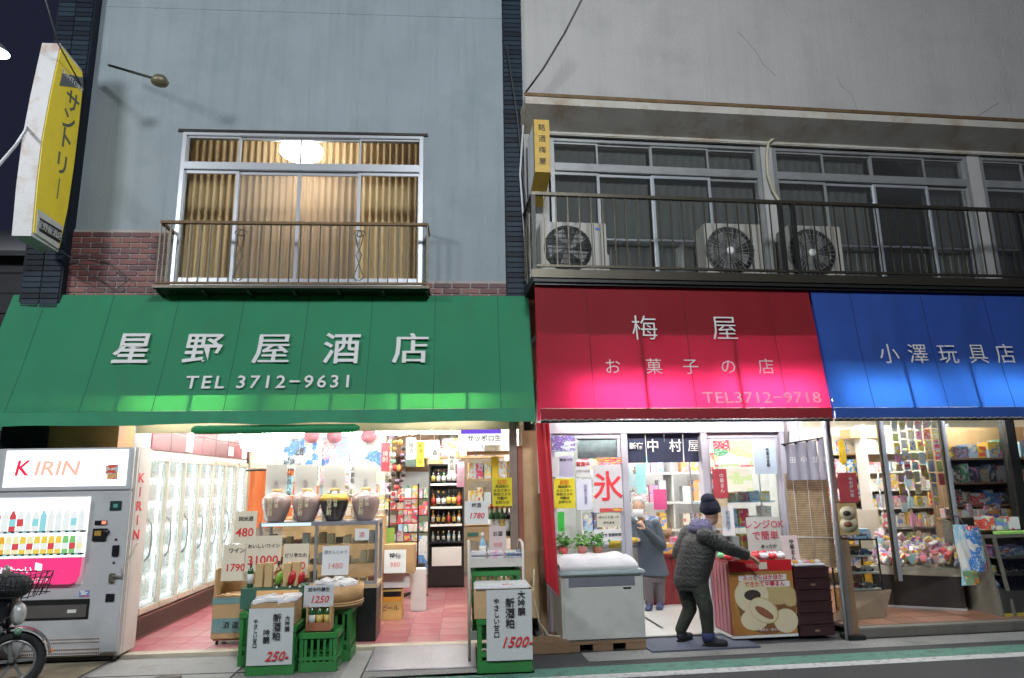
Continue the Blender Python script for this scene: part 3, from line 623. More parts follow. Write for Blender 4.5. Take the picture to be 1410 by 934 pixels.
text('SUNTORY', .085, m_letter, ys, side(97, 112, .024), wid=.42); text('星野屋酒店', .09, m_letter, ys, side(65, 318, .03), wid=.42)
part('stay_arm', MB().tube([(-4.38, 7.05, 4.6), (-4.45, 7.5, 4.7)], .02).tube([(-4.38, 7.0, 5.7), (-4.45, 7.5, 5.7)], .02), m_dark, ys)
# small yellow and white box sign on the right building
U0_, U1_ = FR.P(736, 200, -.62).x, FR.P(757, 200, -.62).x
vs = thing('shop_sign', 'small yellow and white box sign on the corner of the pale grey building', 'sign', ((U0_+U1_)/2, -.62, 4.8), MR)
za, zb_, zc = FR.P(745, 165, -.62).z, FR.P(745, 237, -.62).z, FR.P(735, 262, -.3).z
b = MB(); b.add([(U0_, -.62, zb_), (U1_, -.62, zb_), (U1_, -.62, za), (U0_, -.62, za), (U0_, -.12, zb_-.2), (U1_, -.12, zb_-.2), (U1_, -.12, za), (U0_, -.12, za)], [(0,1,2,3), (5,4,7,6), (0,3,7,4), (1,5,6,2), (3,2,6,7), (0,4,5,1)])
part('housing', b, mat('amber_metal', (.52,.33,.04), .5, var=.15, dirt=(.25,.12,.03), ds=4), vs, MR)
part('white_face', MB().add([(U0_-.006, -.59, zb_), (U0_-.006, -.15, zb_-.17), (U0_-.006, -.15, za-.04), (U0_-.006, -.59, za-.04)], [(0,1,2,3)]), mat('white_acrylic', (.6,.62,.64), .4, emit=.05), vs, MR)
for i, ch in enumerate('銘酒梅屋'): text(ch, .085, m_ink, vs, up((U0_+U1_)/2, -.624, za-.1-i*.135), MR)
part('wall_bracket', MB().box(U0_+.03, U1_-.03, -.12, -.0, za-.5, za-.45), m_dark, vs, MR)
# ============================================================ STREET LAMPS, WIRES, NEIGHBOUR
def street_lamp(x, y, z, label, power, rz=0, poleoff=(-1.2, 0)):
    t = thing('street_lamp', label, 'street lamp', (x+poleoff[0], y+poleoff[1], 0))
    px_, py_ = x+poleoff[0], y+poleoff[1]
    part('pole', MB().tube([(px_, py_, 0), (px_, py_, 3), (px_, py_, z+.7)], [.11,.09,.07], 12), mat('pole_grey', (.2,.2,.2), .6), t)
    part('arm', MB().tube([(px_, py_, z+.55), ((px_+x)/2, (py_+y)/2, z+.5), (x, y, z+.12)], .025, 8), m_aludull, t)
    part('lamp_shade', MB().lathe([(.03,.14), (.08,.12), (.15,.03), (.17,.0), (.16,-.005), (.14,.02), (.05,.08)], (x, y, z), 20), m_aludull, t)
    part('bulb', MB().ball((x, y, z-.0), .12, 16, sz=.6), glow('street_bulb', (.97,.97,1), 9), t)
    ld = bpy.data.lights.new('lamp_light', 'POINT'); ld.energy = power; ld.color = (.90,.95,1); ld.shadow_soft_size = .6
    lo = bpy.data.objects.new('lamp_light', ld); link(lo, t); lo.matrix_basis = WM[t.name].inverted() @ Matrix.Translation((x, y, z-.16)); return t
p = FL.P(-6, 72, 9.0)
street_lamp(p.x, p.y, p.z, 'glowing street lamp at the upper left edge beyond the yellow sign', 250, poleoff=(-1.6, -.4))
street_lamp(-6.9, 1.2, 6.4, 'street lamp across the road beyond the left end of the shops', 900, poleoff=(0, -1.6))
street_lamp(1.0, -.3, 7.0, 'street lamp across the road in front of the sweet shop', 1500, poleoff=(0, -1.6))
def cable(pts, r, lab, name='cable'): return solo(name, MB().tube(pts, r, 5), mat('cable_black', (.05,.05,.05), .6), lab, 'cable')
cable([FL.P(806, -10, 6.4), FL.P(778, 45, 6.7), FL.P(748, 95, 6.95), FL.P(722, 130, 7.2)], .012, 'black cable running down from the top edge to the corner of the rusty canopy')
cable([FL.P(60, -10, 6.2), FL.P(80, 60, 6.6), FL.P(112, 118, 7.3)], .008, 'thin dark cable behind the top of the yellow sign')
solo('service_cable', MB().tube([FL.P(-40, 250, 4.9), FL.P(-2, 228, 5.6), FL.P(22, 200, 6.2), FL.P(40, 172, 6.9)], .015, 6), mat('grey_cable', (.5,.5,.52), .6), 'pale grey cable slanting up behind the white edge of the yellow sign', 'cable')
cable([FL.P(83, 345, 7.3), FL.P(100, 357, 7.35), FL.P(122, 375, 7.4), FL.P(146, 392, 7.45)], .008, 'thin stay wire hanging from the foot of the yellow sign to the brickwork')
cable([FL.P(162, 397, 7.5), FL.P(178, 385, 7.52), FL.P(150, 362, 7.54), FL.P(118, 352, 7.5), FL.P(98, 356, 7.45)], .006, 'loose dark wire looped over the brickwork')
cable([FL.P(697, 60, 7.5), FL.P(712, 160, 7.5), FL.P(722, 260, 7.5), FL.P(728, 330, 7.5), FL.P(728, 400, 7.5)], .010, 'dark cable running down the gap beside the tiled pillar')
solo('service_cable', MB().tube([FL.P(722, 150, 7.45), FL.P(716, 240, 7.5), FL.P(722, 320, 7.5), FL.P(727, 398, 7.5)], .012, 6), mat('grey_cable', (.5,.5,.52), .6), 'pale grey cable bundle running down the corner of the pale grey building', 'cable')
la = thing('wall_lamp', 'small unlit lamp on a long arm reaching over the blue-grey wall', 'lamp', (-4.2, 7.5, 5.9))
a_, b_ = FL.P(150, 90, 7.2), FL.P(208, 107, 6.9); part('arm', MB().tube([a_, b_], .014), m_dark, la); part('lamp_shade', MB().lathe([(.02,.06), (.06,.05), (.09,0), (.08,-.03), (.03,-.05)], FL.P(220, 112, 6.88), 14), mat('dull_brass', (.2,.18,.11), .5, .5), la)
nb = thing('building', 'dark unlit shuttered building beyond the yellow sign at the left', 'building', (-10, 9.5, 0))
part('wall', MB().box(-16, -5.4, 9.4, 15, 0, 4.7), mat('dark_cladding', (.028,.028,.032), .7), nb)
for k in range(16): part('cladding_board', MB().box(-16, -5.38, 9.385-.01*(k % 2), 9.40, .3+k*.28, .3+k*.28+.255), mat('dark_board', (.035,.035,.04), .6, var=.2), nb)
part('roof', MB().add([(-16, 9.1, 4.65), (-5.2, 9.1, 4.65), (-5.2, 12, 6.0), (-16, 12, 6.0), (-16, 9.1, 4.72), (-5.2, 9.1, 4.72), (-5.2, 12, 6.07), (-16, 12, 6.07)], [(0,1,2,3), (4,5,6,7), (0,4,5,1), (1,5,6,2)]), mat('dark_roof', (.02,.02,.025), .6), nb)
part('neighbour_awning', MB().add([(-5.4, 7.3, 2.12), (-4.82, 7.3, 2.10), (-4.82, 8.2, 2.5), (-5.4, 8.2, 2.5)], [(0,1,2,3)]), m_gcan, nb)
# ============================================================ LIQUOR SHOP (left)
ls = thing('liquor_shop_room', 'bright cream-walled interior of the liquor shop', 'room', (-1.5, 10.3, 0)); ls['kind'] = 'structure'
m_back = mat('grey_beige_panel', (.40,.36,.28), .7, dirt=(.3,.27,.2))
part('side_wall', MB().box(-4.72, -4.66, 7.9, 13.3, 0, 2.9), m_cream, ls); part('side_wall', MB().box(.63, .69, 7.8, 13.3, 0, 2.9), m_cream, ls)
part('back_wall', MB().box(-4.7, .7, 13.3, 13.36, 0, 2.9), m_back, ls)
part('ceiling', MB().box(-4.7, .7, 7.58, 13.3, 2.62, 2.68), m_ceil, ls)
part('jamb', MB().box(-4.3, -3.6, 7.56, 7.9, 2.0, 2.35), mat('varnished_board', (.42,.22,.09), .5, var=.2, vs=3, dirt=(.25,.13,.06)), ls)
for k in range(4): part('ceiling_beam', MB().box(-3.3, .6, 9+k*1.1, 9.1+k*1.1, 2.5, 2.619), m_back, ls)
part('partition', MB().box(-1.25, -1.19, 11.9, 13.3, 0, 2.6), m_back, ls)
part('lintel', MB().box(-1.2, -.45, 12.6, 12.66, 2.1, 2.6), mat('brown_board', (.22,.13,.07), .6), ls)
m_room_tube = glow('room_tube', (1,.97,.91), 105)
k = 0
for y in (7.82, 9.3, 11.0):
    for x in (-2.9, -1.3, -.05):
        k += 1
        tubelight('L', x-.6, x+.6, y, 2.40, 'fluorescent tube on the liquor shop ceiling, ' + ('front', 'middle', 'back')[(k-1)//3] + ' row, ' + ('left', 'centre', 'right')[(k-1) % 3], s=m_room_tube, r=.02)
# ---- glass-door refrigerators along the left wall
XR = -3.46; n = 7; YR0 = 8.0; DW = .505
m_fr = mat('beige_door_frame', (.66,.60,.50), .4, .3, var=.08); m_burg = mat('dusty_rose_panel', (.15,.04,.05), .6, var=.1, dirt=(.24,.10,.10))
m_cold = glow('cold_white_light', (.86,.97,1), 7)
fz = thing('refrigerator_cabinet', 'long row of glass-door drink refrigerators with rose header panels along the shop wall', 'refrigerator', (XR-.4, YR0+n*DW/2, 0))
YE = YR0+n*DW
part('body', MB().box(XR-.75, XR-.68, YR0, YE, .04, 2.5).box(XR-.68, XR-.03, YR0-.03, YR0, .04, 2.0).box(XR-.68, XR-.03, YE, YE+.03, .04, 2.5).box(XR-.68, XR-.03, YR0, YE, .04, .30), m_cold if False else m_paper, fz)
part('kick_panel', MB().box(XR-.03, XR+.01, YR0, YE, .05, .27), mat('brown_kick_panel', (.20,.10,.08), .5), fz)
for i in range(9): part('kick_slat', MB().box(XR+.01, XR+.016, YR0, YE, .07+i*.021, .08+i*.021), m_dark, fz)
part('header', MB().box(XR-.68, XR+.0, YR0, YE, 2.0, 2.5), m_paper, fz)
for i in range(n): 
    for j in range(2): part('header_panel', MB().box(XR, XR+.02, YR0+i*DW+.004, YR0+(i+1)*DW-.004, 2.04+j*.225, 2.04+j*.225+.215), m_burg, fz, bevel=.003)
for a, z0, z1 in ((.95, 2.06, 2.42), (2.55, 2.07, 2.2), (3.2, 2.05, 2.3)): part('paper_notice', MB().box(XR+.02, XR+.024, YR0+a, YR0+a+.22, z0, z1), m_paper, fz)
names5 = ('one','two','three','four','five','six','seven')
bt = [(.0,0), (.032,0), (.034,.01), (.034,.16), (.014,.22), (.013,.27), (.015,.275), (.0,.276)]
cold_b = [mat('bottle_ink_%d' % i, c, .25, bump=0) for i, c in enumerate([(.45,.68,.62), (.35,.58,.68), (.8,.85,.85), (.7,.8,.85), (.4,.6,.5), (.7,.6,.42)])]
for i in range(n):
    y0, y1 = YR0+i*DW+.005, YR0+(i+1)*DW-.005
    d = part('door', MB().box(XR-.02, XR+.02, y0, y0+.024, .30, 1.98).box(XR-.03, XR+.03, y1-.024, y1, .30, 1.98).box(XR-.03, XR+.03, y0+.024, y1-.024, .30, .36).box(XR-.03, XR+.03, y0+.024, y1-.024, 1.92, 1.98), m_fr, fz, bevel=.004)
    part('pane', MB().box(XR-.004, XR+.004, y0+.024, y1-.024, .36, 1.92), glass('misted_glass', (.95,.98,1), .1, haze=.22), d)
    part('handle', MB().tube([(XR+.03, y0+.03, .85), (XR+.07, y0+.035, .90), (XR+.085, y0+.035, 1.07), (XR+.07, y0+.035, 1.24), (XR+.03, y0+.03, 1.29)], .009, 6), mat('grey_handle', (.25,.27,.28), .4), d)
    part('light_panel', MB().box(XR-.34, XR-.33, y0, y1, .32, 1.98), m_cold, fz)
    part('edge_tube', MB().tube([(XR-.06, y1-.03, .4), (XR-.06, y1-.03, 1.9)], .012, 6), glow('cold_tube', (.9,.98,1), 12), fz)
    sh = MB(); bo = MB()
    for q in range(6):
        z = .40+q*.27; sh.box(XR-.32, XR-.12, y0, y1, z-.012, z)
        for r_ in range(5):
            for c_ in range(1): bo.cur = (q*3+r_*2+i) % 6; bo.lathe([(a, b*.85) for a, b in bt], (XR-.26, y0+.07+r_*.095, z), 6)
    part('shelf', sh, m_paper, fz); part('bottles', bo, cold_b, fz, kind='stuff')
# ---- generic cards with brush writing
def card(label, fr, r, Y, lines, m=m_creamp, tilt=.12, name='price_card', cat='price card', yaw=0, d=.006):
    """lines: (text, size, material, dx, dz, bold)"""
    M = FRN[fr][1]; x0, x1, z0, z1 = r; cx = (x0+x1)/2
    T = M @ Matrix.Translation((cx, Y, z0)) @ Matrix.Rotation(yaw, 4, 'Z') @ Matrix.Rotation(-tilt, 4, 'X')
    t = bpy.data.objects.new(name, None); t.empty_display_size = .1; link(t, None, T); tag(t, label, cat)
    W, H = x1-x0, z1-z0
    part('board', MB().box(-W/2, W/2, 0, d, 0, H), m, t, T)
    for s, sz, mm, dx, dz, *bo in lines: text(s, sz, mm, t, basis((dx*W, -.003, dz*H), (1,0,0), (0,0,1)), T, bold=bo[0] if bo else .001, ext=.001, **(bo[1] if len(bo) > 1 else {}))
    return t
V = '\n'.join
card('tall cream price card reading 480 in red, beside the refrigerators', 'L', rect('L', 322, 704, 352, 748, 7.5), 7.5, [('純米酒', .05, m_ink, 0, .75), ('480', .12, m_red, 0, .32, .002)])
card('cream price card reading 1790 in red, standing over the blue-grey banded cardboard box', 'L', rect('L', 305, 750, 342, 800, 7.45), 7.45, [('ワイン', .055, m_ink, 0, .82), ('1790', .10, m_red, 0, .35, .002)])
card('widest cream price card reading 31000 in red above the row of boxed bottles', 'L', rect('L', 338, 738, 386, 787, 7.35), 7.35, [('おいしいワイン', .045, m_ink, 0, .70), ('31000', .12, m_red, 0, .30, .003)], yaw=.05)
card('cream price card reading 1280 in red above the red radishes', 'L', rect('L', 389, 749, 424, 792, 7.3), 7.3, [('ピリ辛たれ', .045, m_ink, 0, .62), ('1280', .10, m_red, 0, .28, .002)])
card('white price card with pale red figures standing on the wooden tub', 'L', rect('L', 443, 752, 480, 792, 7.1), 7.1, [('酒まんじゅう', .038, mat('grey_ink', (.3,.3,.35), .7), 0, .78), ('1480', .075, mat('faded_red', (.7,.3,.3), .7, bump=0), 0, .3)], m_paper)
card('orange price card reading 1250 on the front crate', 'L', rect('L', 352, 813, 411, 836, 6.86), 6.86, [('1250', .12, mat('orange_red_ink', (.65,.13,.03), .6, bump=0), 0, .5, .002, {'shear':.3})], mat('orange_card', (.68,.40,.16), .8))
card('grey-white price card reading 1250 above the little bottle carrier', 'L', rect('L', 418, 806, 459, 836, 6.80), 6.80, [('純米吟醸生', .04, m_ink, 0, .78), ('1250', .085, m_red, .02, .33, .002, {'shear':.25})], mat('grey_white_card', (.52,.53,.53), .8))
# ---- hanging strips and crowded stock
def strips(pxs, Y, fr, n0, where):
    for i, (px, py, w_, h_, c_) in enumerate(pxs):
        F_, M_ = FRN[fr]; p = F_.P(px, py, Y+.03*(i % 3)); t = thing('hanging_tag', '%s hanging paper strip, %s from the left %s' % (CNAME[c_], ordn[i], where), 'paper strip', (p.x, p.y, p.z-h_), M_)
        part('strip', MB().sheet(lambda u, v: Vector((p.x+w_*(u-.5), p.y+.012*math.sin(v*4+i), p.z-h_*v)), 3, 6), mat('strip_paper_%d' % c_, [min(.72, x*1.05) for x in PALETTE[c_]], .7), t, M_); text(V(['新酒入荷', '地酒', '特売品', 'お買得', '焼酎', '梅酒'][i % 6]), min(w_*.7, .07), m_ink if c_ in (1, 3, 7, 6, 11) else m_letter, t, up(p.x, p.y-.016, p.z-h_*.5), M_)
        part('cord', MB().tube([(p.x, p.y, p.z), (p.x, p.y, p.z+.25)], .002, 4), m_lw, t, M_)
# ---- crates
def crate(label, x0, x1, y, d, z0, z1, m=m_gcrate, rz=0, fr='L', ns=5, cat='crate', name='beer_crate', group=None):
    M = FRN[fr][1]; t = thing(name, label, cat, ((x0+x1)/2, y+d/2, z0), M, group=group); H = z1-z0
    e = .03
    def ring(za, zb, o=0): return MB().box(x0-o, x1+o, y-o, y+e, za, zb).box(x0-o, x1+o, y+d-e, y+d+o, za, zb).box(x0-o, x0+e, y+e, y+d-e, za, zb).box(x1-e, x1+o, y+e, y+d-e, za, zb)
    part('top_rim', ring(z1-.05, z1, .008), m, t, M, bevel=.004); part('bottom_rim', ring(z0, z0+.10*min(1, H/.4), .004), m, t, M, bevel=.004)
    part('middle_band', ring(z0+H*.30, z0+H*.38, .001), m, t, M)
    for X in (x0, x1-.035):
        for Y in (y, y+d-.035): part('corner_post', MB().box(X, X+.035, Y, Y+.035, z0+.02, z1-.02), m, t, M, bevel=.004)
    W = x1-x0
    for i in range(1, ns): part('slat', MB().box(x0+W*i/ns-.011, x0+W*i/ns+.011, y+.004, y+.016, z0+.08, z1-.05), m, t, M)
    for i in range(1, 3):
        for X in (x0+.004, x1-.016): part('slat', MB().box(X, X+.012, y+d*i/3-.012, y+d*i/3+.012, z0+.08, z1-.05), m, t, M)
    part('base', MB().box(x0+.03, x1-.03, y+.03, y+d-.03, z0+.012, z0+.024), m, t, M)
    return t
def sheetsign(label, x0, x1, y, z0, z1, lines, M=ML):
    t = thing('paper_sign', label, 'paper sign', ((x0+x1)/2, y, z0), M); W, H = x1-x0, z1-z0
    part('sheet', MB().sheet(lambda u, v: Vector((x0+W*u, y-.004*math.sin(PI*v)-.003*math.sin(u*5+v*3), z0+H*v)), 8, 8).sheet(lambda u, v: Vector((x1-W*u, y+.004, z0+H*v)), 1, 1), mat('hanging_paper', (.55,.58,.57), .8, var=.04), t, M)
    for s, sz, mm, dx, dz, *bo in lines: text(s, sz, mm, t, up(x0+W*dx, y-.012, z0+H*dz), M, bold=bo[0] if bo else .001, ext=.001, **(bo[1] if len(bo) > 1 else {}))
    return t
crate('green beer crate at the front left carrying a carton and a hand-lettered sheet', -1.89, -1.48, 6.62, .36, .004, .40)
crate('green beer crate half hidden behind the front left crate', -2.06, -1.93, 6.95, .40, .004, .47, ns=2)
crate('low green beer crate under the little bottle carrier', -1.45, -1.12, 6.67, .34, .004, .33, ns=6)
crate('tall green beer crate under the right side of the wooden tub', -1.40, -1.06, 7.03, .36, .004, .47)
r = rect('L', 342, 826, 408, 850, 6.66)
cb = MB().box(-1.88, -1.50, 6.63, 6.95, .40, .60); solo('carton', cb, m_card, 'open cardboard carton on the front left green crate', 'carton', bevel=.004)
pk = thing('sake_lees_packs', 'white plastic packs heaped in the carton on the front left crate', 'packs', (-1.69, 6.78, .6))
m_film = mat('white_film_pack', (.72,.72,.73), .3, var=.06, vs=8, bump=.3, bs=20)
for i in range(6):
    b = MB().box(-.09, .09, -.06, .06, -.02, .02, T=Matrix.Translation((-1.80+.11*(i % 3), 6.70+.14*(i//3), .61+.012*(i % 2))) @ Euler((random.uniform(-.2,.2), random.uniform(-.2,.2), random.uniform(-.4,.4))).to_matrix().to_4x4()); part('pack', b, m_film, pk, bevel=.012)
sheetsign('hand-lettered white sheet advertising sake lees on the front left crate, priced 250', -1.885, -1.495, 6.605, .09, .56, [(V('大吟醸'), .045, m_ink, .87, .72, .0015), (V('新酒粕'), .075, m_ink, .64, .66, .0035), (V('吟醸'), .06, m_ink, .42, .50, .002), (V('やさしい甘口'), .04, m_ink, .17, .56, .001), ('250-', .11, m_red, .66, .15, .004, {'shear':.35})])
# bottle carrier with three bottles
def bottle(name, label, cat, loc, h, r, mb, ml, cap, M=ML, group=None, n=10, neck=.38, kind=0):
    prof = [(.001,0), (r*.95,.0), (r,.01*h), (r,h*(1-neck)), (r*.8,h*(1-neck+.07)), (r*.38,h*(1-neck+.15)), (r*.33,h*.97), (r*.42,h*.975), (r*.42,h), (.001,h)]
    b = MB(); b.lathe(prof, (0,0,0), n); b.cur = 1; b.lathe([(r*1.02,h*.15), (r*1.02,h*(1-neck)*.85)], (0,0,0), n); b.cur = 2; b.lathe([(r*.44,h*.86), (r*.46,h*1.005), (.001,h*1.006)], (0,0,0), n)
    me = b.mesh('bottle', [mb, ml, cap]); return me
m_bg = mat('dark_green_glass', (.02,.09,.03), .08, bump=0, coat=.3); m_bd = mat('dark_glass', (.012,.012,.015), .08, bump=0, coat=.3); m_ba = mat('amber_glass', (.25,.10,.02), .1, bump=0, coat=.3); m_bc = mat('clear_glass_bottle', (.45,.55,.52), .08, bump=0); m_bl2 = mat('pale_blue_glass', (.25,.45,.6), .1, bump=0)
m_lw = mat('white_label', (.7,.7,.66), .6); m_lr = mat('red_label', (.5,.05,.05), .6); m_ly = mat('gold_label', (.6,.42,.10), .4); m_lb = mat('black_label', (.03,.03,.03), .5); m_lg = mat('green_label', (.1,.3,.12), .6)
BT = [bottle('', '', '', None, 1, .13, a, b_, c) for a, b_, c in ((m_bg,m_lw,m_lr), (m_bd,m_lw,m_ly), (m_ba,m_lw,m_ly), (m_bd,m_ly,m_lb), (m_bc,m_lw,m_lw), (m_ba,m_lr,m_lb), (m_bl2,m_lw,m_lw), (m_bg,m_ly,m_ly))]
BTN = ['green glass bottle with white label', 'black bottle with white label', 'amber bottle with white label', 'black bottle with gold label', 'clear bottle with white label', 'amber bottle with red label', 'pale blue bottle', 'green bottle with gold label']
def put_bottle(k, loc, h, label, group, wide=1, M=ML, cat='bottle', name='bottle'):
    o = inst(name, BT[k], None, Matrix.Translation(Vector(loc)) @ Matrix.Diagonal((h*wide, h*wide, h, 1)), M); tag(o, label, cat, group); return o
cr = thing('bottle_carrier', 'small reddish wooden bottle carrier on the low green crate', 'carrier', (-1.31, 6.84, .33))
cr0, cr1 = -1.42, -1.20
part('bottom', MB().box(cr0, cr1, 6.76, 6.92, .331, .345), m_woodl, cr); part('front_panel', MB().box(cr0, cr1, 6.75, 6.76, .331, .40), mat('reddish_wood', (.34,.13,.06), .6), cr); part('back_panel', MB().box(cr0, cr1, 6.92, 6.93, .331, .54), m_woodl, cr)
for x in (cr0, cr1-.012): part('side_panel', MB().box(x, x+.012, 6.76, 6.92, .345, .54), m_woodl, cr)
for i, x in enumerate((-1.38, -1.31, -1.24)): put_bottle(7 if i else 0, (x, 6.82, .345), .22, ('left', 'middle', 'right')[i]+' one of the three small bottles in the wooden carrier', 'small bottles in the wooden carrier', 1.1)
# cardboard box with teal band, on a dolly
x0, x1, z0, z1 = rect('L', 292, 796, 329, 885, 7.7)
bx = thing('carton', 'cardboard carton with teal printed bands beside the refrigerators', 'carton', ((x0+x1)/2, 7.85, .1))
part('box', MB().box(x0, x1+.12, 7.7, 8.05, .10, .52), m_card, bx, bevel=.006); m_teal = mat('teal_print', (.15,.27,.27), .7)
part('printed_band', MB().box(x0+.01, x1+.11, 7.696, 7.70, .16, .30), m_teal, bx); part('printed_band', MB().box(x0, x1+.12, 7.696, 7.70, .44, .50), m_teal, bx); part('flap', MB().box(x0, x0+.02, 7.72, 8.0, .52, .78).box(x0+.02, x1+.10, 8.0, 8.02, .52, .72), m_card, bx)
text('酒 造', .07, m_ink, bx, up((x0+x1)/2+.06, 7.693, .23))
dl = thing('dolly', 'small wheeled dolly under the teal-banded carton', 'dolly', ((x0+x1)/2, 7.85, .03)); part('board', MB().box(x0+.02, x1+.1, 7.72, 8.03, .08, .098), m_wood, dl)
for X in (x0+.05, x1+.06):
    for Y in (7.76, 7.98): part('wheel', MB().lathe([(.022,-.01), (.022,.01)], (X, Y, .057), 10, T=Matrix.Rotation(PI/2, 4, 'Y')), m_black, dl)
# boxed bottles row behind
x0, x1, z0, z1 = rect('L', 330, 790, 424, 845, 7.15)
gb = thing('carton', 'dark green carton holding boxed bottles behind the front crates', 'carton', (-1.85, 7.3, .3)); part('box', MB().box(-2.12, -1.55, 7.12, 7.42, .475, .66), mat('dark_green_card', (.05,.14,.10), .6), gb)
crate('green beer crate under the dark green carton', -1.90, -1.50, 7.1, .34, .004, .474, ns=4)
crate('green beer crate standing left of the one under the dark green carton', -2.14, -1.92, 7.36, .3, .004, .474, ns=3)
for i in range(6):
    X = -2.06+i*.088
    if i in (0, 3): put_bottle(0 if i == 0 else 5, (X, 7.2, .662), .24, ('green bottle at the left end of the carton of boxed bottles', 'red-labelled bottle between the kraft bottle boxes')[i > 0], None, .95)
    else: crate_box('bottle_box', 'slim kraft bottle box, %s from the left in the dark green carton' % ordn[(1, 2, 4, 5).index(i)], 'bottle box', 'L', (X-.036, X+.036, .662, .87+.01*(i % 3)), 7.17, .07, mat('kraft_box', (.60,.42,.20), .6))
def radish(lab, px, py, col, s=1):
    p = FL.P(px, py, 7.08); t = thing('radish' if 'red' in lab else 'green_pepper', lab, 'vegetable', (p.x, 7.08, .66))
    part('flesh', MB().ball((p.x, 7.08, .755), .045*s, 12, sx=.8, sy=.8, sz=1.5, T=Matrix.Rotation(.25, 4, 'Y')), mat(col[0], col[1], .25), t); part('stalk', MB().tube([(p.x-.01, 7.08, .68), (p.x-.02, 7.07, .665)], .01, 6), m_lw, t)
radish('glossy green pepper lying left of the red radishes', 384, 797, ('pepper_green', (.18,.38,.04)), .95); radish('left of the two glossy red radishes', 402, 799, ('radish_red', (.45,.02,.03))); radish('right of the two glossy red radishes, beside the wooden tub', 415, 800, ('radish_red', (.45,.02,.03)), .9)
# wooden tub with packs
tb = thing('wooden_tub', 'round pale wooden tub with bamboo hoops filled with white packs', 'tub', (-1.24, 7.13, .475))
c0 = (-1.235, 7.2, .475); R_ = .26
part('staves', MB().lathe([(.001,.01), (R_-.01,.01), (R_,.0), (R_+.005,.20), (R_-.015,.20), (R_-.02,.14), (.001,.13)], c0, 40), mat('tub_wood', (.46,.27,.12), .55, var=.18, vs=12), tb)
for z in (.03, .05): part('hoop', MB().lathe([(R_-.0,z-.009), (R_+.012,z), (R_-.0,z+.009)], c0, 40), m_woodl, tb)
for i in range(8):
    A = i*.8; T = Matrix.Translation((c0[0]+math.cos(A)*.13, c0[1]+math.sin(A)*.13, c0[2]+.205)) @ Euler((random.uniform(-.3,.3), random.uniform(-.3,.3), A)).to_matrix().to_4x4()
    o = solo('food_pack', MB().box(-.08, .08, -.055, .055, -.02, .025, T=T), m_film, 'white film-wrapped pack heaped in the wooden tub', 'pack', bevel=.012, group='white packs in the wooden tub')
# glass showcase with black base and jars
SX0, SX1, SYF, SYB = -2.14, -.90, 7.68, 8.12
sc = thing('glass_showcase', 'glass-fronted showcase counter with a black base carrying four sake jars', 'showcase', (-1.5, 7.9, 0))
part('base', MB().box(SX0, SX1, SYF, SYB, .036, .56), m_black, sc, bevel=.004); part('base_top', MB().box(SX0-.01, SX1+.01, SYF-.02, SYB, .56, .60), mat('beige_laminate', (.5,.38,.24), .5), sc, bevel=.004)
f = MB()
for x in (SX0, -1.56, SX1-.03):
    f.box(x, x+.03, SYF, SYF+.03, .60, 1.20)
for x in (SX0, SX1-.03): f.box(x, x+.03, SYB-.03, SYB, .60, 1.20)
f.box(SX0, SX1, SYF-.005, SYB, 1.20, 1.24); f.box(SX0+.03, SX1-.03, SYF+.003, SYF+.027, .60, .63)
part('frame', f, m_steel, sc, bevel=.003); part('light_strip', MB().box(SX0+.03, -1.6, SYF-.012, SYF-.006, 1.205, 1.235), glow('case_strip', (.6,.8,1), 1.0), sc)
part('pane', MB().box(SX0+.03, -1.56, SYF+.012, SYF+.018, .63, 1.2), m_gls, sc); part('pane', MB().box(-1.53, SX1-.03, SYF+.012, SYF+.018, .63, 1.2), m_gls, sc)
for z in (.80, 1.0): part('shelf', MB().box(SX0+.03, SX1-.03, SYF+.06, SYB-.03, z, z+.01), m_gls, sc)
m_food = [mat('case_goods_%d' % i, c, .5) for i, c in enumerate([(.3,.2,.1), (.1,.07,.05), (.5,.4,.25), (.45,.42,.4), (.25,.08,.05)])]
b = MB()
for z in (.60, .81, 1.01):
    for i in range(13): 
        b.cur = random.randrange(5); x = SX0+.08+i*.088; h = random.uniform(.04, .13); b.box(x, x+.065, SYF+.1, SYF+.2, z+.001, z+h)
part('goods', b, m_food, sc, kind='stuff')
x0, x1, z0, z1 = rect('L', 489, 728, 508, 744, 7.67); card('small white notice with an orange top edge on the showcase glass', 'L', (x0, x1, z0, z1), 7.66, [('酒', .06, mat('faded_red', (.7,.3,.3), .7, bump=0), 0, .45)], m_paper, 0, name='notice', cat='notice')
m_jar = mat('mauve_brown_glazed_jar', (.34,.24,.22), .22, var=.1, bump=.03, coat=.5); m_jard = mat('dark_glazed_jar', (.035,.028,.025), .18, coat=.6); m_cork = mat('tan_cork_lid', (.55,.36,.15), .7); m_gold = mat('gold_brush_ink', (.72,.62,.42), .5, bump=0)
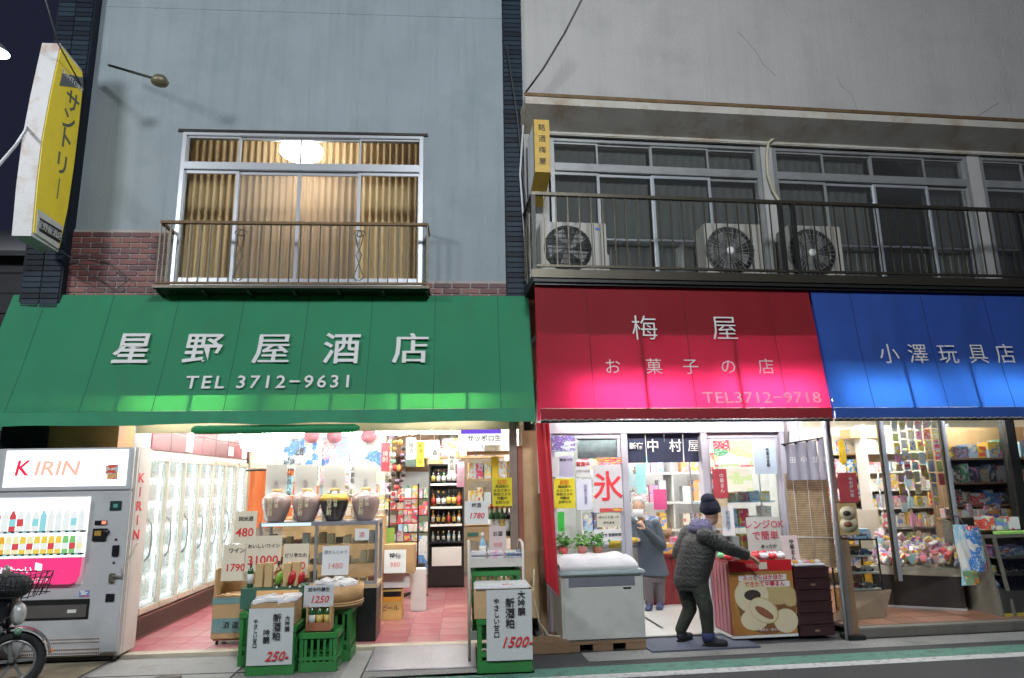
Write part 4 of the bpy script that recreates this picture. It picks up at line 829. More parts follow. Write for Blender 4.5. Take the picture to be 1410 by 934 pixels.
for i, px in enumerate((380, 421, 460, 503)):
    p = FL.P(px, 715, 7.84); r0 = .152; dark = i == 2
    t = thing('sake_jar', ('mauve glazed sake jar with gold characters, leftmost of the row', 'mauve glazed sake jar with gold characters, second from the left', 'dark brown sake jar with gold splashes on its shoulder', 'mauve glazed sake jar at the right end of the row')[i], 'jar', (p.x, 7.84, 1.24), group='sake jars on the showcase')
    c = (p.x, 7.84, 1.24)
    part('body', MB().lathe([(.001,0), (.085,0), (.095,.02), (.135,.12), (r0,.20), (r0-.005,.25), (r0-.04,.285), (.06,.30), (.058,.315)], c, 24), m_jard if dark else m_jar, t)
    if dark: part('gold_splash', MB().lathe([(r0+.001,.215), (r0-.003,.25), (r0-.036,.288)], c, 24), mat('gold_glaze', (.62,.38,.06), .3), t)
    part('lid', MB().lathe([(.055,.30), (.055,.345), (.04,.35), (.001,.35)], c, 16), m_cork, t)
    text(V('純米焼酎'[:4]), .052, m_gold, t, up(p.x-.03, 7.84-.155, 1.24+.155), bold=.002, ls=.85); text(V('吟香'), .045, m_gold, t, up(p.x+.035, 7.84-.154, 1.24+.19), bold=.0015, ls=.85)
    x0, x1, z0, z1 = rect('L', px-16+(1 if i else 2), 640, px+15, 684, 8.0)
    card(('leftmost', 'second from left', 'third from left, behind the dark jar,', 'rightmost')[i]+' of the four plain white cards behind the jars', 'L', (x0, x1, 1.245, z1), 8.0, [(V(['米焼酎', '麦焼酎', '黒糖酒', '芋焼酎'][i]), .05, mat('pale_ink', (.55,.55,.55), .7, bump=0), 0, .6)], m_paper, .0, name='name_card', cat='card')
# things hanging and standing deeper in the shop
def poster(label, fr, px, Y, m, lines=(), name='poster', cat='poster', d=.01, frame=None):
    x0, x1, z0, z1 = rect(fr, *px, Y); M = FRN[fr][1]
    t = thing(name, label, cat, ((x0+x1)/2, Y, z0), M); part('print', MB().box(x0, x1, Y, Y+d, z0, z1), m, t, M)
    if frame: 
        e = .015; part('frame', MB().box(x0-e, x0, Y-.01, Y+d, z0-e, z1+e).box(x1, x1+e, Y-.01, Y+d, z0-e, z1+e).box(x0, x1, Y-.01, Y+d, z1, z1+e).box(x0, x1, Y-.01, Y+d, z0-e, z0), frame, t, M)
    for s, sz, mm, dx, dz, *bo in lines: text(s, sz*(z1-z0), mm, t, up(x0+(x1-x0)*dx, Y-.003, z0+(z1-z0)*dz), M, bold=(bo[0] if bo else .001), ext=.001, **(bo[1] if len(bo) > 1 else {}))
    return t
poster('dark blue night-view poster hanging above the leftmost jars', 'L', (391, 604, 424, 640), 9.3, pack(2, 10, 3, 2.5), name='poster')
poster('white poster with blue figures hanging between the dark poster and the light blue one', 'L', (418, 606, 438, 650), 9.2, pack(3, 2, 3, 3))
poster('light blue poster with white shapes hanging above the dark jar', 'L', (443, 600, 482, 652), 9.3, pack(6, 3, 2, 2.5))
poster('white and blue poster with a large wave shape at the right above the jars', 'L', (491, 600, 529, 648), 9.25, pack(3, 2, 3, 1.6))
poster('framed dark green picture on the far wall above the back doorway', 'L', (558, 626, 584, 642), 12.5, mat('dark_green_picture', (.05,.12,.08), .3), frame=m_black)
for i, (a, lab) in enumerate(((430, 'left'), (461, 'middle'), (508, 'right'))):
    p = FL.P(a, 600, 9.1); h = thing('paper_fan', lab+' of three pink and white paper decorations hung at the top of the posters', 'decoration', (p.x, 9.1, p.z))
    part('fan', MB().lathe([(.001,0), (.09,.01), (.10,.02)], (p.x, 9.1, p.z), 14, sy=1, T=Matrix.Rotation(PI/2, 4, 'X')), mat('pink_paper', (.6,.25,.3), .8), h); part('hanger', MB().tube([(p.x, 9.1, p.z+.09), (p.x, 9.1, 2.6)], .003, 4), m_lw, h)
ob = thing('orange_curtain', 'orange pleated curtain hung in the doorway behind the jars', 'curtain', (-3.1, 11.0, 1.2)); part('drape', pleat(-3.25, -2.2, 11, 1.0, 1.85, .025, .16), mat('orange_cloth', (.62,.17,.05), .8), ob); part('rod', MB().tube([(-3.3, 11, 1.86), (-2.2, 11, 1.86)], .012), m_dark, ob)
ww = thing('partition_cabinet', 'grey-beige panelled wall cupboard behind the hanging posters', 'cupboard', (-2.4, 11.6, 0)); part('carcass', MB().box(-3.45, -1.26, 11.6, 12.0, .0, 2.5), m_back, ww)
for i in range(5): part('door', MB().box(-3.42+i*.43, -3.02+i*.43, 11.575, 11.6, 1.9, 2.45), mat('beige_door', (.46,.42,.33), .6), ww, bevel=.005)
lt = thing('globe_lamp', 'white globe lamp hanging by the far end of the refrigerators', 'lamp', (-3.1, 10.0, 2.2)); p = FL.P(346, 607, 9.6); part('lamp_shade', MB().lathe([(.05,-.14), (.13,-.10), (.15,0), (.13,.10), (.05,.13)], p, 18), glow('globe_glow', (1,.98,.93), 2), lt); part('cord', MB().tube([p+Vector((0,0,.13)), Vector((p.x, p.y, 2.6))], .006, 5), m_black, lt)
# hanging strings of small ornaments
for s_, px in enumerate((537, 545, 553)):
    p = FL.P(px, 598, 8.7); t = thing('ornament_string', ('left', 'middle', 'right')[s_]+' one of three strings of bright ornaments right of the posters', 'ornaments', (p.x, 8.7, p.z-.8))
    part('string', MB().tube([(p.x, 8.7, p.z+.2), (p.x, 8.7, p.z-.85)], .003, 4), m_lr, t)
    for k in range(11): part('charm', MB().ball((p.x+random.uniform(-.03,.03), 8.7, p.z-.02-k*.078), random.uniform(.024,.038), 8, sz=random.uniform(.6,1.2)), random.choice([m_lr, m_lw, m_ly, m_lb, mat('lilac_charm', (.4,.3,.55), .5), mat('mint_charm', (.3,.6,.5), .5)]), t)
# far doorway
sr2 = thing('snack_rack', 'white wire rack of small bright packs between the showcase and the aisle', 'rack', (-1.02, 9.9, .036))
for X in (-1.32, -1.02): part('post', MB().box(X, X+.015, 9.9, 9.915, .036, 1.75), m_alu, sr2)
for k, z in enumerate((.62, .84, 1.06, 1.28, 1.50)):
    part('shelf', MB().box(-1.32, -1.0, 9.9, 10.1, z, z+.01), m_paper, sr2)
    for i in range(4):
        a, mm = rpack(random.choice([3, 11, 6, 7, 5, 1])); crate_box('snack_pack', '%s snack pack on the white wire rack, shelf %s from the bottom, place %s' % (CNAME[a], names5[k], names5[i]), 'pack', 'L', (-1.30+i*.075, -1.235+i*.075, z+.011, z+random.uniform(.11,.19)), 9.92, .1, mm, bevel=.004)
for i, (px, py, c) in enumerate(((572, 632, 7), (583, 612, 3), (601, 600, 9), (619, 604, 3), (640, 622, 7), (655, 620, 3))):
    p = FL.P(px, py, 10.6); a, mm = rpack(c); crate_box('carton', '%s printed carton, %s from the left on the overhead shelf above the aisle' % (CNAME[c], ordn[i]), 'carton', 'L', (p.x-.11, p.x+.12, 2.02, 2.02+random.uniform(.16,.28)), 10.7, .25, mm, rz=random.uniform(-.2,.2))
part('overhead_shelf', MB().box(-.85, .62, 10.65, 11.05, 1.99, 2.015), m_woodl, ls)
fd = thing('back_door', 'pale blue-grey curtained door at the far end of the aisle', 'door', (-.85, 13.0, 0)); part('leaf', MB().box(-1.14, -.50, 13.0, 13.04, .0, 1.84), mat('pale_grey_door', (.52,.56,.56), .5), fd); part('pane', MB().box(-.82, -.60, 12.985, 13.0, .2, 1.5), mat('moss_green_cloth', (.28,.34,.22), .7), fd); part('lintel', MB().box(-1.2, -.42, 12.96, 13.04, 1.84, 1.94), m_wood, fd)
# red display rack at mid aisle
rk = thing('snack_rack', 'red and black snack rack standing left of the aisle', 'rack', (-.80, 9.6, 0))
for X in (-.98, -.60): part('post', MB().box(X, X+.02, 9.5, 9.52, .036, 1.62), m_black, rk)
for k, z in enumerate((.6, .86, 1.1, 1.28, 1.42)): part('shelf', MB().box(-.98, -.58, 9.5, 9.78, z, z+.015), mat('red_enamel', (.5,.05,.05), .4) if k > 1 else m_black, rk)
for k, z in enumerate((.615, .875, 1.115, 1.295, 1.435)):
    for i in range(4):
        a, mm = rpack([0, 3, 3, 0, 3][(k+i) % 5]); crate_box('snack_pack', 'snack pack on the red aisle rack, shelf %s, place %s' % (('five','four','three','two','one')[k], ('one','two','three','four')[i]), 'pack', 'L', (-.965+i*.097, -.88+i*.097, z, z+random.uniform(.09,.13)), 9.52, .12, mm, bevel=.004)
crate_box('board', 'lime green sheet standing beside the snack rack', 'board', 'L', rect('L', 528, 727, 543, 752, 9.2), 9.2, .01, mat('lime_board', (.35,.65,.15), .6), bevel=0)
# aisle cartons
strips([(398, 655, .10, .22, 6), (412, 628, .10, .30, 3), (436, 634, .09, .30, 7), (487, 636, .10, .32, 3), (531, 610, .10, .34, 0), (566, 603, .12, .26, 3), (579, 608, .09, .3, 1), (598, 606, .12, .24, 3), (622, 618, .09, .34, 7), (634, 636, .09, .3, 5)], 8.5, 'L', 0, 'under the liquor shop ceiling')
for i in range(26):
    a, mm = rpack(random.choice([3, 3, 7, 9, 1, 5, 6, 11])); row, c = divmod(i, 7); wd = random.uniform(.07, .11)
    crate_box('packet', '%s packet, %s from left, %s row of the rack behind the showcase' % (CNAME[a], ordn[c], ('bottom', 'second', 'third', 'top')[row]), 'packet', 'L', (-2.05+c*.15, -2.05+c*.15+wd, 1.25+row*.13, 1.25+row*.13+random.uniform(.09, .125)), 8.75+.02*row, .1, mm, rz=random.uniform(-.2,.2), bevel=.005)
part('rear_counter', MB().box(-2.15, -.95, 8.7, 9.0, .036, 1.245), m_woodl, ls)
for q in range(1, 4): part('rear_rack_shelf', MB().box(-2.15, -.95, 8.74, 8.98, 1.245+q*.13-.006, 1.2485+q*.13), m_paper, ls)
for i in range(18):
    a, mm = rpack(random.choice([3, 3, 7, 0, 5, 6, 4])); row, c = divmod(i, 6)
    crate_box('packet', '%s packet, %s from left, %s row of the rack at the aisle end' % (CNAME[a], ordn[c], ('lowest', 'middle', 'top')[row]), 'packet', 'L', (-.98+c*.075, -.915+c*.075, .9+row*.25, .9+row*.25+random.uniform(.12, .2)), 11.0, .1, mm, rz=random.uniform(-.15,.15), bevel=.005)
for q in range(3): part('aisle_end_shelf', MB().box(-1.0, -.54, 10.96, 11.2, .885+q*.25, .899+q*.25), m_dark, ls)
card('white price sheet pinned to the brown carton in the aisle', 'L', rect('L', 529, 757, 559, 789, 8.62), 8.60, [('特価', .07, m_ink, 0, .72), ('980', .08, mat('faded_red', (.7,.3,.3), .7, bump=0), 0, .35)], m_paper, .1)
crate_box('carton', 'brown cardboard carton at the top of the aisle stack', 'carton', 'L', (-1.0, -.58, .565, .90), 8.72, .35, m_card)
crate_box('carton', 'white styrofoam box between the brown cartons of the aisle stack', 'carton', 'L', (-.98, -.64, .40, .564), 8.78, .3, m_paper)
yc = thing('carton', 'yellow beer carton with black lettering at the foot of the aisle stack', 'carton', (-.87, 8.9, .036)); part('box', MB().box(-1.0, -.73, 8.78, 9.1, .036, .38), mat('yellow_orange_card', (.60,.40,.13), .7), yc, bevel=.005); part('printed_band', MB().box(-.995, -.735, 8.777, 8.78, .30, .36), m_black, yc); part('printed_band', MB().box(-.995, -.735, 8.777, 8.78, .25, .30), mat('amber_print', (.75,.35,.03), .6), yc); text('ビール', .07, m_ink, yc, up(-.865, 8.775, .17))
crate_box('waste_bin', 'white plastic bin standing on the aisle floor right of the yellow carton', 'bin', 'L', (-.66, -.47, .036, .55), 9.3, .2, m_paper, bevel=.01)
crate_box('apron', 'blue and white apron hung beside the black bottle shelf', 'apron', 'L', rect('L', 572, 738, 588, 790, 10.9), 10.9, .04, pack(2, 3, 3, 1.5), bevel=.01)
ch = thing('stool', 'dark stool on castors at the far end of the aisle', 'stool', (-.72, 10.4, .036)); part('seat', MB().lathe([(.001,.43), (.15,.43), (.16,.46), (.15,.49), (.001,.49)], (-.70, 10.5, 0), 16), m_black, ch); part('stem', MB().tube([(-.70, 10.5, .1), (-.70, 10.5, .43)], .02), m_dark, ch)
for k in range(5): part('leg', MB().bar((-.70, 10.5, .1), (-.70+.2*math.cos(k*1.256), 10.5+.2*math.sin(k*1.256), .05), .025), m_black, ch)
# black shelf with bottles
BX0, BX1, BY = -.54, .02, 11.3
bs = thing('bottle_shelf', 'black shelf unit with five rows of bottles at the right of the aisle', 'shelf', (-.26, 11.5, .036))
part('back_panel', MB().box(BX0, BX1, 11.62, 11.64, .036, 1.92), m_black, bs)
for x in (BX0, BX1-.025): part('side_panel', MB().box(x, x+.025, BY, 11.62, .036, 1.92), m_black, bs)
lev = (.08, .72, .99, 1.26, 1.62)
for z in lev+(1.92,): part('shelf', MB().box(BX0+.025, BX1-.025, BY, 11.62, z-.025, z), m_black, bs)
for z in (.99, 1.26, 1.62): part('price_rail', MB().box(BX0+.03, BX1-.03, BY-.008, BY, z-.035, z), m_lw, bs)
crate_box('paper_bag', 'pale sheet standing on the lowest level of the black bottle shelf', 'sheet', 'L', (BX0+.06, BX1-.04, .36, .64), 11.28, .02, m_paper, bevel=0); part('panel', MB().box(BX0+.025, BX1-.025, 11.3, 11.32, .08, .36), m_black, bs)
for q, z in enumerate(lev[1:]):
    for i in range(6):
        k = random.choice([(4,6,1), (2,5,3), (1,2,3,5), (0,1,3,4)][q]); h = (.16, .20, .27, .25)[q]*random.uniform(.85, 1.05)
        put_bottle(k, (BX0+.07+i*.083, 11.38, z), h, '%s, place %s on the %s row of the black shelf' % (BTN[k], ('one','two','three','four','five','six')[i], ('lowest','second','third','top')[q]), None, 1.1)
# goods over black shelf
crate_box('carton', 'tan carton on top of the black bottle shelf', 'carton', 'L', rect('L', 588, 618, 612, 640, 11.35), 11.35, .25, m_card, base=1.922, rz=.15)
crate_box('carton', 'white carton lying against the tan one above the black bottle shelf', 'carton', 'L', rect('L', 612, 612, 632, 640, 11.32), 11.32, .2, m_paper, base=1.922, rz=-.2)
# right-hand wall shelves with signboard
sg = thing('light_box_sign', 'white and violet light-box sign over the right-hand goods shelf', 'sign', (.18, 7.7, 2.0)); x0, x1, z0, z1 = rect('L', 631, 584, 690, 612, 7.66)
part('housing', MB().box(x0, x1, 7.66, 7.86, z0, z1), glow('sign_white', (1,.97,.92), .95), sg); part('violet_band', MB().box(x0+.03, x1, 7.654, 7.66, z0+(z1-z0)*.52, z1), glow('violet_band', (.16,.08,.62), 1), sg); part('white_stroke', MB().box(x0+.1, x1-.08, 7.650, 7.654, z1-.05, z1-.02), m_paper, sg)
text('サッポロ生', .075, mat('grey_ink', (.3,.3,.35), .7), sg, up((x0+x1)/2+.05, 7.65, z0+.06), bold=.002)
wl_ = thing('goods_shelf', 'crowded pale wooden goods shelf along the right wall of the liquor shop', 'shelf', (.3, 8.1, .036))
for z in (.62, 1.06, 1.36, 1.66, 1.96): part('shelf', MB().box(.05, .60, 7.72, 8.3, z-.02, z), m_woodl, wl_)
for x in (.05, .58): part('post', MB().box(x, x+.02, 8.28, 8.30, .036, 2.0), m_woodl, wl_)
for q, (z, hh) in enumerate(((.62,.20), (1.06,.2), (1.36,.22), (1.66,.24))):
    for i in range(6):
        a, mm = rpack(random.choice([3, 3, 7, 5, 1, 0, 9])) ; h = hh*random.uniform(.7, 1)
        if q == 3 and i == 3: a, mm, h = 1, mat('bright_yellow_tin', (.75,.50,.03), .4), .24
        crate_box('packet', '%s packet, place %s, %s level of the pale wooden goods shelf' % (CNAME[a], names5[i], ('lowest','second','third','top')[q]), 'packet', 'L', (.065+i*.085, .14+i*.085, z, z+h), 7.74+.02*(i % 2), .12, mm, bevel=.004, rz=random.uniform(-.1,.1))
for i in range(5): put_bottle((0,0,7,1,0)[i], (.31+i*.055, 7.6, 1.062), .33, 'tall green sake bottle, place %s beside the yellow notice' % names5[i], None, .9)
part('ledge', MB().box(.05, .60, 7.55, 7.719, 1.04, 1.06), m_woodl, wl_)
def notice(label, fr, px, Y, rot=0):
    x0, x1, z0, z1 = rect(fr, *px, Y); M = FRN[fr][1]; t = thing('notice', label, 'notice', ((x0+x1)/2, Y, z0), M); W = x1-x0; H = z1-z0; c = (x0+x1)/2
    part('sheet', MB().box(x0, x1, Y, Y+.004, z0, z1), mat('yellow_paper', (.72,.60,.02), .7, var=.04), t, M)
    text('防犯', .05, mat('orange_ink', (.8,.15,.02), .6, bump=0), t, up(c, Y-.003, z1-.045), M, bold=.001)
    for k in range(5): text(['商店街の', 'みなさまへ', '防犯カメラ', '作動中', 'お知らせ'][k], .036, m_ink, t, up(c, Y-.003, z1-.09-k*.040), M)
notice('yellow printed notice hung in front of the green bottles of the liquor shop', 'L', (678, 658, 705, 697), 7.3)
card('white price card with red 1780 figures over the cartons at the right', 'L', rect('L', 640, 690, 672, 722, 7.32), 7.32, [('梅酒', .05, m_ink, 0, .8), ('1780', .08, m_red, 0, .35, .002, {'shear':.2})], m_paper, .08)
crate_box('carton', 'brown carton with a green printed label above the white goods rack', 'carton', 'L', (.03, .29, 1.03, 1.19), 7.36, .18, m_card); crate_box('carton_label', 'small dark green label on the brown carton', 'label', 'L', (.05, .16, 1.08, 1.12), 7.352, .004, mat('dark_green_card', (.05,.14,.10), .6), bevel=0)
card('pinkish price card standing on the white goods rack', 'L', rect('L', 674, 725, 697, 768, 7.1), 7.1, [('お酒', .05, m_ink, 0, .75), (V(['特選']), .045, mat('faded_red', (.7,.3,.3), .7, bump=0), 0, .4), ('350', .05, mat('faded_red', (.7,.3,.3), .7, bump=0), 0, .15)], mat('pinkish_paper', (.62,.50,.48), .8), .12)
# white tubular rack with crates and packs
wr = thing('tube_rack', 'white tubular goods rack holding packs beside the doorway', 'rack', (.3, 7.0, .004)); m_wt = mat('white_enamel_tube', (.60,.58,.52), .4, dirt=(.4,.35,.28), ds=6)
RX = (.06, .57)
for x in RX: part('side_frame', MB().tube([(x, 6.80, .02), (x, 6.80, 1.0), (x, 6.86, 1.05), (x, 7.22, 1.05), (x, 7.28, 1.0), (x, 7.28, .02)], .013, 8), m_wt, wr)
for z in (.22, .86): part('tray', MB().box(.06, .57, 6.8, 7.28, z-.012, z).box(.06, .57, 6.79, 6.80, z-.02, z+.06), m_wt, wr)
for x in RX:
    for y in (6.80, 7.28): part('castor', MB().lathe([(.02,-.01), (.02,.01)], (x, y, .024), 10, T=Matrix.Rotation(PI/2, 4, 'Y')), m_black, wr)
crate('green crate on the lower tray of the white rack', .09, .54, 6.84, .38, .222, .52, ns=6); crate('green crate stacked right under the top tray of the white rack', .09, .54, 6.84, .38, .522, .80, ns=6)
for i in range(9):
    a, mm = (3, 5, 2)[i % 3], [m_film, pack(5, 3, 3, 3), pack(2, 3, 8, 3)][i//3]
    crate_box('sweets_pack', 'flat %s pack, %s of the %s pile on the white rack top tray' % (('white', 'pink', 'blue and white')[i//3], names5[i % 3], ('left', 'middle', 'right')[i//3]), 'pack', 'L', (.075+(i//3)*.165, .225+(i//3)*.165, .862+(i % 3)*.038, .896+(i % 3)*.038), 6.82+.01*(i % 2), .2, mm, rz=random.uniform(-.06,.06), bevel=.008)
put_bottle(6, (.20, 7.22, .862), .26, 'pale blue bottle standing behind the packs on the white rack', None); put_bottle(4, (.28, 7.22, .862), .22, 'clear bottle standing behind the packs on the white rack', None)
crate('green crate at the kerb under a wooden box with a hand-lettered sheet', .13, .60, 6.42, .36, .004, .45, ns=4)
wb = thing('wooden_box', 'open pale wooden box on the front right green crate', 'box', (.36, 6.6, .45))
part('front_panel', MB().box(.10, .63, 6.41, 6.425, .452, .68), m_woodl, wb); part('back_panel', MB().box(.10, .63, 6.785, 6.80, .452, .68), m_woodl, wb)
for x in (.10, .615): part('side_panel', MB().box(x, x+.015, 6.425, 6.785, .452, .68), m_woodl, wb)
part('base', MB().box(.115, .615, 6.425, 6.785, .452, .465), m_woodl, wb); part('lid_cloth', MB().box(.10, .60, 6.43, 6.80, .685, .72), m_film, wb, bevel=.012); text('250', .07, mat('faded_red', (.7,.3,.3), .7, bump=0), wb, basis((.40, 6.5, .7225), (1,0,0), (0,1,0)))
sheetsign('large hand-lettered white sheet advertising sake lees on the front right crate, priced 1500', .205, .605, 6.395, .11, .69, [(V('大吟醸'), .07, m_ink, .77, .80, .003), (V('新酒粕'), .085, m_ink, .52, .66, .003), (V('やさしい甘口'), .055, m_ink, .22, .60, .001), ('1500-', .12, m_red, .64, .25, .004, {'shear':.35})])
crate('green crate tucked behind the front right crate', .12, .60, 6.80, .01+.0, .004, .05, ns=2) if False else None
# posts and planks at the joint
solo('wooden_post', MB().box(.50, .58, 7.42, 7.52, 0, 2.3), mat('grey_brown_post', (.22,.17,.14), .7, var=.2), 'grey-brown square wooden post at the right edge of the liquor shop opening', 'post', bevel=.004)
solo('wooden_board', MB().box(.64, .80, 7.46, 7.49, .25, 2.16), mat('pale_plank', (.50,.34,.18), .65, var=.25, vs=2, dirt=(.30,.20,.11)), 'tall pale wooden board leaning in the gap between the two shops', 'board', bevel=.003)
solo('wooden_board', MB().box(.585, .64, 7.44, 7.50, .15, 2.0), mat('red_brown_plank', (.28,.10,.06), .7, var=.2), 'narrow red-brown board left of the pale board between the shops', 'board', bevel=.003)
solo('wooden_board', MB().box(.79, .86, 7.40, 7.45, .12, 1.5), m_wood, 'weathered brown board at the foot of the gap between the shops', 'board', bevel=.003)
solo('timber_block', MB().box(.62, 1.02, 7.02, 7.25, .0, .12), m_wood, 'rough timber block on the ground left of the white freezer', 'timber', bevel=.008)
solo('cable', MB().tube([(.72, 7.3, .75), (.70, 7.2, .5), (.74, 7.1, .28), (.82, 7.04, .17), (.93, 7.02, .16)], .009, 6), mat('cream_hose', (.40,.38,.26), .5), 'cream power cable drooping onto the timber block', 'cable')
# ============================================================ SWEET SHOP (middle)
m_ssw = mat('white_shop_wall', (.70,.70,.70), .7)
s2 = thing('sweet_shop_room', 'bright white interior of the sweet shop', 'room', (1.5, 2, 0), MR); s2['kind'] = 'structure'
b = MB(); b.box(-.06, 0, .0, 3.6, 0, 2.7).box(2.98, 3.03, .0, 3.6, 0, 2.7).box(-.06, 3.03, 3.6, 3.66, 0, 2.7)
part('room_wall', b, m_ssw, s2, MR); part('ceiling', MB().box(-.06, 7.6, .0, 3.6, 2.7, 2.75), m_ceil, s2, MR)
for k, (x, y) in enumerate(((.8, .5), (2.2, .5), (.8, 2.0), (2.2, 2.0))):
    tubelight('R', x-.6, x+.6, y, 2.5, ('front left', 'front right', 'back left', 'back right')[k]+' fluorescent tube on the sweet shop ceiling', s=m_room_tube, r=.02)
m_sash = mat('lilac_white_aluminium', (.60,.58,.63), .35, .3, var=.04)
sf = thing('storefront', 'aluminium sliding-door front of the sweet shop, open in the middle', 'shop front', (1.5, .05, 0), MR)
zh0 = FR.P(920, 597, .05).z
H_ = part('head_rail', MB().box(.02, 2.85, -.03, .12, zh0, zh0+.16), m_sash, sf, MR, bevel=.004)
part('rail_label', MB().box(.98, 1.13, -.034, -.03, zh0+.03, zh0+.08), mat('pale_cyan_label', (.35,.65,.75), .5), sf, MR)
for px0, px1 in ((752, 760), (857, 866), (968, 977), (1078, 1088)):
    a, c = FR.P(px0, 680, .02).x, FR.P(px1, 680, .02).x; part('upright', MB().box(a, c, -.02, .1, .036, zh0), m_sash, sf, MR, bevel=.004)
ux = [FR.P(q, 680, .02).x for q in (760, 857, 866, 968, 977, 1078)]
def leaf(a, c, y, z0, z1, par, mullion=False):
    d = part('door', MB().box(a, a+.04, y, y+.03, z0, z1).box(c-.04, c, y, y+.03, z0, z1).box(a+.04, c-.04, y, y+.03, z1-.05, z1).box(a+.04, c-.04, y, y+.03, z0, z0+.10), m_sash, par, MR, bevel=.003)
    part('pane', MB().box(a+.04, c-.04, y+.012, y+.018, z0+.1, z1-.05), m_gls, d, MR); return d
leaf(ux[0], ux[1], .0, .04, zh0-.005, sf); leaf(ux[4]-.0, ux[5], .03, .04, zh0-.06, sf)
part('head_filler', MB().box(ux[4], ux[5], .02, .08, zh0-.058, zh0-.002), m_sash, sf, MR)
# posters on the glass
def sticker(label, px, m, lines=(), Y=-.012, **k): return poster(label, 'R', px, Y, m, lines, d=.004, **k)
m_lil = pack(8, 3, 6, 4); m_lilac = mat('lilac_poster', (.55,.52,.68), .6)
sticker('lilac leaflet at the top left of the sweet shop glass', (760, 600, 792, 622), pack(8, 3, 3, 3)); sticker('lilac plum blossom leaflet on the left sweet shop glass', (770, 628, 790, 657), mat('lilac_poster', (.55,.52,.68), .6), [('梅まつり', .16, m_ink, .5, .8)])
sticker('white sheet beside the plum blossom leaflet', (760, 630, 769, 657), m_paper); sticker('white round-cornered notice with a red headline above the long white sheet', (793, 634, 813, 657), m_paper, [('営業中', .3, m_red, .5, .75), ('10時−20時', .2, mat('pale_ink', (.55,.55,.55), .7, bump=0), .5, .35)])
sticker('long white handwritten sheet between the yellow notice and the ice banner', (794, 660, 815, 702), mat('lilac_white_paper', (.68,.68,.75), .7), [(V('和菓子各種'), .13, mat('lilac_ink', (.35,.3,.5), .7, bump=0), .6, .5)])
sticker('frosty white and blue print across the top of the left sweet shop pane', (795, 600, 852, 632), mat('frost_print', (.60,.68,.74), .5, var=.3, vs=14), Y=.024)
ib = sticker('white shaved-ice banner with a large red character', (817, 640, 857, 706), mat('ice_banner_white', (.62,.60,.60), .7, var=.04), [('氷', .66, mat('ice_red', (.72,.04,.05), .6, bump=0), .5, .5, .006)], name='banner', cat='banner')
x0, x1, z0, z1 = rect('R', 822, 630, 856, 639, -.014); part('top_strip', MB().box(x0, x1, -.016, -.012, z0, z1), pack(0, 5, 1, 5), ib, MR)
x0, x1, z0, z1 = rect('R', 826, 700, 857, 705, -.016); part('bottom_strip', MB().box(x0, x1, -.018, -.0125, z0, z1), pack(0, 0, 1, 3), ib, MR)
notice('yellow printed notice on the sweet shop pane beside the red drape', 'R', (763, 659, 792, 700), -.018)
sticker('cream notice of small print low on the left pane right of the plant', (822, 707, 855, 726), mat('cream_notice', (.62,.60,.48), .7), [('ポイントカード', .22, m_ink, .5, .7), ('承ります', .22, m_ink, .5, .3)]); sticker('grey notice of small print under the cream notice', (818, 729, 856, 745), m_paper, [('お知らせ 営業時間', .3, m_ink, .5, .5)])
sticker('green and white festival poster at the top of the right sweet shop pane', (983, 606, 1036, 643), pack(11, 4, 0, 2)); sticker('cream and green poster under the festival poster', (1001, 645, 1036, 677), pack(7, 11, 0, 2.5))
sticker('pale blue vertical-text poster at the top right of the right pane', (1038, 608, 1069, 653), mat('pale_blue_poster', (.50,.60,.68), .6), [(V('休業日水曜'), .12, m_ink, .62, .5, .001)])
sticker('white vertical notice low on the right pane beside the customer', (994, 697, 1011, 738), m_paper, [(V('和洋菓子'), .17, mat('blue_grey_ink', (.2,.3,.4), .6, bump=0), .5, .5)])
sticker('cream poster with large dull red lettering about warming buns', (1029, 712, 1076, 762), mat('cream_warm_poster', (.55,.56,.50), .6), [('レンジOK', .27, mat('dull_red_ink', (.50,.06,.10), .6, bump=0), .5, .78, .001), ('で簡単', .27, mat('dull_red_ink', (.50,.06,.10), .6, bump=0), .52, .47, .001), ('あったか', .12, m_ink, .6, .18)], Y=-.03)
sticker('dark red tilted pennant hung left in the right pane', (982, 646, 1002, 686), mat('dark_red_pennant', (.40,.05,.06), .6), [(V('中華まん'), .17, mat('pinkish_paper', (.62,.50,.48), .8), .6, .5)], name='pennant', cat='pennant'); sticker('small bun picture under the dark red pennant', (984, 687, 1003, 727), mat('bun_photo', (.55,.42,.25), .6, var=.4, vs=12))
# noren
m_noren = cloth('navy_cloth', (.018,.022,.05), (.03,.04,.08), .1); nx0, nx1, nz0, nz1 = rect('R', 863, 597, 967, 637, .06)
no = thing('shop_curtain', 'short navy shop curtain with white characters across the sweet shop doorway', 'shop curtain', ((nx0+nx1)/2, .06, nz0), MR)
for k in range(4):
    a, c = nx0+(nx1-nx0)*k/4+.003, nx0+(nx1-nx0)*(k+1)/4-.003
    part('cloth_panel', MB().sheet(lambda u, v: Vector((a+(c-a)*u+.01*(1-v)*math.sin(k*2), .06+.012*math.sin(u*6+k)*(1-v), nz0+(nz1-nz0)*v)), 8, 4), m_noren, no, MR)
part('rod', MB().tube([(nx0, .06, nz1), (nx1, .06, nz1)], .01), m_dark, no, MR)
for ch, px, s in (('新宿', 876, .08), ('中', 899, .15), ('村', 930, .15), ('屋', 955, .14)):
    p = FR.P(px, 615, .03); text(ch, s, mat('cream_lettering', (.75,.73,.65), .6, bump=0), no, up(p.x, .03, p.z), MR, bold=0 if ch == '屋' else .002)
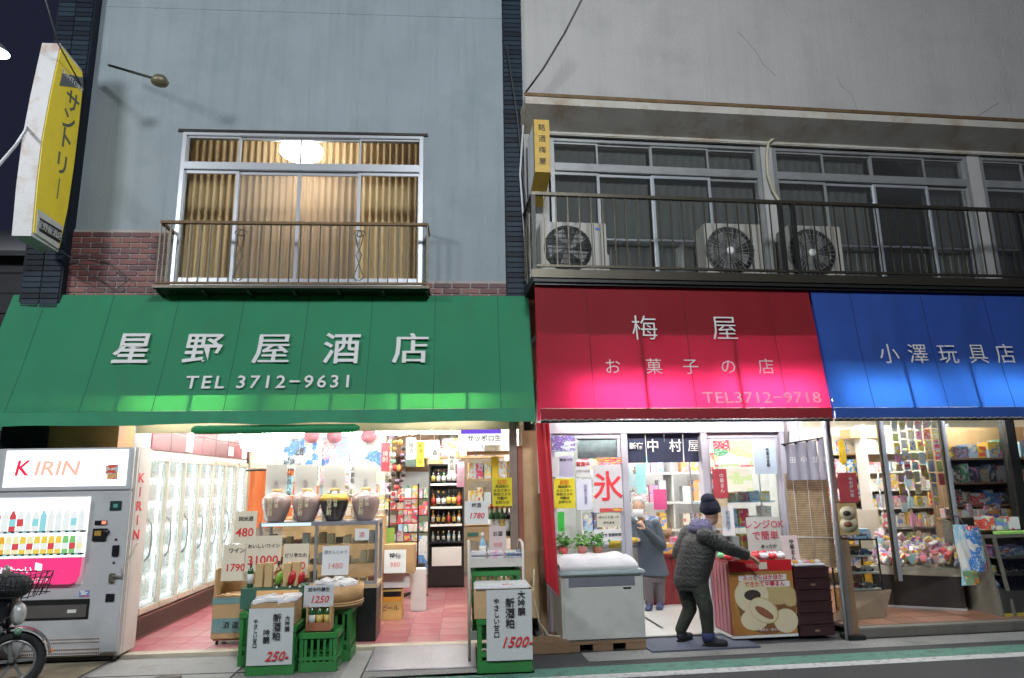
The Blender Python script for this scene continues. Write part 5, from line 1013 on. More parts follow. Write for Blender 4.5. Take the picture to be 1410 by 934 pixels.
# shelves at the back of the shop
bsf = thing('wall_shelf', 'white wall shelves of sweets and drinks behind the doorway of the sweet shop', 'shelf', (1.9, 2.6, .03), MR)
for z in (.92, 1.30, 1.72): part('shelf', MB().box(.9, 2.95, 2.3, 2.7, z-.03, z), m_paper, bsf, MR)
for x in (.9, 1.58, 2.26, 2.93): part('divider', MB().box(x, x+.02, 2.32, 2.7, .03, 2.15), m_paper, bsf, MR)
for q, (z, hh) in enumerate(((.92,.26), (1.30,.32), (1.72,.30))):
    i = 0; x = .93
    while x < 2.85:
        wd = random.uniform(.09,.16); a, mm = rpack(random.choice([0, 0, 5, 9, 6, 3] if q else [1, 10, 4, 7, 6]))
        if not any(abs(x+wd/2-s_) < wd/2+.02 for s_ in (1.59, 2.27)):
            crate_box('sweets_box', '%s sweets box, %s from left, %s back shelf of the sweet shop' % (CNAME[a], ordn[i], ('lowest','middle','top')[q]), 'sweets box', 'R', (x, x+wd-.012, z+.001, z+hh*random.uniform(.65, 1)), 2.34, .16, mm, rz=random.uniform(-.05,.05)); i += 1
        x += wd
rc = thing('counter', 'dark red panelled counter inside the sweet shop doorway', 'counter', (2.0, 1.75, .03), MR)
part('top', MB().box(1.62, 2.95, 1.56, 2.1, .62, .66), mat('dark_red_lacquer', (.20,.02,.025), .35, var=.1), rc, MR, bevel=.006)
part('body', MB().box(1.65, 2.93, 1.6, 2.1, .03, .62), MATS['dark_red_lacquer'], rc, MR)
for i in range(5):
    for j in range(2): part('panel', MB().box(1.68+i*.25, 1.90+i*.25, 1.588, 1.6, .09+j*.27, .33+j*.27), MATS['dark_red_lacquer'], rc, MR, bevel=.004)
for i in range(7):
    a, mm = rpack(random.choice([6, 6, 1, 3, 0, 4])); crate_box('sweets_box', '%s box standing on the dark red counter, %s from the left' % (CNAME[a], ordn[i]), 'sweets box', 'R', (1.66+i*.175, 1.81+i*.175, .661, .661+random.uniform(.12,.26)), 1.66, .2, mm, rz=random.uniform(-.1,.1))
bk = thing('basket', 'brown wicker gift basket on the dark red counter', 'basket', (1.98, 1.95, .66), MR); part('bowl', MB().lathe([(.001,.0), (.07,.0), (.10,.12), (.09,.12)], (1.98, 1.95, .83), 14), m_wood, bk, MR); part('handle', MB().tube([(1.98+.095*math.cos(k*PI/10), 1.95, .95+.17*math.sin(k*PI/10)) for k in range(11)], .008, 5), m_wood, bk, MR); part('block', MB().box(1.90, 2.06, 1.87, 2.03, .66, .83), m_wood, bk, MR)
sticker('bright pink hanging card behind the old woman', (900, 674, 918, 702), mat('bright_pink_card', (.62,.08,.25), .6), Y=1.2, name='hanging_card', cat='card'); sticker('cyan and dark printed panel at the upper left behind the doorway', (866, 640, 876, 677), pack(6, 10, 6, 2), Y=2.2); sticker('pale turquoise panel hanging behind the navy curtain', (876, 638, 889, 680), mat('turquoise_panel', (.30,.62,.66), .5), Y=2.0)
# items inside the right pane
dsp = thing('display_shelf', 'glass display shelf of pale boxes behind the right sweet shop pane', 'shelf', (2.3, .4, .03), MR)
for z in (.80, 1.08, 1.36): part('shelf', MB().box(1.86, 2.74, .25, .6, z-.015, z), mat('pale_blue_shelf', (.35,.55,.68), .4), dsp, MR)
for x in (1.86, 2.73): part('post', MB().box(x, x+.015, .58, .6, .03, 1.8), m_alu, dsp, MR)
for q, z in enumerate((.80, 1.08, 1.36)):
    for i in range(6):
        a, mm = rpack(random.choice([6, 3, 7, 0, 3])); crate_box('sweets_box', '%s box, %s from left, %s shelf behind the right sweet shop pane' % (CNAME[a], ordn[i], ('lowest','middle','top')[q]), 'sweets box', 'R', (1.89+i*.14, 2.01+i*.14, z+.001, z+random.uniform(.10,.22)), .3, .14, mm)
part('skirt', MB().box(1.88, 2.72, .26, .28, .03, .78), mat('cream_board', (.6,.57,.5), .7), dsp, MR)
# plants behind the freezer
for k, (px, col) in enumerate(((775, (.42,.05,.05)), (801, (.45,.14,.12)), (822, (.30,.10,.06)))):
    p = FR.P(px, 745, -.12); t = thing('potted_plant', ('leftmost leafy potted plant behind the white freezer', 'middle leafy potted plant behind the white freezer', 'small leafy plant in a brown pot at the right behind the white freezer')[k], 'plant', (p.x, -.12, .72), MR)
    part('pot', MB().lathe([(.001,0), (.04,0), (.055,.11), (.045,.11)], (p.x, -.12, .83), 14), mat('pot_%d' % k, col, .5), t, MR); part('stand', MB().box(p.x-.05, p.x+.05, -.17, -.07, .72, .83), m_wood, t, MR)
    lf = MB().add([(0,0,0), (.018,.02,.01), (0,.05,0), (-.018,.02,.01)], [(0,1,2,3)]).mesh('leaf', mat('leaf_green_%d' % (k % 2), ((.10,.30,.05), (.16,.38,.08))[k % 2], .5))
    for i in range(70): inst('leaf', lf, t, Matrix.Translation((p.x+random.gauss(0,.045), -.12+random.gauss(0,.035), .99+random.gauss(0,.04))) @ Euler((random.uniform(-1,1), random.uniform(-1,1), random.uniform(0,6))).to_matrix().to_4x4() @ Matrix.Scale(random.uniform(.7,1.3), 4), MR)
    part('stem', MB().tube([(p.x, -.12, .93), (p.x+.01, -.12, 1.0)], .006, 5), m_wood, t, MR)
solo('green_strip', MB().box(FR.P(768, 720, -.1).x, FR.P(777, 720, -.1).x, -.11, -.10, 1.10, 1.3), mat('vivid_green', (.05,.5,.06), .5), 'vivid green strip standing behind the leftmost potted plant', 'strip', MR)
# chest freezer, pallet, quilt
m_frz = mat('off_white_enamel', (.54,.55,.51), .4, var=.05, dirt=(.33,.33,.28), ds=3)
fz2 = thing('chest_freezer', 'off-white chest freezer on a wooden pallet before the sweet shop', 'freezer', (.45, -.25, .09), MR)
part('body', MB().box(.04, .87, -.53, .0, .09, .70), m_frz, fz2, MR, bevel=.02)
part('lid_rim', MB().box(.02, .89, -.55, .02, .70, .745), mat('blue_grey_rim', (.40,.47,.48), .35), fz2, MR, bevel=.012)
part('glass_strip', MB().box(.11, .78, -.537, -.531, .60, .685), mat('smoky_strip', (.25,.26,.30), .15, .3), fz2, MR); part('badge', MB().box(.66, .74, -.535, -.53, .565, .58), m_dark, fz2, MR)
pl = thing('pallet', 'low brown wooden pallet under the off-white freezer', 'pallet', (.45, -.25, 0), MR)
for i in range(4): part('plank', MB().box(.0, .86, -.54+i*.14, -.43+i*.14, .065, .088), m_wood, pl, MR, bevel=.003)
for x in (.0, .33, .66): part('block', MB().box(x, x+.2, -.54, -.0, .0, .064), m_wood, pl, MR, bevel=.003)
m_quilt = mat('white_quilt', (.66,.64,.64), .8, var=.05, bump=.2, bs=14)
def qf(u, v):
    x = .03+.80*u; y = -.50+.47*v; e = min(u, 1-u, v, 1-v); return Vector((x+.006*math.sin(v*9), y, .80+.075*min(1, e*9)**.5+.008*math.sin(u*17)*math.sin(v*9)))
b = MB().sheet(qf, 30, 16); b.sheet(lambda u, v: Vector((.03+.80*u+.006*math.sin(0), -.50-.012*math.sin(PI*v)-.006*math.sin(u*20), .748+.055*v)), 30, 4); b.sheet(lambda u, v: Vector((.83+.01*math.sin(PI*v), -.50+.47*u, .748+.055*v)), 10, 4)
part_q = solo('quilt', b, m_quilt, 'thick folded white quilt lying over the freezer lid', 'quilt', MR)
# red side drape of the awning front corner
DT0, DT1, DB0, DB1 = FR.P(739, 600, -.62), FR.P(757, 600, -.62), FR.P(751, 800, -.62), FR.P(771, 823, -.62)
def drape(u, v):
    a = FR.P(738, 590, -.62).x+.0; px = 745+(768-745)*(1-v); w0 = FR.P(768, 700, -.62).x-FR.P(748, 700, -.62).x
    x = (DB0.x*(1-u)+DB1.x*u)*(1-v)+(DT0.x*(1-u)+DT1.x*u)*v; y = -.62+.03*math.sin(u*7+v*2)-.0*v; zb_2 = DB0.z*(1-u)+DB1.z*u; z = zb_2+(2.2-zb_2)*v; return Vector((x, y, z))
solo('red_drape', MB().sheet(drape, 12, 16), cloth('red_drape_cloth', (.45,.02,.035), (.9,.05,.08), .35), 'tied-back red drape hanging from the left corner of the red awning', 'drape', MR)
# ---- bun stand, stacked trays, blind
px0, px1 = 1.80, 2.49; YT = -.45
st = thing('bun_stand', 'red stand with a large steamed-bun poster and wrapped buns on top', 'stand', ((px0+px1)/2, -.2, .03), MR)
m_dred = mat('dark_red_board', (.26,.03,.035), .35, var=.1, coat=.2)
part('body', MB().box(px0, px1, YT+.006, YT+.50, .06, .78), m_dred, st, MR, bevel=.004); part('trim', MB().box(px0-.006, px1+.004, YT-.004, YT+.51, .035, .06), m_paper, st, MR)
b = MB()
for i in range(5): b.box(px0-.008, px0-.0005, YT+.03+i*.09, YT+.10+i*.09, .08, .76)
part('side_flute', b, mat('rose_board', (.38,.12,.15), .4), st, MR, kind='stuff')
m_pbg = mat('poster_brown', (.46,.20,.05), .35, var=.3, vs=4, bump=0); m_bun = mat('bun_cream', (.66,.58,.38), .5, var=.06, bump=.02); m_bun2 = mat('bun_shade', (.50,.38,.18), .5, bump=0); m_bean = mat('bean_paste', (.05,.035,.03), .5, bump=0); m_meat = mat('meat_brown', (.26,.10,.05), .5, bump=0)
W_, Z0p, Z1p = px1-px0, .065, .785
po = part('poster', MB().box(px0, px1, YT-.002, YT+.005, Z0p, Z1p), m_pbg, st, MR)
part('poster_header', MB().box(px0, px1-.0, YT-.003, YT-.002, Z1p-.11, Z1p), mat('poster_red', (.60,.02,.03), .35, bump=0), st, MR)
def flat(name, cx, cz, rx, rz, m, off, a=0, n=22, a0=0, a1=2*PI):
    T = basis((px0+cx*W_, YT-.003-off, Z0p+cz*(Z1p-Z0p)), (math.cos(a),0,math.sin(a)), (-math.sin(a),0,math.cos(a)))
    pts = [(rx*W_*math.cos(a0+(a1-a0)*k/n), rz*W_*math.sin(a0+(a1-a0)*k/n)) for k in range(n+(0 if a1-a0 > 6 else 1))]
    b = MB().prism(pts, T, .0008); return part(name, b, m, st, MR)
flat('printed_steamer', .55, .42, .50, .47, mat('steamer_tan', (.42,.22,.07), .4, bump=0), .000); flat('printed_steamer', .56, .40, .46, .42, mat('steamer_dark', (.22,.10,.04), .4, bump=0), .0012)
flat('printed_bun', .93, .48, .13, .13, m_bun2, .002); flat('printed_bun', .74, .55, .24, .17, m_bun2, .0028); flat('printed_bun', .34, .50, .26, .23, m_bun2, .0036); flat('printed_bun', .325, .525, .265, .235, m_bun, .0044); flat('printed_filling', .34, .53, .13, .075, m_bean, .0056)
flat('printed_bun', .83, .17, .19, .17, m_bun, .004); flat('printed_bun', .34, .20, .21, .15, m_bun, .0052); flat('printed_bun', .50, .32, .24, .17, m_bun2, .0064, -.5); flat('printed_bun', .49, .32, .225, .155, m_bun, .0072, -.5); flat('printed_filling', .50, .29, .16, .055, m_meat, .0084, -.55)
m_wl = mat('poster_white_ink', (.75,.7,.66), .5, bump=0); m_rl = mat('poster_red_ink', (.55,.03,.04), .5, bump=0)
part('poster_strip', MB().box(px0+.10, px0+.62, YT-.006, YT-.003, Z1p-.20, Z1p-.145), m_wl, st, MR); part('poster_strip', MB().box(px0+.10, px0+.65, YT-.006, YT-.003, Z1p-.265, Z1p-.21), m_wl, st, MR)
text('ふっくらほかほか', .055, m_rl, st, up(px0+.36, YT-.009, Z1p-.172), MR, bold=.0012); text('できたて中華まん', .055, m_rl, st, up(px0+.375, YT-.009, Z1p-.237), MR, bold=.0012)
text('中村屋', .05, mat('pale_red_ink', (.6,.25,.22), .5, bump=0), st, up(px0+.26, YT-.006, Z1p-.055), MR); part('poster_tag', MB().box(px0+.33, px0+.42, YT-.006, YT-.003, Z1p-.09, Z1p-.02), m_creamp, st, MR); text('肉まん・あんまん', .03, m_wl, st, up(px0+.40, YT-.014, Z0p+.045), MR)
cols4 = [(.62,.05,.06), (.70,.68,.68), (.72,.70,.70), (.65,.06,.07), (.15,.5,.2)]
for i in range(14):
    x = px0+.05+(i % 7)*.095; y = YT+.08+(i//7)*.16; k = (0, 1, 2, 3, 1, 0, 2)[i % 7] if i < 7 else (4, 1, 0, 1, 3, 1, 1)[i % 7]
    b = MB().ball((0, 0, .035), .052, 12, sz=.68); b.cur = 1; b.lathe([(.03,.062), (.024,.074), (.001,.076)], (0,0,0), 10)
    for v_ in range(len(b.v)): pass
    t_ = b.mesh('wrapped_bun', [m_film if k not in (0, 3, 4) else mat('bun_wrap_%d' % k, cols4[k], .3), mat('bun_wrap_0', cols4[0], .3) if k in (1, 3) else m_film])
    o = bpy.data.objects.new('wrapped_bun', t_); link(o, None, MR @ Matrix.Translation((x, y, .781)) @ Matrix.Rotation(i, 4, 'Z') @ Matrix.Scale(random.uniform(.95,1.15), 4)); tag(o, '%s wrapped bun, %s from the left in the %s row on the bun stand' % ('red' if k in (0, 3) else 'green' if k == 4 else 'white', ordn[i % 7], 'front' if i < 7 else 'back'), 'bun')
card('pinkish vertical price card standing between the bun stand and the dark trays', 'R', (2.50, 2.68, .71, 1.01), -.30, [(V('中華まん'), .055, m_ink, .1, .5)], mat('pinkish_paper', (.62,.50,.48), .8), .12)
for i in range(6):
    z = .035+i*.112; t = thing('stacking_tray', 'dark brown stacking tray, %s from the bottom, beside the bun stand' % ordn[i], 'tray', (2.69, -.27, z), MR)
    m_tr = mat('dark_maroon_plastic', (.045,.018,.02), .35, var=.15)
    part('wall', MB().box(2.505, 2.875, -.49, -.06, z, z+.108), m_tr, t, MR, bevel=.005); part('rim', MB().box(2.50, 2.88, -.497, -.055, z+.088, z+.108), m_tr, t, MR, bevel=.004)
    if i in (0, 4): part('handle_label', MB().box(2.66, 2.71, -.494, -.491, z+.04, z+.06), m_wood, t, MR)
b = MB()
tr = solo('sweets_tray', MB().box(2.52, 2.86, -.47, -.08, .71, .735), m_film, 'flat white tray of wrapped sweets on top of the dark tray stack', 'tray', MR, bevel=.01)
for i in range(5): crate_box('sweet', 'small %s wrapped sweet, %s from the left on the white tray' % (('orange', 'white', 'pink', 'orange', 'white')[i], ordn[i]), 'sweet', 'R', (2.54+i*.062, 2.59+i*.062, .736, .765), -.42, .06, mat(('orange_wrap', 'white_wrap', 'pink_wrap', 'orange_wrap', 'white_wrap')[i], ((.7,.4,.1), (.7,.7,.7), (.65,.35,.4), (.7,.4,.1), (.7,.7,.7))[i], .4), bevel=.008)
bx0, bx1, bz0, bz1 = rect('R', 1087, 652, 1145, 775, -.12)
bd = thing('reed_blind', 'woven tan reed blind hanging behind the stacked trays', 'blind', ((bx0+bx1)/2, -.12, bz0), MR)
m_reed = [mat('reed_%d' % i, c, .7, var=.3, vs=14, bump=.1) for i, c in enumerate([(.50,.36,.21), (.58,.44,.28), (.42,.30,.18)])]
b = MB(); z = bz0-.06; i = 0
while z < bz1:
    i += 1; b.cur = i*7 % 3; o_ = random.uniform(-.004,.004); b.box(bx0+o_, bx1+o_, -.12-.003*(i % 2), -.112, z, z+.0078); z += .0083
part('backing_cloth', MB().box(bx0, bx1, -.108, -.104, bz0-.06, bz1), mat('tan_backing', (.40,.30,.18), .9), bd, MR)
part('reeds', b, m_reed, bd, MR, kind='stuff')
for x in (bx0+.08, (bx0+bx1)/2, bx1-.08): part('binding_cord', MB().tube([(x, -.128, bz0-.05), (x, -.128, bz1)], .003, 4), m_lw, bd, MR)
part('white_cord', MB().tube([(bx0, -.13, FR.P(1110, 739, -.13).z), (bx1+.06, -.13, FR.P(1145, 741, -.13).z)], .005, 5), m_lw, bd, MR)
gx0, gx1, gz0, gz1 = rect('R', 1082, 612, 1144, 661, -.30)
gn = thing('shop_curtain', 'short grey-lilac cloth curtain in four flaps above the reed blind', 'shop curtain', ((gx0+gx1)/2, -.30, gz0), MR)
m_gn = cloth('grey_lilac_cloth', (.36,.36,.42), (.3,.3,.36), .3)
for k in range(4):
    a, c = gx0+(gx1-gx0)*k/4, gx0+(gx1-gx0)*(k+1)/4-.006
    part('cloth_panel', MB().sheet(lambda u, v: Vector((a+(c-a)*u+.006*math.sin(v*3+k), -.30+.022*math.sin(u*PI*1.6+k)*(1.1-v), gz0+(gz1+.02*k-gz0)*v)), 8, 5), m_gn, gn, MR); text('田中甘味'[k], .075, m_lw, gn, up((a+c)/2, -.335, gz0+(gz1-gz0)*.55), MR)
for k in range(5): part('hook', MB().box(gx0+(gx1-gx0)*k/4-.012, gx0+(gx1-gx0)*k/4+.012, -.315, -.30, gz1-.02+.02*k, gz1+.01+.02*k), m_dark, gn, MR)
part('rod', MB().tube([(gx0-.03, -.297, gz1-.0), (gx1+.03, -.297, gz1+.085)], .008), m_dark, gn, MR)
part('meter_board', MB().box(2.86, 3.04, .02, .05, 1.95, 2.3), m_paper, s2, MR); part('pier', MB().box(2.80, 3.05, .05, .3, .03, 2.36), m_cream, s2, MR)
solo('downpipe', MB().tube([(2.80, -.02, 1.9), (2.80, -.02, 2.35)], .025), mat('dull_pipe', (.2,.18,.17), .5), 'dull brown pipe beside the sweet shop front, above the grey-lilac curtain', 'pipe', MR)
# boundary post between the sweet shop and the toy shop
U = 2.985
bp = thing('boundary_post', 'grey metal boundary post between the sweet shop and the toy shop', 'post', (U, -.56, 0), MR)
part('post', MB().box(U-.022, U+.022, -.59, -.55, .0, 2.22), mat('weathered_steel_post', (.20,.18,.17), .5, .3, var=.2), bp, MR, bevel=.003); part('thin_pole', MB().tube([(U-.06, -.60, 0), (U-.06, -.60, 2.2)], .014), m_alu, bp, MR)
part('back_board', MB().box(U+.032, U+.10, -.57, -.42, .0, 1.0), m_wood, bp, MR); part('foot', MB().box(U-.05, U+.14, -.63, -.45, .0, .05), m_dark, bp, MR, bevel=.01)
rx0, rx1, rz0, rz1 = rect('R', 1155, 651, 1181, 692, -.64); poster('red hanging banner with white vertical writing on the boundary post', 'R', (1155, 651, 1181, 692), -.64, mat('banner_red', (.50,.07,.08), .6, var=.2, vs=6), [(V('中村屋中華'), .14, m_letter, .66, .5)], name='banner', cat='banner', d=.004)
bn = poster('tan bun picture hanging under the red banner on the boundary post', 'R', (1155, 693, 1181, 737), -.64, mat('tan_bun_sheet', (.50,.36,.16), .6, var=.2, vs=8), name='banner', cat='banner', d=.004)
x0, x1, z0, z1 = rect('R', 1157, 697, 1179, 733, -.645)
for cz, m_, h in ((.72, m_bun, .10), (.30, m_bun, .11)):
    c = ((x0+x1)/2, -.6445, z0+(z1-z0)*cz); part('printed_bun', MB().lathe([(h, 0), (h, .001)], (0,0,0), 18, T=basis(c, (1,0,0), (0,0,1)) @ Matrix.Diagonal((.9,.75,1,1))), m_, bn, MR); part('printed_filling', MB().lathe([(h*.45, 0), (h*.45, .001)], (0,0,0), 14, T=basis((c[0]-.01, -.647, c[2]), (1,0,0), (0,0,1)) @ Matrix.Diagonal((1,.6,1,1))), m_bean if cz > .5 else m_meat, bn, MR)
# ============================================================ TOY SHOP (right)
ts = thing('toy_shop_room', 'cream interior of the toy shop', 'room', (5.2, 1.7, 0), MR); ts['kind'] = 'structure'
b = MB(); b.box(3.035, 3.08, .31, 3.2, 0, 2.7).box(7.5, 7.55, .0, 3.2, 0, 2.7).box(3.08, 7.5, 3.2, 3.25, 0, 2.7)
part('room_wall', b, m_cream, ts, MR)
for k, (x, y) in enumerate(((3.9, .4), (3.9, 1.7), (5.3, .4), (5.3, 1.5))): tubelight('R', x-.6, x+.6, y, 2.5, ('front left', 'back left', 'front right', 'back right')[k]+' fluorescent tube on the toy shop ceiling', s=m_room_tube, r=.02)
tf = thing('storefront', 'aluminium-framed glass front of the toy shop', 'shop front', (4.5, 0, .1), MR)
U1, U2 = FR.P(1221, 650, .0).x, FR.P(1307, 650, .0).x; U3 = FR.P(1400, 700, 0).x
part('head_rail', MB().box(3.08, 7.4, -.03, .07, 2.30, 2.38), m_alu, tf, MR)
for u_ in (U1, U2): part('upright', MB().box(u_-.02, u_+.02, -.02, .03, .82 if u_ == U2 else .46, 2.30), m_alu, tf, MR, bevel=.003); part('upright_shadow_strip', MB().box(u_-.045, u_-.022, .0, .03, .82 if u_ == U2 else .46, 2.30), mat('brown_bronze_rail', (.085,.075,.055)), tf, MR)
part('upright', MB().box(U3, U3+.12, -.03, .08, .1, 2.3), m_dark, tf, MR); part('pane', MB().box(U1+.02, U2-.045, .0, .006, .56, 2.30), m_gls, tf, MR)
part('pane', MB().box(U2+.02, U3, .0, .006, .9, 2.30), m_gls, tf, MR)
# shelves along the left/back wall seen through the open door
def shelves(label, u0, u1, v, zs, depth, m, where, palette, hh=.22, wmin=.09, wmax=.2, dim=1.0, back=None):
    t = thing('toy_shelf', label, 'shelf', ((u0+u1)/2, v+depth/2, .1), MR)
    for z in zs: part('shelf', MB().box(u0, u1, v, v+depth, z-.022, z), m, t, MR)
    for x in (u0-.02, u1): part('side_panel', MB().box(x, x+.02, v, v+depth, .1, max(zs)+.4), m, t, MR)
    part('back_panel', MB().box(u0, u1, v+depth, v+depth+.01, .1, max(zs)+.4), back or m_cream, t, MR)
    for q, z in enumerate(zs):
        x = u0+.015; i = 0
        while x < u1-wmin and i < 22:
            w_ = min(random.uniform(wmin, wmax), u1-x-.005); a, mm = rpack(random.choice(palette), dim)
            crate_box('toy_box', '%s toy box, %s, %s level, %s' % (CNAME[a], ordn[i], ('lowest','second','third','fourth','fifth','sixth','seventh')[q], where), 'toy box', 'R', (x, x+w_-.008, z+.001, z+hh*random.uniform(.55, 1)), v+.02+random.uniform(0,.04), min(depth-.08, .18), mm, rz=random.uniform(-.06,.06), bevel=.003)
            x += w_; i += 1
    return t
shelves('cream shelves of toy boxes seen through the open toy shop door', 4.05, 5.25, 2.1, (.30, .66, .98, 1.30, 1.62, 1.95), .3, m_woodl, 'shelves behind the open toy shop door', [3, 3, 7, 2, 0, 1, 6], .26)
shelves('shelves of small toys behind the middle glass of the toy shop', 4.98, 6.3, 1.75, (.66, .93, 1.18, 1.43, 1.68, 1.95), .25, m_paper, 'middle glass shelves', [3, 3, 1, 6, 7, 5, 11, 3], .20, .06, .13)
shelves('dim wooden shelves of boxed toys behind the right glass of the toy shop', FR.P(1310, 650, .35).x, FR.P(1410, 650, .35).x+.4, .42, (.96, 1.25, 1.52, 1.82), .3, m_wood, 'right glass shelves', [10, 2, 4, 0, 9, 10, 6, 3], .24, .09, .2, .8, m_woodl)  # box inks darkened by dim, weak light put into the colour
crate_box('carton', 'brown cardboard carton on top of the cream shelves in the toy shop', 'carton', 'R', rect('R', 1160, 592, 1212, 614, 2.0), 1.85, .22, m_card, base=2.16, rz=.1)
# low display case with heaped toys behind the middle glass
dc = thing('toy_display_case', 'dark-sided display case with a cream top edge heaped with small bagged toys', 'display case', (4.7, .5, .1), MR)
def Tq(px, py, z=.1): return FR.G(px, py, z)
A0 = Vector((4.60, .93)); A1 = Vector((4.74+.22, -.06))
# plan: runs from back left to front right along the glass line
pc = [(U1+.03, .55), (U2+.02, .06), (U2+.45, .50), (U1+.6, 1.2)]
def prism_z(poly, z0, z1): 
    n = len(poly); return MB().add([(x, y, z0) for x, y in poly]+[(x, y, z1) for x, y in poly], [tuple(reversed(range(n))), tuple(range(n, 2*n))]+[(i, (i+1) % n, (i+1) % n+n, i+n) for i in range(n)])
part('base', prism_z(pc, .10, .47), mat('dark_case_side', (.03,.025,.022), .4, dirt=(.06,.05,.045)), dc, MR)
ctr_ = (sum(p[0] for p in pc)/4, sum(p[1] for p in pc)/4)
part('top_edge', prism_z([(ctr_[0]+(x-ctr_[0])*1.03, ctr_[1]+(y-ctr_[1])*1.03) for x, y in pc], .47, .56), mat('cream_laminate_edge', (.50,.46,.38), .5), dc, MR, bevel=.004)
part('kick_strip', prism_z([(ctr_[0]+(x-ctr_[0])*1.015, ctr_[1]+(y-ctr_[1])*1.015) for x, y in pc], .102, .125), m_alu, dc, MR)
cnt = 0
for i in range(150):
    a, b_ = random.random(), random.random(); x = (pc[0][0]*(1-a)+pc[1][0]*a)*(1-b_)+(pc[3][0]*(1-a)+pc[2][0]*a)*b_; y = (pc[0][1]*(1-a)+pc[1][1]*a)*(1-b_)+(pc[3][1]*(1-a)+pc[2][1]*a)*b_
    k, mm = rpack(random.choice([5, 5, 3, 3, 0, 8, 1, 6])); s = random.uniform(.05,.10); h = .56+random.uniform(.01,.05)+b_*.35*random.random()+.12*a*random.random()
    T = Matrix.Translation((x, y, h)) @ Euler((random.uniform(-.7,.7), random.uniform(-.7,.7), random.uniform(0,3))).to_matrix().to_4x4()
    b = MB().box(-s*.6, s*.6, -s*.25, s*.25, -s*.5, s*.6, T=T); solo('bagged_toy', b, mm, 'small %s bagged toy, %s %s of the heap on the toy display case' % (CNAME[k], 'rear' if b_ > .5 else 'front', ('left', 'middle', 'right')[min(2, int(a*3))]), 'toy', MR, bevel=.008, group='bagged toys heaped on the display case')
rk3 = thing('toy_stand', 'wire stand of hanging toy packets above the heaped display case', 'rack', (5.0, .9, .56), MR)
for X in (4.55, 4.95, 5.35): part('post', MB().tube([(X, .95, .56), (X, .95, 1.75)], .01), m_alu, rk3, MR)
for z in (.95, 1.2, 1.45, 1.7): part('wire', MB().tube([(4.5, .94, z), (5.4, .94, z)], .006), m_alu, rk3, MR)
for q, z in enumerate((.95, 1.2, 1.45)):
    for i in range(9):
        if random.random() < .25: continue
        k, mm = rpack(random.choice([3, 3, 1, 5, 0, 6, 7])); h = random.uniform(.12,.19); crate_box('toy_packet', '%s toy packet, %s from left, %s wire of the toy stand' % (CNAME[k], ordn[i], ('lowest','middle','upper')[q]), 'packet', 'R', (4.51+i*.098, 4.51+i*.098+random.uniform(.06,.09), z+.02, z+.02+h), .90, .03, mm, bevel=.004)
for i in range(7):
    px = 1232+i*11; p = FR.P(px, 600, .35); t = thing('toy_string', 'hanging string of small packaged toys, %s from the left behind the middle toy shop glass' % ordn[i], 'toys', (p.x, .35, 1.1), MR); zz = 2.28; part('cord', MB().tube([(p.x, .35, 2.3), (p.x, .35, 1.15)], .002, 4), m_lw, t, MR)
    while zz > 1.25 and (i % 2 == 0 or zz > 1.6):
        h = random.uniform(.08, .14); part('toy_card', MB().box(p.x-.04, p.x+.04, .335, .348, zz-h, zz), rpack(random.choice([3, 3, 1, 5, 0, 6, 7, 11]))[1], t, MR, bevel=.004); zz -= h+.02
for i in range(12):
    px = 1312+i*8; p = FR.P(px, 705, .32); a, mm = rpack(random.choice([3, 5, 9, 1, 6, 8])); crate_box('toy_box', '%s toy pack, %s from the left behind the glass above the grey cabinet' % (CNAME[a], ordn[i]), 'toy pack', 'R', (p.x-.04, p.x+.035, 1.105, 1.105+random.uniform(.08, .18)), .41, .08, mm, rz=random.uniform(-.3,.3), bevel=.006)
part('inner_ledge', MB().box(FR.P(1309, 705, .32).x, 6.6, .40, .56, 1.08, 1.104), m_woodl, tf, MR)
# small glass case and fallen board by the door
x0, x1 = 3.22, 3.60
gc = thing('small_glass_case', 'small glass case of toy cars just inside the toy shop door', 'display case', (3.4, .2, .1), MR)
gx = (FR.P(1168, 780, .1).x, FR.P(1211, 780, .1).x)
for X in gx:
    for Y in (.1, .42): part('post', MB().box(X-.008, X+.008, Y-.008, Y+.008, .10, .92), m_dark, gc, MR)
for z in (.36, .54, .72, .90): part('shelf', MB().box(gx[0], gx[1], .1, .42, z, z+.012), m_lw if z < .9 else m_dark, gc, MR)
part('plinth', MB().box(gx[0], gx[1], .1, .42, .10, .34), m_woodl, gc, MR); part('pane', MB().box(gx[0]+.01, gx[1]-.01, .094, .098, .36, .90), m_gls, gc, MR)
def toycar(lab, x, y, z, col, s=1):
    t = thing('toy_car', lab, 'toy car', (x, y, z), MR); m_ = mat('toy_paint_'+lab.split()[0], col, .25, coat=.5)
    T = Matrix.Translation((x, y, z))
    part('body', MB().prism([(-.07*s,.012), (.07*s,.012), (.07*s,.035), (.03*s,.04), (.015*s,.062), (-.035*s,.062), (-.05*s,.04), (-.07*s,.036)], T @ Matrix(((1,0,0,0), (0,0,-1,.03), (0,1,0,0), (0,0,0,1))) @ Matrix.Translation((0,0,.06)), .06), m_, t, MR)
    for dx in (-.045, .045): part('wheel', MB().lathe([(.014,-.034), (.014,.034)], (x+dx*s, y, z+.014), 10, T=Matrix.Rotation(PI/2, 4, 'X')), m_black, t, MR)
for q, z in enumerate((.372, .552, .732)):
    for i in range(2): toycar(('maroon', 'grey', 'brown', 'silver', 'dark', 'blue')[q*2+i]+' toy car on the %s shelf of the small glass case' % ('lowest', 'middle', 'upper')[q], gx[0]+.12+i*.17, .2, z, ((.2,.03,.04), (.2,.2,.2), (.12,.06,.04), (.4,.4,.4), (.05,.05,.06), (.08,.12,.25))[q*2+i], 1.05)
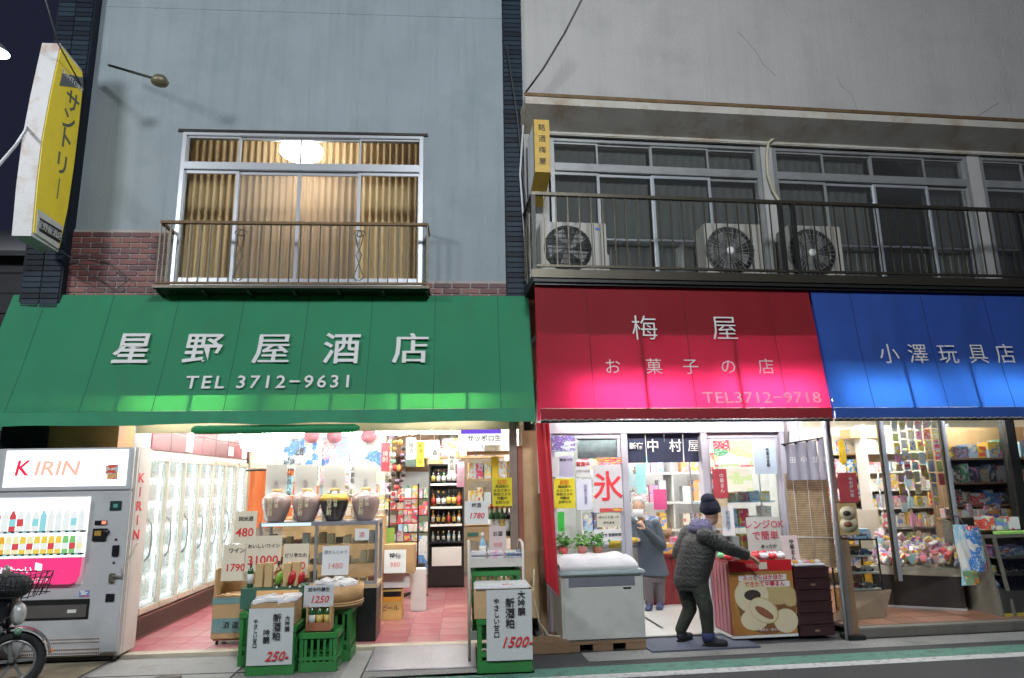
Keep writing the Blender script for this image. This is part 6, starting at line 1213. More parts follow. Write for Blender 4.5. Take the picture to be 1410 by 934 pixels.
crate_box('toy_box', 'blue toy box on top of the small glass case', 'toy box', 'R', (gx[0]+.01, gx[0]+.12, .913, 1.0), .15, .15, pack(2, 3, 2, 2)); crate_box('toy_box', 'grey toy box on top of the small glass case, beside the blue one', 'toy box', 'R', (gx[0]+.14, gx[0]+.36, .913, 1.02), .15, .18, pack(6, 10, 3, 2, .6))
p0, p1, p2, p3 = Tq(1172, 865), Tq(1237, 857), FR.P(1224, 820, .12), FR.P(1168, 822, .10)
b = MB(); qd = [Vector((p0.x, -.20, .102)), Vector((p1.x+.0, -.12, .102)), Vector((p2.x, .06, .36)), Vector((p3.x, .04, .36))]; b.add(qd+[v+Vector((0,.02,-.0)) for v in qd], [(0,1,2,3), (7,6,5,4), (0,4,5,1), (1,5,6,2), (2,6,7,3), (3,7,4,0)])
solo('leaning_board', b, mat('brown_worn_board', (.14,.10,.06), .7, var=.25, dirt=(.08,.06,.04)), 'worn brown board leaning on the small glass case by the toy shop door', 'board', MR)
crate('yellow plastic crate, lower of two by the toy shop display case', 4.50, 4.86, 1.15, .3, .10, .30, mat('amber_crate', (.55,.33,.03), .4), fr='R'); crate('yellow plastic crate, upper of two by the toy shop display case', 4.50, 4.86, 1.15, .3, .30, .50, mat('amber_crate', (.55,.33,.03), .4), fr='R')
crate_box('plastic_bag', 'pale blue and white printed bag hanging by the yellow crates', 'bag', 'R', rect('R', 1208, 742, 1224, 775, .9), .9, .08, pack(6, 3, 8, 1.6), bevel=.02)
crate_box('panel', 'tall cream panel at the back of the toy shop doorway', 'panel', 'R', rect('R', 1182, 702, 1212, 750, 1.6), 1.6, .03, mat('cream_board', (.6,.57,.5), .7), base=.66)
crate_box('yellow_tube', 'yellow paper roll standing at the left of the toy shop doorway', 'roll', 'R', rect('R', 1157, 605, 1166, 640, .35), .35, .05, mat('bright_yellow_tin', (.75,.50,.03), .4), bevel=.02)
# hanging plastic bags and right-hand case
hb = thing('printed_bag', 'blue and white cartoonless printed vinyl bags hung in front of the right-hand case'.replace('cartoonless ', ''), 'bag', (4.85, -.2, .4), MR)
x0, x1, z0, z1 = rect('R', 1318, 722, 1353, 806, -.2)
for k, (a, c, e, f_, mm) in enumerate(((0, .62, 0, 1, pack(6, 3, 4, 1.8)), (.30, 1, .22, .98, pack(2, 6, 0, 1.5)), (.05, .6, .02, .25, pack(4, 11, 9, 2)))):
    part('bag', MB().sheet(lambda u, v: Vector((x0+(x1-x0)*(a+(c-a)*u)+.015*math.sin(v*5), -.2-.02*k-.03*math.sin(PI*u)-.008*math.sin(u*14+v*8), z0+(z1-z0)*(e+(f_-e)*v))), 12, 12), mm, hb, MR)
part('hook', MB().tube([((x0+x1)/2, -.2, z1-.02), ((x0+x1)/2, -.1, z1+.08), ((x0+x1)/2, .05, z1+.1)], .008), m_dark, hb, MR)
gb0 = FR.G(1352, 840, .1)
rg = thing('glass_cabinet', 'grey sloping glass cabinet of toys at the right edge of the toy shop front', 'cabinet', (5.2, .0, .1), MR)
X0, X1 = 4.93, 6.3
m_cab = mat('dark_cabinet', (.05,.05,.045), .35, var=.2, dirt=(.09,.085,.07)); m_cabf = mat('grey_green_frame', (.16,.15,.12), .5)
part('side_panel', MB().add([(X0,-.32,.1), (X0,.4,.1), (X0,.4,1.10), (X0,-.18,.95), (X0+.03,-.32,.1), (X0+.03,.4,.1), (X0+.03,.4,1.10), (X0+.03,-.18,.95)], [(0,1,2,3), (7,6,5,4), (0,3,7,4), (1,5,6,2), (2,6,7,3), (0,4,5,1)]), m_cabf, rg, MR)
part('base', MB().box(X0+.03, X1, -.30, .4, .10, .36), m_cab, rg, MR); part('yellow_strip', MB().box(X0+.03, X1, -.312, -.30, .10, .13), mat('dull_yellow_strip', (.45,.38,.05), .5), rg, MR)
part('front_pane', MB().add([(X0+.16,-.30,.36), (X1,-.30,.36), (X1,-.18,.88), (X0+.16,-.18,.88)], [(0,1,2,3)]), glass('dim_case_glass', (.6,.62,.58), .5), rg, MR)
part('frame', MB().bar((X0+.15,-.312,.1), (X0+.15,-.185,.93), .03).bar((X0+.03,-.18,.93), (X1,-.18,.93), .035), m_cabf, rg, MR)
for z in (.5, .68): part('shelf', MB().box(X0+.18, X1, -.2, .35, z, z+.01), m_cabf, rg, MR)
part('back_panel', MB().box(X0+.03, X1, .38, .4, .36, 1.1), m_cab, rg, MR)
part('lime_strip', MB().box(FR.P(1378, 745, -.2).x, X1, -.2, -.1, .945, .98), mat('lime_board', (.35,.65,.15), .6), rg, MR, bevel=.006)
for q, z in enumerate((.36, .511, .691, .98)):
    for i in range(7):
        k, mm = rpack(random.choice([10, 4, 3, 2, 8, 0]), .7 if q < 3 else 1); crate_box('toy_box', '%s toy box, %s from left, %s of the sloping glass cabinet' % (CNAME[k], ordn[i], ('floor','lower shelf','upper shelf','top')[q]), 'toy box', 'R', (X0+.2+i*.16, X0+.34+i*.16, z+.001, z+random.uniform(.08,.125)+(.04 if q == 3 else 0)), -.02, .15, mm, rz=random.uniform(-.1,.1))  # inks inside the case darkened to stand in for its shade
crate_box('picture_book', 'orange-bordered picture board standing on top of the glass cabinet', 'board', 'R', rect('R', 1348, 702, 1378, 722, .2), .2, .02, pack(3, 9, 2, 2), base=1.0)
# ============================================================ VENDING MACHINE
VX0, VX1, VY0, VY1, VZ = -4.585, -3.275, 7.26, 7.64, 2.03
vm = thing('vending_machine', 'light grey drinks vending machine with a glowing KIRIN header and pink panel', 'vending machine', (-3.93, 7.6, .004))
m_vg = mat('light_grey_enamel', (.50,.51,.52), .35, var=.03, dirt=(.34,.34,.33), ds=2, da=.4); m_vs = mat('off_white_side', (.58,.53,.50), .45, var=.04, dirt=(.48,.42,.38))
def F(px, py): p = FL.P(px, py, VY0); return p.x, p.z
part('body', MB().box(VX0, VX1-.0, VY0+.05, VY1, .06, VZ), m_vs, vm, bevel=.01)
zt = F(95, 676)[1]
part('door', MB().box(VX0, VX1-.012, VY0, VY0+.045, .10, zt-.004), m_vg, vm, bevel=.008)
hp_ = part('header_box', MB().box(VX0, VX1-.012, VY0-.01, VY0+.045, zt, VZ-.005), m_vg, vm, bevel=.008)
a, z1 = F(9, 620); c, z0 = F(177, 671)
a = F(8, 645)[0]; c = F(176, 645)[0]; z1 = F(95, 620)[1]; z0 = F(95, 670)[1]
part('light_panel', MB().box(a, c, VY0-.016, VY0-.0105, z0, z1), glow('header_glow', (.93,.95,1), 1.25), hp_, bevel=.0)
m_kir = glow('kirin_red', (.75,.03,.08), .9); m_kir2 = glow('kirin_pale', (.95,.42,.33), 1.0)
x_, z_ = F(31, 646); text('K', .21, m_kir, vm, up(x_+.0, VY0-.02, z_), bold=.006, shear=.15)
x_, z_ = F(79, 646); text('IRIN', .20, m_kir2, vm, up(x_, VY0-.02, z_), shear=.15, wid=.43, bold=.006)
x0, x1, zz0, zz1 = rect('L', 148, 640, 162, 660, VY0-.02); part('header_emblem', MB().box(x0, x1, VY0-.018, VY0-.0165, zz0, zz1), pack(6, 9, 0, 1.5), vm); part('emblem_figure', MB().box(x0-.02, x1-.02, VY0-.02, VY0-.0185, zz0+.05, zz1-.01), pack(0, 3, 6, 2), vm)
# display window
wx0, wx1 = VX0+.02, F(122, 730)[0]; wz1 = F(70, 684)[1]; wz0 = F(60, 768)[1]; pz0 = F(60, 806)[1]
part('window_recess', MB().box(wx0, wx1, VY0-.004, VY0-.001, pz0-.0, wz1), m_paper, vm)
part('window_glow', MB().box(wx0+.01, wx1-.01, VY0-.008, VY0-.005, wz0, wz1-.01), glow('window_glow', (.95,.97,1), 1.5), vm)
vd = []
def dk(col, h, r, kind): 
    b = MB(); b.lathe([(.001,0), (r,0), (r*1.02,h*.1), (r*1.02,h*.75), (r*(.85 if kind else .45),h*.92), (r*(.85 if kind else .4),h), (.001,h)], (0,0,0), 8); b.cur = 1; b.lathe([(r*1.04,h*.25), (r*1.04,h*.6)], (0,0,0), 8); return b
r1 = F(60, 731)[1]; r2 = F(60, 762)[1]; rm = F(60, 700)[1]
m_dc = [glow('drink_%d' % i, c, .9) for i, c in enumerate([(.9,.92,.95), (.85,.88,.9), (.75,.08,.10), (.35,.72,.8), (.95,.65,.10), (.9,.45,.05), (.25,.6,.2), (.95,.85,.5), (.9,.9,.9)])]
for q, (zb, n_) in enumerate(((r1, 12), (r2, 13))):
    part('display_shelf', MB().box(wx0+.015, wx1-.015, VY0-.05, VY0-.008, zb-.018, zb), mat('grey_shelf', (.2,.2,.23), .4), vm)
    bt_ = MB()
    for i in range(n_): part('selection_button', MB().box(wx0+.04+i*(wx1-wx0-.06)/n_, wx0+.04+(i+.55)*(wx1-wx0-.06)/n_, VY0-.054, VY0-.0505, zb-.015, zb-.005), m_dc[0] if i % 2 else m_dc[3], vm)
    for i in range(n_):
        k = random.choice([0, 1, 8, 0, 2 if i < 4 else 8, 3 if 3 < i < 8 else 0]) if q == 0 else random.choice([4, 5, 7, 4] if i < 9 else [6, 8, 4, 6]); k2 = random.choice([0, 8, 3, 2] if q == 0 else [2, 5, 8, 7])
        part('drink_sample', dk(None, .19 if q == 0 else .16, .028, q), [m_dc[k], m_dc[k2]], vm, Matrix.Translation((wx0+.05+(i+.3)*(wx1-wx0-.06)/n_, VY0-.034, zb+.001)) if False else ML) if False else inst('drink_sample', dk(None, .19 if q == 0 else .16, .026, q).mesh('drink_sample', [m_dc[k], m_dc[k2]]), vm, (wx0+.05+(i+.3)*(wx1-wx0-.06)/n_, VY0-.036, zb+.001))
part('window_pane', MB().box(wx0+.005, wx1-.005, VY0-.072, VY0-.068, wz0, wz1-.005), m_gls, vm)
pp = [(wx0+.01, wz0-.005), (wx0+.01, pz0+.01), (wx1-.10, pz0+.01), (wx1-.05, pz0+.03), (wx1-.025, pz0+.09), (wx1-.015, wz0-.005)]
part('pink_panel', MB().prism([(x, z) for x, z in reversed(pp)], basis((0, VY0-.05, 0), (1,0,0), (0,0,1)), .02), glow('pink_panel', (.85,.05,.22), .85), vm)
x_, z_ = F(28, 785); text('つめた〜い', .075, glow('panel_white', (1,.9,.92), 1), vm, up(x_-.05, VY0-.052, z_), bold=.002); x_, z_ = F(55, 797); text('あったか', .05, MATS['panel_white'], vm, up(x_, VY0-.052, z_-.01))
part('petal_mark', MB().prism([(0,-.055), (.04,0), (0,.055), (-.04,0)], basis((F(57, 783)[0], VY0-.051, F(57, 780)[1]), (.8,0,.6), (-.6,0,.8)), .002), MATS['panel_white'], vm)
def vbox(name, px, m, d=.012, bev=.003): x0, x1, z0, z1 = rect('L', *px, VY0-d); return part(name, MB().box(x0, x1, VY0-d, VY0-.001, z0, z1), m, vm, bevel=bev)
vbox('card_reader', (151, 690, 167, 703), mat('dark_teal_plastic', (.02,.05,.05), .3)); vbox('reader_mark', (156, 694, 162, 699), mat('teal_mark', (.12,.35,.3), .4), .015, 0)
vbox('price_display', (130, 717, 147, 723), m_black); vbox('display_digits', (140, 717.5, 146, 722), glow('red_digits', (.9,.25,.15), 1.2), .015, 0)
vbox('coin_unit', (127, 728, 146, 745), m_black, .02); vbox('coin_slot', (130, 731, 139, 738), mat('amber_plastic', (.4,.25,.05), .4), .024, 0)
part('coin_lever', MB().lathe([(.03,0), (.03,.02)], (0,0,0), 16, T=basis((F(147, 733)[0], VY0-.001, F(147, 733)[1]), (1,0,0), (0,0,1))), m_black, vm)
vbox('key_lock', (154, 751, 163, 766), m_black, .02); part('lock_bolt', MB().ball((F(160, 743)[0], VY0-.004, F(160, 743)[1]), .012), m_dark, vm); part('lock_bolt', MB().ball((F(157, 775)[0], VY0-.004, F(157, 775)[1]), .012), m_dark, vm)
vbox('padlock', (149, 790, 157, 803), mat('brass_lock', (.25,.24,.18), .4, .7), .03, .008)
ch0 = Vector((F(157, 793)[0], VY0-.03, F(157, 793)[1])); part('lock_chain', MB().tube([ch0, ch0+Vector((.10,0,.0)), Vector((F(170, 782)[0], VY0-.03, F(170, 782)[1])), Vector((VX1+.005, VY0+.1, F(180, 765)[1])), Vector((VX1+.01, VY0+.2, F(183, 750)[1]))], .009, 6), mat('chain_grey', (.35,.33,.28), .5, .4), vm)
vbox('bill_slot', (145, 818, 157, 829), m_black); vbox('rating_label', (109, 813, 123, 822), pack(2, 0, 3, 2), .004, 0)
x0, x1, z0, z1 = rect('L', 18, 826, 122, 854, VY0-.01)
part('delivery_port', MB().box(x0, x1, VY0-.012, VY0-.001, z0, z1), m_dark, vm, bevel=.004); part('delivery_flap', MB().box(x0+.03, x1-.02, VY0-.016, VY0-.0125, z0+.02, z1-.05), mat('smoky_flap', (.12,.11,.10), .15), vm); part('port_label', MB().box(x0+.5, x0+.58, VY0-.019, VY0-.0165, z0+.06, z0+.09), m_lw, vm)
for z_a, z_b in ((879, 888), (893, 903)):
    x0, x1, z0, z1 = rect('L', 30, z_a, 137, z_b, VY0); 
    part('vent_recess', MB().box(x0, x1, VY0-.003, VY0-.001, z0, z1), m_vs, vm); n_ = 42
    part('vent_slots', (lambda b: [b.box(x0+(x1-x0)*(i+.2)/n_, x0+(x1-x0)*(i+.7)/n_, VY0-.005, VY0-.0035, z0+.008+(z1-z0)*.5*j, z0+(z1-z0)*.5*(j+.75)) for i in range(n_) for j in range(2)] and b)(MB()), m_black, vm, kind='stuff')
for X in (VX0+.1, VX1-.06):
    for Y in (VY0+.08, VY1-.06): part('foot', MB().lathe([(.025,.004), (.02,.06)], (X, Y, 0), 10), m_dark, vm)
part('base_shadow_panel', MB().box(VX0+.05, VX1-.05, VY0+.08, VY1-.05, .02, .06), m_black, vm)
ym = (VY0+VY1)/2
for i, chh in enumerate('KIRIN'): 
    p = FL.X(188-i*1.6, 665+i*14, VX1); text(chh, .135, mat('kirin_red_ink', (.65,.04,.05), .5, bump=0), vm, basis((VX1+.004, ym+.02, 1.66-i*.125), (0,.0,1), (0,-1,0)) if False else basis((VX1+.004, ym-.02, 1.72-i*.14), (0,1,0), (0,0,1)), bold=.002, wid=.13 if chh != 'I' else None)
part('side_trim', MB().box(VX1, VX1+.003, VY0+.10, VY0+.11, .1, VZ-.03), m_vg, vm)
# ============================================================ PARKED MOTORBIKE (front end, cut by the left edge)
mb_ = thing('motorbike', 'black parked delivery motorbike with a front basket at the left edge', 'motorbike', (-4.0, 6.1, 0), ML)
gw = FL.P(20, 905, 6.35); WX, WY, WR = gw.x-.04, 6.40, .235; WZ = WR+.004
m_tyre = mat('tyre_rubber', (.02,.02,.02), .8, bump=.2); m_rim = mat('grey_rim', (.30,.30,.29), .35, .6)
TW = Matrix.Translation((WX, WY, WZ)) @ Matrix.Rotation(.35, 4, 'Z') @ Matrix.Rotation(PI/2, 4, 'X')
w_ = part('wheel', MB().lathe([(.025,-.05), (.03,-.03), (.03,.03), (.025,.05)], (0,0,0), 14, T=None), m_dark, mb_, TW)
def torus(R, r, n=36, m=10, sq=1):
    vs = [(math.cos(2*PI*i/n)*(R+r*math.cos(2*PI*j/m)), math.sin(2*PI*i/n)*(R+r*math.cos(2*PI*j/m)), sq*r*math.sin(2*PI*j/m)) for i in range(n) for j in range(m)]
    b = MB(); b.smooth = True; b.add(vs, [(i*m+j, ((i+1) % n)*m+j, ((i+1) % n)*m+(j+1) % m, i*m+(j+1) % m) for i in range(n) for j in range(m)]); return b
part('tyre', torus(WR-.035, .036), m_tyre, w_, TW); part('rim', torus(WR-.075, .014, sq=1.8), m_rim, w_, TW)
for k in range(6): part('spoke', MB().bar((.02*math.cos(k*PI/3), .02*math.sin(k*PI/3), 0), ((WR-.08)*math.cos(k*PI/3), (WR-.08)*math.sin(k*PI/3), 0), .022, .012), m_rim, w_, TW)
part('fender', (lambda b: b.sheet(lambda u, v: TW @ Vector((math.cos(.15+u*2.2)*(WR+.025+.012*math.sin(PI*v)), math.sin(.15+u*2.2)*(WR+.025+.012*math.sin(PI*v)), -.065+.13*v)), 18, 5))(MB()), mat('glossy_black_paint', (.012,.012,.015), .15, coat=.8), mb_)
p_ = TW @ Vector((math.cos(.2)*(WR+.035), math.sin(.2)*(WR+.035), 0)); part('reflector', MB().ball(p_, .018), mat('orange_reflector', (.6,.2,.08), .3), mb_)
for s in (-.06, .06): part('fork', MB().tube([TW @ Vector((0, 0, s)), Vector((WX-.12, WY+.02, .52)) + Vector((0, s, 0)), Vector((WX-.16, WY+.02, .86)) + Vector((0, s, 0))], .02, 8), m_rim, mb_)
m_blk = MATS['glossy_black_paint']
part('front_cowl', MB().ball((WX-.17, WY+.02, .66), .17, 18, sx=.85, sy=.7, sz=1.25), m_blk, mb_); part('leg_shield', MB().ball((WX-.30, WY+.05, .56), .20, 16, sx=.6, sy=1.1, sz=1.3), m_blk, mb_)
hl = FL.P(29, 846, WY-.12); hl_ = part('headlight', MB().ball((hl.x-.02, WY-.10, hl.z), .075, 18, sx=.55, sy=.8, sz=1.15), mat('headlight_lens', (.55,.56,.55), .1, .3, bump=0), mb_); part('headlight_rim', MB().ball((hl.x-.045, WY-.085, hl.z), .082, 18, sx=.5, sy=.8, sz=1.15), m_rim, hl_)
part('indicator', MB().ball((hl.x-.03, WY-.08, hl.z-.14), .03, 10), mat('green_plate', (.12,.25,.16), .4), mb_)
bx_, bz_ = FL.P(15, 812, WY).x, FL.P(15, 812, WY).z
b = MB()
BX = (WX-.22, WX+.16); BZ = (.74, .93)
for i in range(9):
    x = BX[0]+(BX[1]-BX[0])*i/8; b.tube([(x*.6+.4*(WX-.03), WY-.14, BZ[0]), (x, WY-.18, BZ[1])], .004, 4); b.tube([(x*.6+.4*(WX-.03), WY+.12, BZ[0]), (x, WY+.16, BZ[1])], .004, 4)
for i in range(5): y = WY-.18+.34*i/4; b.tube([(BX[1]-.05, y, BZ[0]), (BX[1], y, BZ[1])], .004, 4)
for z in (.76, .82, .88, .93): b.tube([(BX[0], WY-.18, z), (BX[1]-.01, WY-.18, z), (BX[1]-.01, WY+.16, z), (BX[0], WY+.16, z)], .004, 4)
part('basket', b, m_dark, mb_)
part('basket_cover', MB().ball((WX-.10, WY-.01, .83), .15, 18, sx=1.25, sy=1.0, sz=.72), mat('black_cover_cloth', (.012,.013,.02), .6, bump=.2), mb_)
part('handlebar', MB().tube([(WX-.28, WY-.30, .90), (WX-.20, WY-.12, .92), (WX-.18, WY+.15, .92), (WX-.28, WY+.32, .90)], .014, 8), m_dark, mb_)
part('mirror', MB().ball((WX-.02, WY-.20, .97), .045, 14, sx=.5, sy=.9, sz=1.2), m_rim, mb_)
part('frame', MB().tube([(WX-.3, WY+.05, .5), (WX-.5, WY+.1, .3), (WX-1.1, WY+.3, .32)], .06, 8), m_dark, mb_); part('seat', MB().ball((WX-.95, WY+.22, .72), .2, 16, sx=1.6, sy=.6, sz=.4), m_black, mb_)
TW2 = Matrix.Translation((WX-1.2, WY+.35, WZ)) @ Matrix.Rotation(.2, 4, 'Z') @ Matrix.Rotation(PI/2, 4, 'X'); w2 = part('wheel', MB().lathe([(.025,-.05), (.03,.05)], (0,0,0), 12), m_dark, mb_, TW2); part('tyre', torus(WR-.035, .036), m_tyre, w2, TW2)
part('rear_body', MB().ball((WX-1.05, WY+.28, .52), .2, 16, sx=1.5, sy=.6, sz=.8), m_blk, mb_)

# ============================================================ PEOPLE
def flesh(name, b, m, par, M=ML, vox=.013, sm=6):
    o = part(name, b, m, par, M); r = o.modifiers.new('Remesh', 'REMESH'); r.mode = 'VOXEL'; r.voxel_size = vox; r.use_smooth_shade = True
    if sm: s = o.modifiers.new('Smooth', 'SMOOTH'); s.iterations = sm; s.factor = .5
    return o
def ell(b, c, rx, ry, rz, T=None, n=16):
    c = Vector(c); m = 10; vs = []; fs = []
    for i in range(m+1):
        for k in range(n):
            a = PI*i/m; v = Vector((max(.001, math.sin(a))*math.cos(2*PI*k/n)*rx, max(.001, math.sin(a))*math.sin(2*PI*k/n)*ry, -math.cos(a)*rz)); vs.append((T @ v if T else v)+c)
    for i in range(m):
        for k in range(n): fs.append((i*n+k, i*n+(k+1) % n, (i+1)*n+(k+1) % n, (i+1)*n+k))
    b.add(vs, fs+[tuple(reversed(range(n))), tuple(range(m*n, m*n+n))]); return b
def loft(b, rings, n=18):
    """rings: centre, half-width along side dir, half-depth, side direction"""
    vs = []; fs = []
    for c, w, d, s in rings:
        c = Vector(c); s = Vector(s).normalized(); f = Vector((0,0,1)).cross(s)
        for k in range(n): vs.append(c+s*(w*math.cos(2*PI*k/n))+f*(d*math.sin(2*PI*k/n)))
    for i in range(len(rings)-1):
        for k in range(n): fs.append((i*n+k, i*n+(k+1) % n, (i+1)*n+(k+1) % n, (i+1)*n+k))
    b.add(vs, fs+[tuple(reversed(range(n))), tuple(range((len(rings)-1)*n, len(rings)*n))]); return b
def chain(b, pts, rs, n=12):
    for i in range(len(pts)-1): b.limb(pts[i], pts[i+1], rs[i], rs[i+1], n)
    return b
def hand(par, wrist, dirv, palm_n, m, side=1, curl=.5, s=1, name='hand'):
    """palm with five separate bent fingers"""
    d = Vector(dirv).normalized(); n = Vector(palm_n); n = (n-d*n.dot(d)).normalized(); x = d.cross(n)*side; w_ = Vector(wrist); b = MB()
    T = Matrix(((x.x,d.x,n.x,0), (x.y,d.y,n.y,0), (x.z,d.z,n.z,0), (0,0,0,1)))
    ell(b, w_+d*.045*s, .038*s, .052*s, .016*s, T=T.to_3x3().to_4x4() @ Matrix.Diagonal((1,1,1,1)))
    for k, (off, ln) in enumerate(((-.028,.060), (-.010,.072), (.009,.068), (.027,.052))):
        p = w_+d*.085*s+x*off*s; a = curl*(.6+.12*k); q = [p]; ang = a*.5
        for j in range(3):
            p = p+(d*math.cos(ang)+n*math.sin(ang))*ln*s*(.42, .33, .25)[j]; q.append(p); ang += a
        chain(b, q, [.0092*s, .0085*s, .0078*s, .0065*s], 8)
    p = w_+d*.03*s-x*.033*s; q = [p, p+(d*.6-x*.7+n*.25)*.034*s, p+(d*.95-x*.75+n*.5)*.055*s]; chain(b, q, [.012*s,.0105*s,.0085*s], 8)
    return flesh(name, b, m, par, vox=.005, sm=2)
m_skin = mat('skin', (.50,.30,.21), .55, var=.05, bump=.02); m_hair = mat('grey_hair', (.42,.42,.42), .7, var=.2, vs=30, bump=.2, bs=150)
def face(par, c, f, s, hw, m, eyes=True, mask=None, M=ML):
    """c head centre, f facing direction, s side dir, hw head half width"""
    f = Vector(f).normalized(); s = Vector(s).normalized(); u = Vector((0,0,1)); c = Vector(c)
    for k in (-1, 1):
        p = c+f*hw*1.02+s*k*hw*.42+u*.005; part('eye', MB().ball(p-f*.004, .0105, 10), m_lw, par, M); part('pupil', MB().ball(p+f*.004, .0058, 8), m_black, par, M); part('eyebrow', MB().tube([p+f*.003+u*.022-s*.014, p+f*.006+u*.025, p+f*.0+u*.021+s*.014], .003, 5), MATS['grey_hair'] if mask else m_black, par, M)
    if mask:
        part('face_mask', MB().sheet(lambda a, v: c+f*(hw*1.34*math.cos((a-.5)*1.9)+.012*math.cos((v-.5)*PI))+s*(hw*1.14*math.sin((a-.5)*2.3))+u*(-.105+.095*v), 14, 8), mat('mask_white', (.72,.74,.78), .8, bump=0), par, M)
        for k in (-1, 1): part('mask_loop', MB().tube([c+s*k*hw*1.03+f*hw*.45-u*.02, c+s*k*hw*1.10-u*.0], .002, 4), m_paper, par, M)
    else: part('mouth', MB().tube([c+f*hw*1.03-u*.058-s*.022, c+f*hw*1.10-u*.060, c+f*hw*1.03-u*.058+s*.022], .0045, 6), mat('lip', (.40,.16,.14), .5), par, M)
def headshape(b, c, f, s, hw):
    f = Vector(f).normalized(); s = Vector(s).normalized(); c = Vector(c); T = Matrix(((s.x,f.x,0,0), (s.y,f.y,0,0), (0,0,1,0), (0,0,0,1)))
    ell(b, c+Vector((0,0,.025)), hw, hw*1.18, .105, T); ell(b, c+f*.02+Vector((0,0,-.045)), hw*.78, hw*.95, .075, T); ell(b, c+f*hw*1.12+Vector((0,0,-.015)), .012, .018, .026, T)
    for k in (-1, 1): ell(b, c+s*k*hw*1.0-f*.005, .012, .02, .032, T)
    return b
# ---- customer in dark puffer jacket, three-quarter back view, reaching to the bun stand (facing +x, slightly away)
def J(px, py, y): return FL.P(px, py, y)
cu_ = thing('person', 'customer in a navy knitted hat and dark padded jacket reaching for wrapped buns', 'person', (2.33, 7.15, .02))
fdir = Vector((.80, .60, 0)).normalized(); sdir = Vector((.60, -.80, 0))                # facing direction; sdir = the person's right side (towards the camera)
hc = J(979, 707, 7.2)
pel = J(951, 798, 7.2); chest = J(953, 752, 7.18); neck = J(968, 727, 7.18)
shR = J(966, 738, 7.03)+Vector((.03,0,0)); elR = J(1000, 754, 6.98); wrR = J(1030, 765, 7.05)
shL = J(949, 735, 7.32); elL = J(935, 762, 7.34); wrL = J(958, 786, 7.34)
hipR = pel+sdir*.085; hipL = pel-sdir*.085
knR = J(972, 838, 7.04); anR = Vector((2.40, 7.06, .10)); knL = J(950, 838, 7.30); anL = Vector((2.20, 7.30, .10))
b = MB(); headshape(b, hc, fdir*.96, sdir, .074); b.limb(neck+Vector((0,0,-.04)), hc-Vector((0,0,.05)), .052, .05)
loft(b, [(pel-Vector((0,0,.08)), .14, .10, sdir), (pel, .13, .09, sdir), (pel.lerp(neck, .55), .12, .08, sdir), (pel.lerp(neck, .8), .12, .075, sdir), (neck-Vector((0,0,.03)), .08, .05, sdir)])
chain(b, [shR, elR, wrR], [.05,.042,.028]); chain(b, [shL, elL, wrL], [.05,.042,.028]); chain(b, [hipR, knR, anR], [.08,.055,.04]); chain(b, [hipL, knL, anL], [.08,.055,.04])
flesh('body', b, m_skin, cu_)
m_puff = mat('dark_olive_padded_nylon', (.024,.024,.022), .55, var=.3, vs=12, bump=.35, bs=38); m_trs = mat('dark_olive_trousers', (.022,.026,.018), .85, var=.3, vs=9, bump=.5, bs=22); m_hat = mat('navy_knit', (.010,.010,.035), .9, var=.2, vs=40, bump=.6, bs=160); m_hood = mat('patterned_lilac_fleece', (.12,.11,.19), .9, var=.8, vs=45, bump=.3)
b = MB(); rings = []
topz, botz = neck.z-.02, pel.z-.06; n_ = 26
for i in range(n_+1):
    t = i/n_; z = botz+(topz-botz)*t; c = pel.lerp(neck, max(0, (z-pel.z)/(neck.z-pel.z))); wv = .185+.012*math.sin(t*3.1)-(.075*max(0, (t-.8)/.2)**1.5)+.006*mnoise.noise((t*4, 1, 2)); q = .006*abs(math.sin(t*PI*10.3)); rings.append(((c.x, c.y, z), wv+q, wv*.74+q, sdir))
loft(b, rings, 28)
def puffarm(b, pts, r0, r1, N=13):
    P = [Vector(p) for p in pts]; L1 = (P[1]-P[0]).length; L2 = (P[2]-P[1]).length; out = []; rs = []
    for i in range(N*2+1):
        t = i/(N*2); d = t*(L1+L2); p = P[0].lerp(P[1], d/L1) if d < L1 else P[1].lerp(P[2], (d-L1)/L2); out.append(p); rs.append((r0+(r1-r0)*t)+.007*(i % 2))
    b.tube(out, rs, 14); b.ball(P[0], r0*1.02, 14); b.ball(P[1], (r0+r1)/2*1.0, 14)
puffarm(b, [shR, elR, wrR-(wrR-elR).normalized()*.01], .083, .050); puffarm(b, [shL, elL, wrL], .092, .058)
flesh('jacket', b, m_puff, cu_, vox=.010, sm=2)
b = MB(); loft(b, [(neck+Vector((0,0,-.05))-fdir*.03, .12, .09, sdir), (neck+Vector((0,0,-.01))-fdir*.05, .135, .105, sdir), (neck+Vector((0,0,.035))-fdir*.045, .125, .10, sdir), (neck+Vector((0,0,.075))-fdir*.035, .105, .08, sdir), (neck+Vector((0,0,.09))-fdir*.03, .08, .06, sdir)]); flesh('hood', b, m_hood, cu_, vox=.012, sm=4)
b = MB(); loft(b, [(pel+Vector((0,0,.06)), .155, .125, sdir), (pel, .165, .135, sdir), (pel-Vector((0,0,.10)), .165, .13, sdir)])
chain(b, [hipR, knR, anR+Vector((0,0,.03))], [.100,.072,.058]); chain(b, [hipL, knL, anL+Vector((0,0,.03))], [.100,.072,.058]); flesh('trousers', b, m_trs, cu_, vox=.014, sm=3)
b = MB(); T = Matrix(((sdir.x,fdir.x,0,0), (sdir.y,fdir.y,0,0), (0,0,1,0), (0,0,0,1)))
ell(b, hc+Vector((0,0,.066))-fdir*.012, .098, .114, .100, T); loft(b, [(hc+Vector((0,0,.010))-fdir*.008, .101, .117, sdir), (hc+Vector((0,0,.06))-fdir*.01, .105, .121, sdir)]); ell(b, hc+Vector((0,0,.135))-fdir*.035, .075, .085, .07, T)
flesh('knitted_hat', b, m_hat, cu_, vox=.009, sm=3)
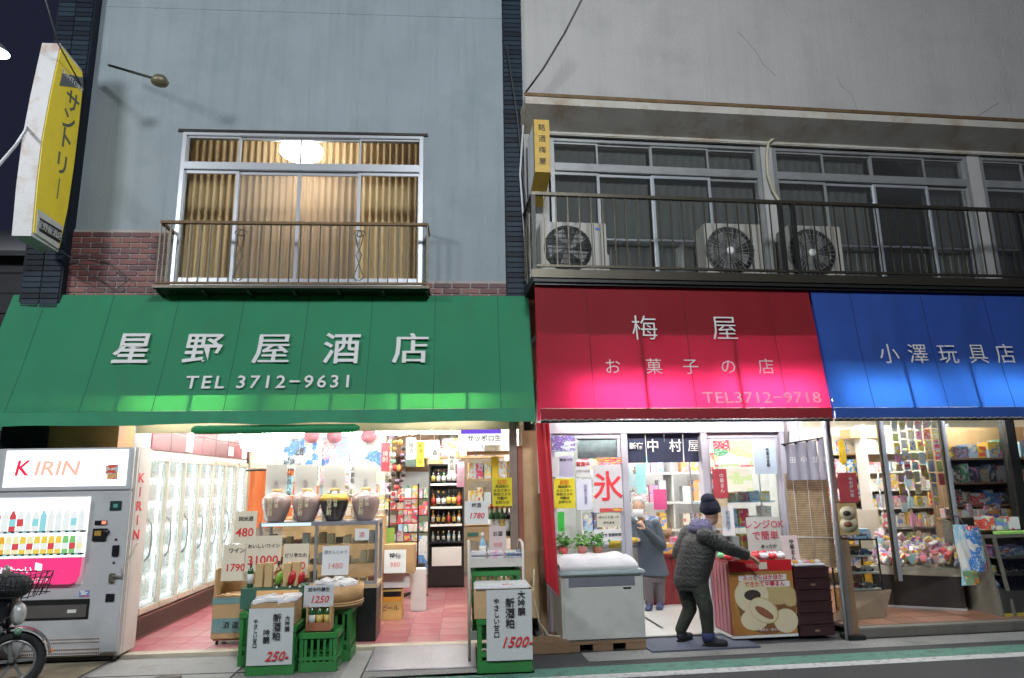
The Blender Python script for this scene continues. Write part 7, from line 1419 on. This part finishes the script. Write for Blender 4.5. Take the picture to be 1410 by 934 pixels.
face(cu_, hc, fdir, sdir, .074, m_skin)
hand(cu_, wrR, (wrR-elR)+Vector((0,0,-.03)), (0,0,-1), m_skin, 1, .6, name='hand'); hand(cu_, wrL, (.4,.3,-.8), (1,0,0), m_skin, -1, .8, name='hand')
def shoe(par, an, f, m, sole=None):
    f = Vector(f).normalized(); s = Vector((f.y, -f.x, 0)); z0 = .024; T = Matrix(((s.x,f.x,0,0), (s.y,f.y,0,0), (0,0,1,0), (0,0,0,1))); b = MB(); c = Vector((an.x, an.y, z0))
    ell(b, c+f*.02+Vector((0,0,.045)), .045, .075, .055, T); ell(b, c+f*.10+Vector((0,0,.03)), .047, .085, .036, T); b.limb(c+Vector((0,0,.05)), c+Vector((0,0,.10)), .046, .048); flesh('shoe', b, m, par, vox=.008, sm=2)
    part('sole', MB().prism([(.048*math.cos(2*PI*k/20), .06+.125*math.sin(2*PI*k/20)) for k in range(20)], Matrix.Translation((an.x, an.y, z0+.012)) @ T, .014), sole or m_black, par)
m_shoe = mat('dark_suede', (.02,.02,.03), .8); m_bsock = mat('blue_sock', (.03,.04,.12), .9, bump=.3)
shoe(cu_, anR, (.95,-.2,0), m_shoe); shoe(cu_, anL, (.7,.5,0), m_shoe)
part('sock', MB().tube([anR+Vector((0,0,-.03)), anR+Vector((0,0,.045))], [.058,.062], 14), m_bsock, cu_)
# ---- old woman in blue-grey coat with a white mask, facing the street
wo = thing('person', 'old woman in a blue-grey coat and white face mask standing in the doorway', 'person', (2.38, 9.05, .03))
WYY = 9.0
f2 = Vector((-.38, -.92, 0)).normalized(); s2d = Vector((-f2.y, f2.x, 0))*-1        # s2d: her right side
if s2d.x > 0: s2d = -s2d
hc2 = J(879, 700, WYY-.06); nk2 = J(886, 716, WYY); pl2 = J(899, 790, WYY+.03); ch2 = J(893, 742, WYY)
sR = nk2+s2d*.135-Vector((0,0,.05)); sL = nk2-s2d*.155-Vector((0,0,.055))
eR = J(874, 748, WYY-.05); wR = J(879, 744, WYY-.32); eL = J(912, 752, WYY-.08); wL = J(887, 728, WYY-.30)
hR2 = pl2+s2d*.08; hL2 = pl2-s2d*.08; kR2 = Vector((hR2.x, WYY-.01, .40)); kL2 = Vector((hL2.x, WYY, .40)); aR2 = Vector((hR2.x-.0, WYY-.0, .10)); aL2 = Vector((hL2.x, WYY+.03, .10))
b = MB(); headshape(b, hc2, f2, s2d, .070); b.limb(nk2-Vector((0,0,.05)), hc2-Vector((0,0,.05)), .05, .047)
loft(b, [(pl2-Vector((0,0,.05)), .13, .10, s2d), (pl2+Vector((0,0,.05)), .13, .10, s2d), (ch2, .14, .10, s2d), (nk2-Vector((0,0,.04)), .12, .07, s2d)])
chain(b, [sR, eR, wR], [.046,.038,.027]); chain(b, [sL, eL, wL], [.046,.038,.027]); chain(b, [hR2, kR2, aR2], [.075,.05,.038]); chain(b, [hL2, kL2, aL2], [.075,.05,.038]); flesh('body', b, m_skin, wo)
m_coat = mat('blue_grey_wool', (.065,.085,.115), .85, var=.12, vs=8, bump=.2, bs=140); m_gt = mat('grey_brown_trousers', (.12,.10,.11), .85, var=.1, bump=.15)
b = MB(); loft(b, [(pl2-Vector((0,0,.02)), .205, .155, s2d), (pl2+Vector((0,0,.08)), .185, .145, s2d), (pl2.lerp(ch2, .5), .165, .13, s2d), (ch2, .165, .125, s2d), (nk2-Vector((0,0,.06)), .15, .095, s2d), (nk2-Vector((0,0,.005)), .075, .062, s2d)], 24)
chain(b, [sR, eR, wR+(eR-wR).normalized()*.03], [.068,.058,.045]); chain(b, [sL, eL, wL+(eL-wL).normalized()*.03], [.068,.058,.045]); flesh('coat', b, m_coat, wo, vox=.012, sm=3)
b = MB(); loft(b, [(pl2, .15, .12, s2d), (pl2-Vector((0,0,.1)), .15, .12, s2d)]); chain(b, [hR2, kR2, aR2+Vector((0,0,.02))], [.095,.075,.06]); chain(b, [hL2, kL2, aL2+Vector((0,0,.02))], [.095,.075,.06]); flesh('trousers', b, m_gt, wo, vox=.014, sm=3)
b = MB(); T = Matrix(((s2d.x,f2.x,0,0), (s2d.y,f2.y,0,0), (0,0,1,0), (0,0,0,1))); ell(b, hc2+Vector((0,0,.078))-f2*.026, .082, .090, .070, T); ell(b, hc2-f2*.050+Vector((0,0,.0)), .084, .055, .10, T); flesh('hair', b, m_hair, wo, vox=.008, sm=2)
face(wo, hc2, f2, s2d, .070, m_skin, mask=True)
hand(wo, wR, Vector((-.75,-.35,-.10)), (0,.3,-1), m_skin, 1, 1.2); hand(wo, wL, Vector((-.35,-.3,.6)), (-.6,.6,0), m_skin, -1, 1.6)
shoe(wo, aR2, f2, mat('navy_shoe', (.03,.04,.10), .5), m_lw); shoe(wo, aL2, f2, mat('navy_shoe', (.03,.04,.10), .5), m_lw)
# yellow-handled brush she holds
e0 = wR+Vector((-.02,-.05,-.02)); pA = J(872, 744, WYY-.40); pB = J(836, 750, WYY-.62); pC = J(812, 750, WYY-.70)
br = thing('duster', 'yellow duster with pale grey bristles held by the old woman over the quilt', 'duster', (pB.x, pB.y, pB.z))
part('handle', MB().tube([pA+(pA-pB)*.15, pA, pA.lerp(pB, .5), pB], [.02,.035,.06,.045], 12), mat('mustard_yellow_cloth', (.55,.38,.03), .7, bump=.15), br)
part('bristles', MB().tube([pB, pB.lerp(pC, .4), pC, pC+(pC-pB)*.25], [.045,.065,.07,.03], 12), mat('pale_grey_bristle', (.50,.50,.55), .9, var=.15, bump=.4, bs=90), br)
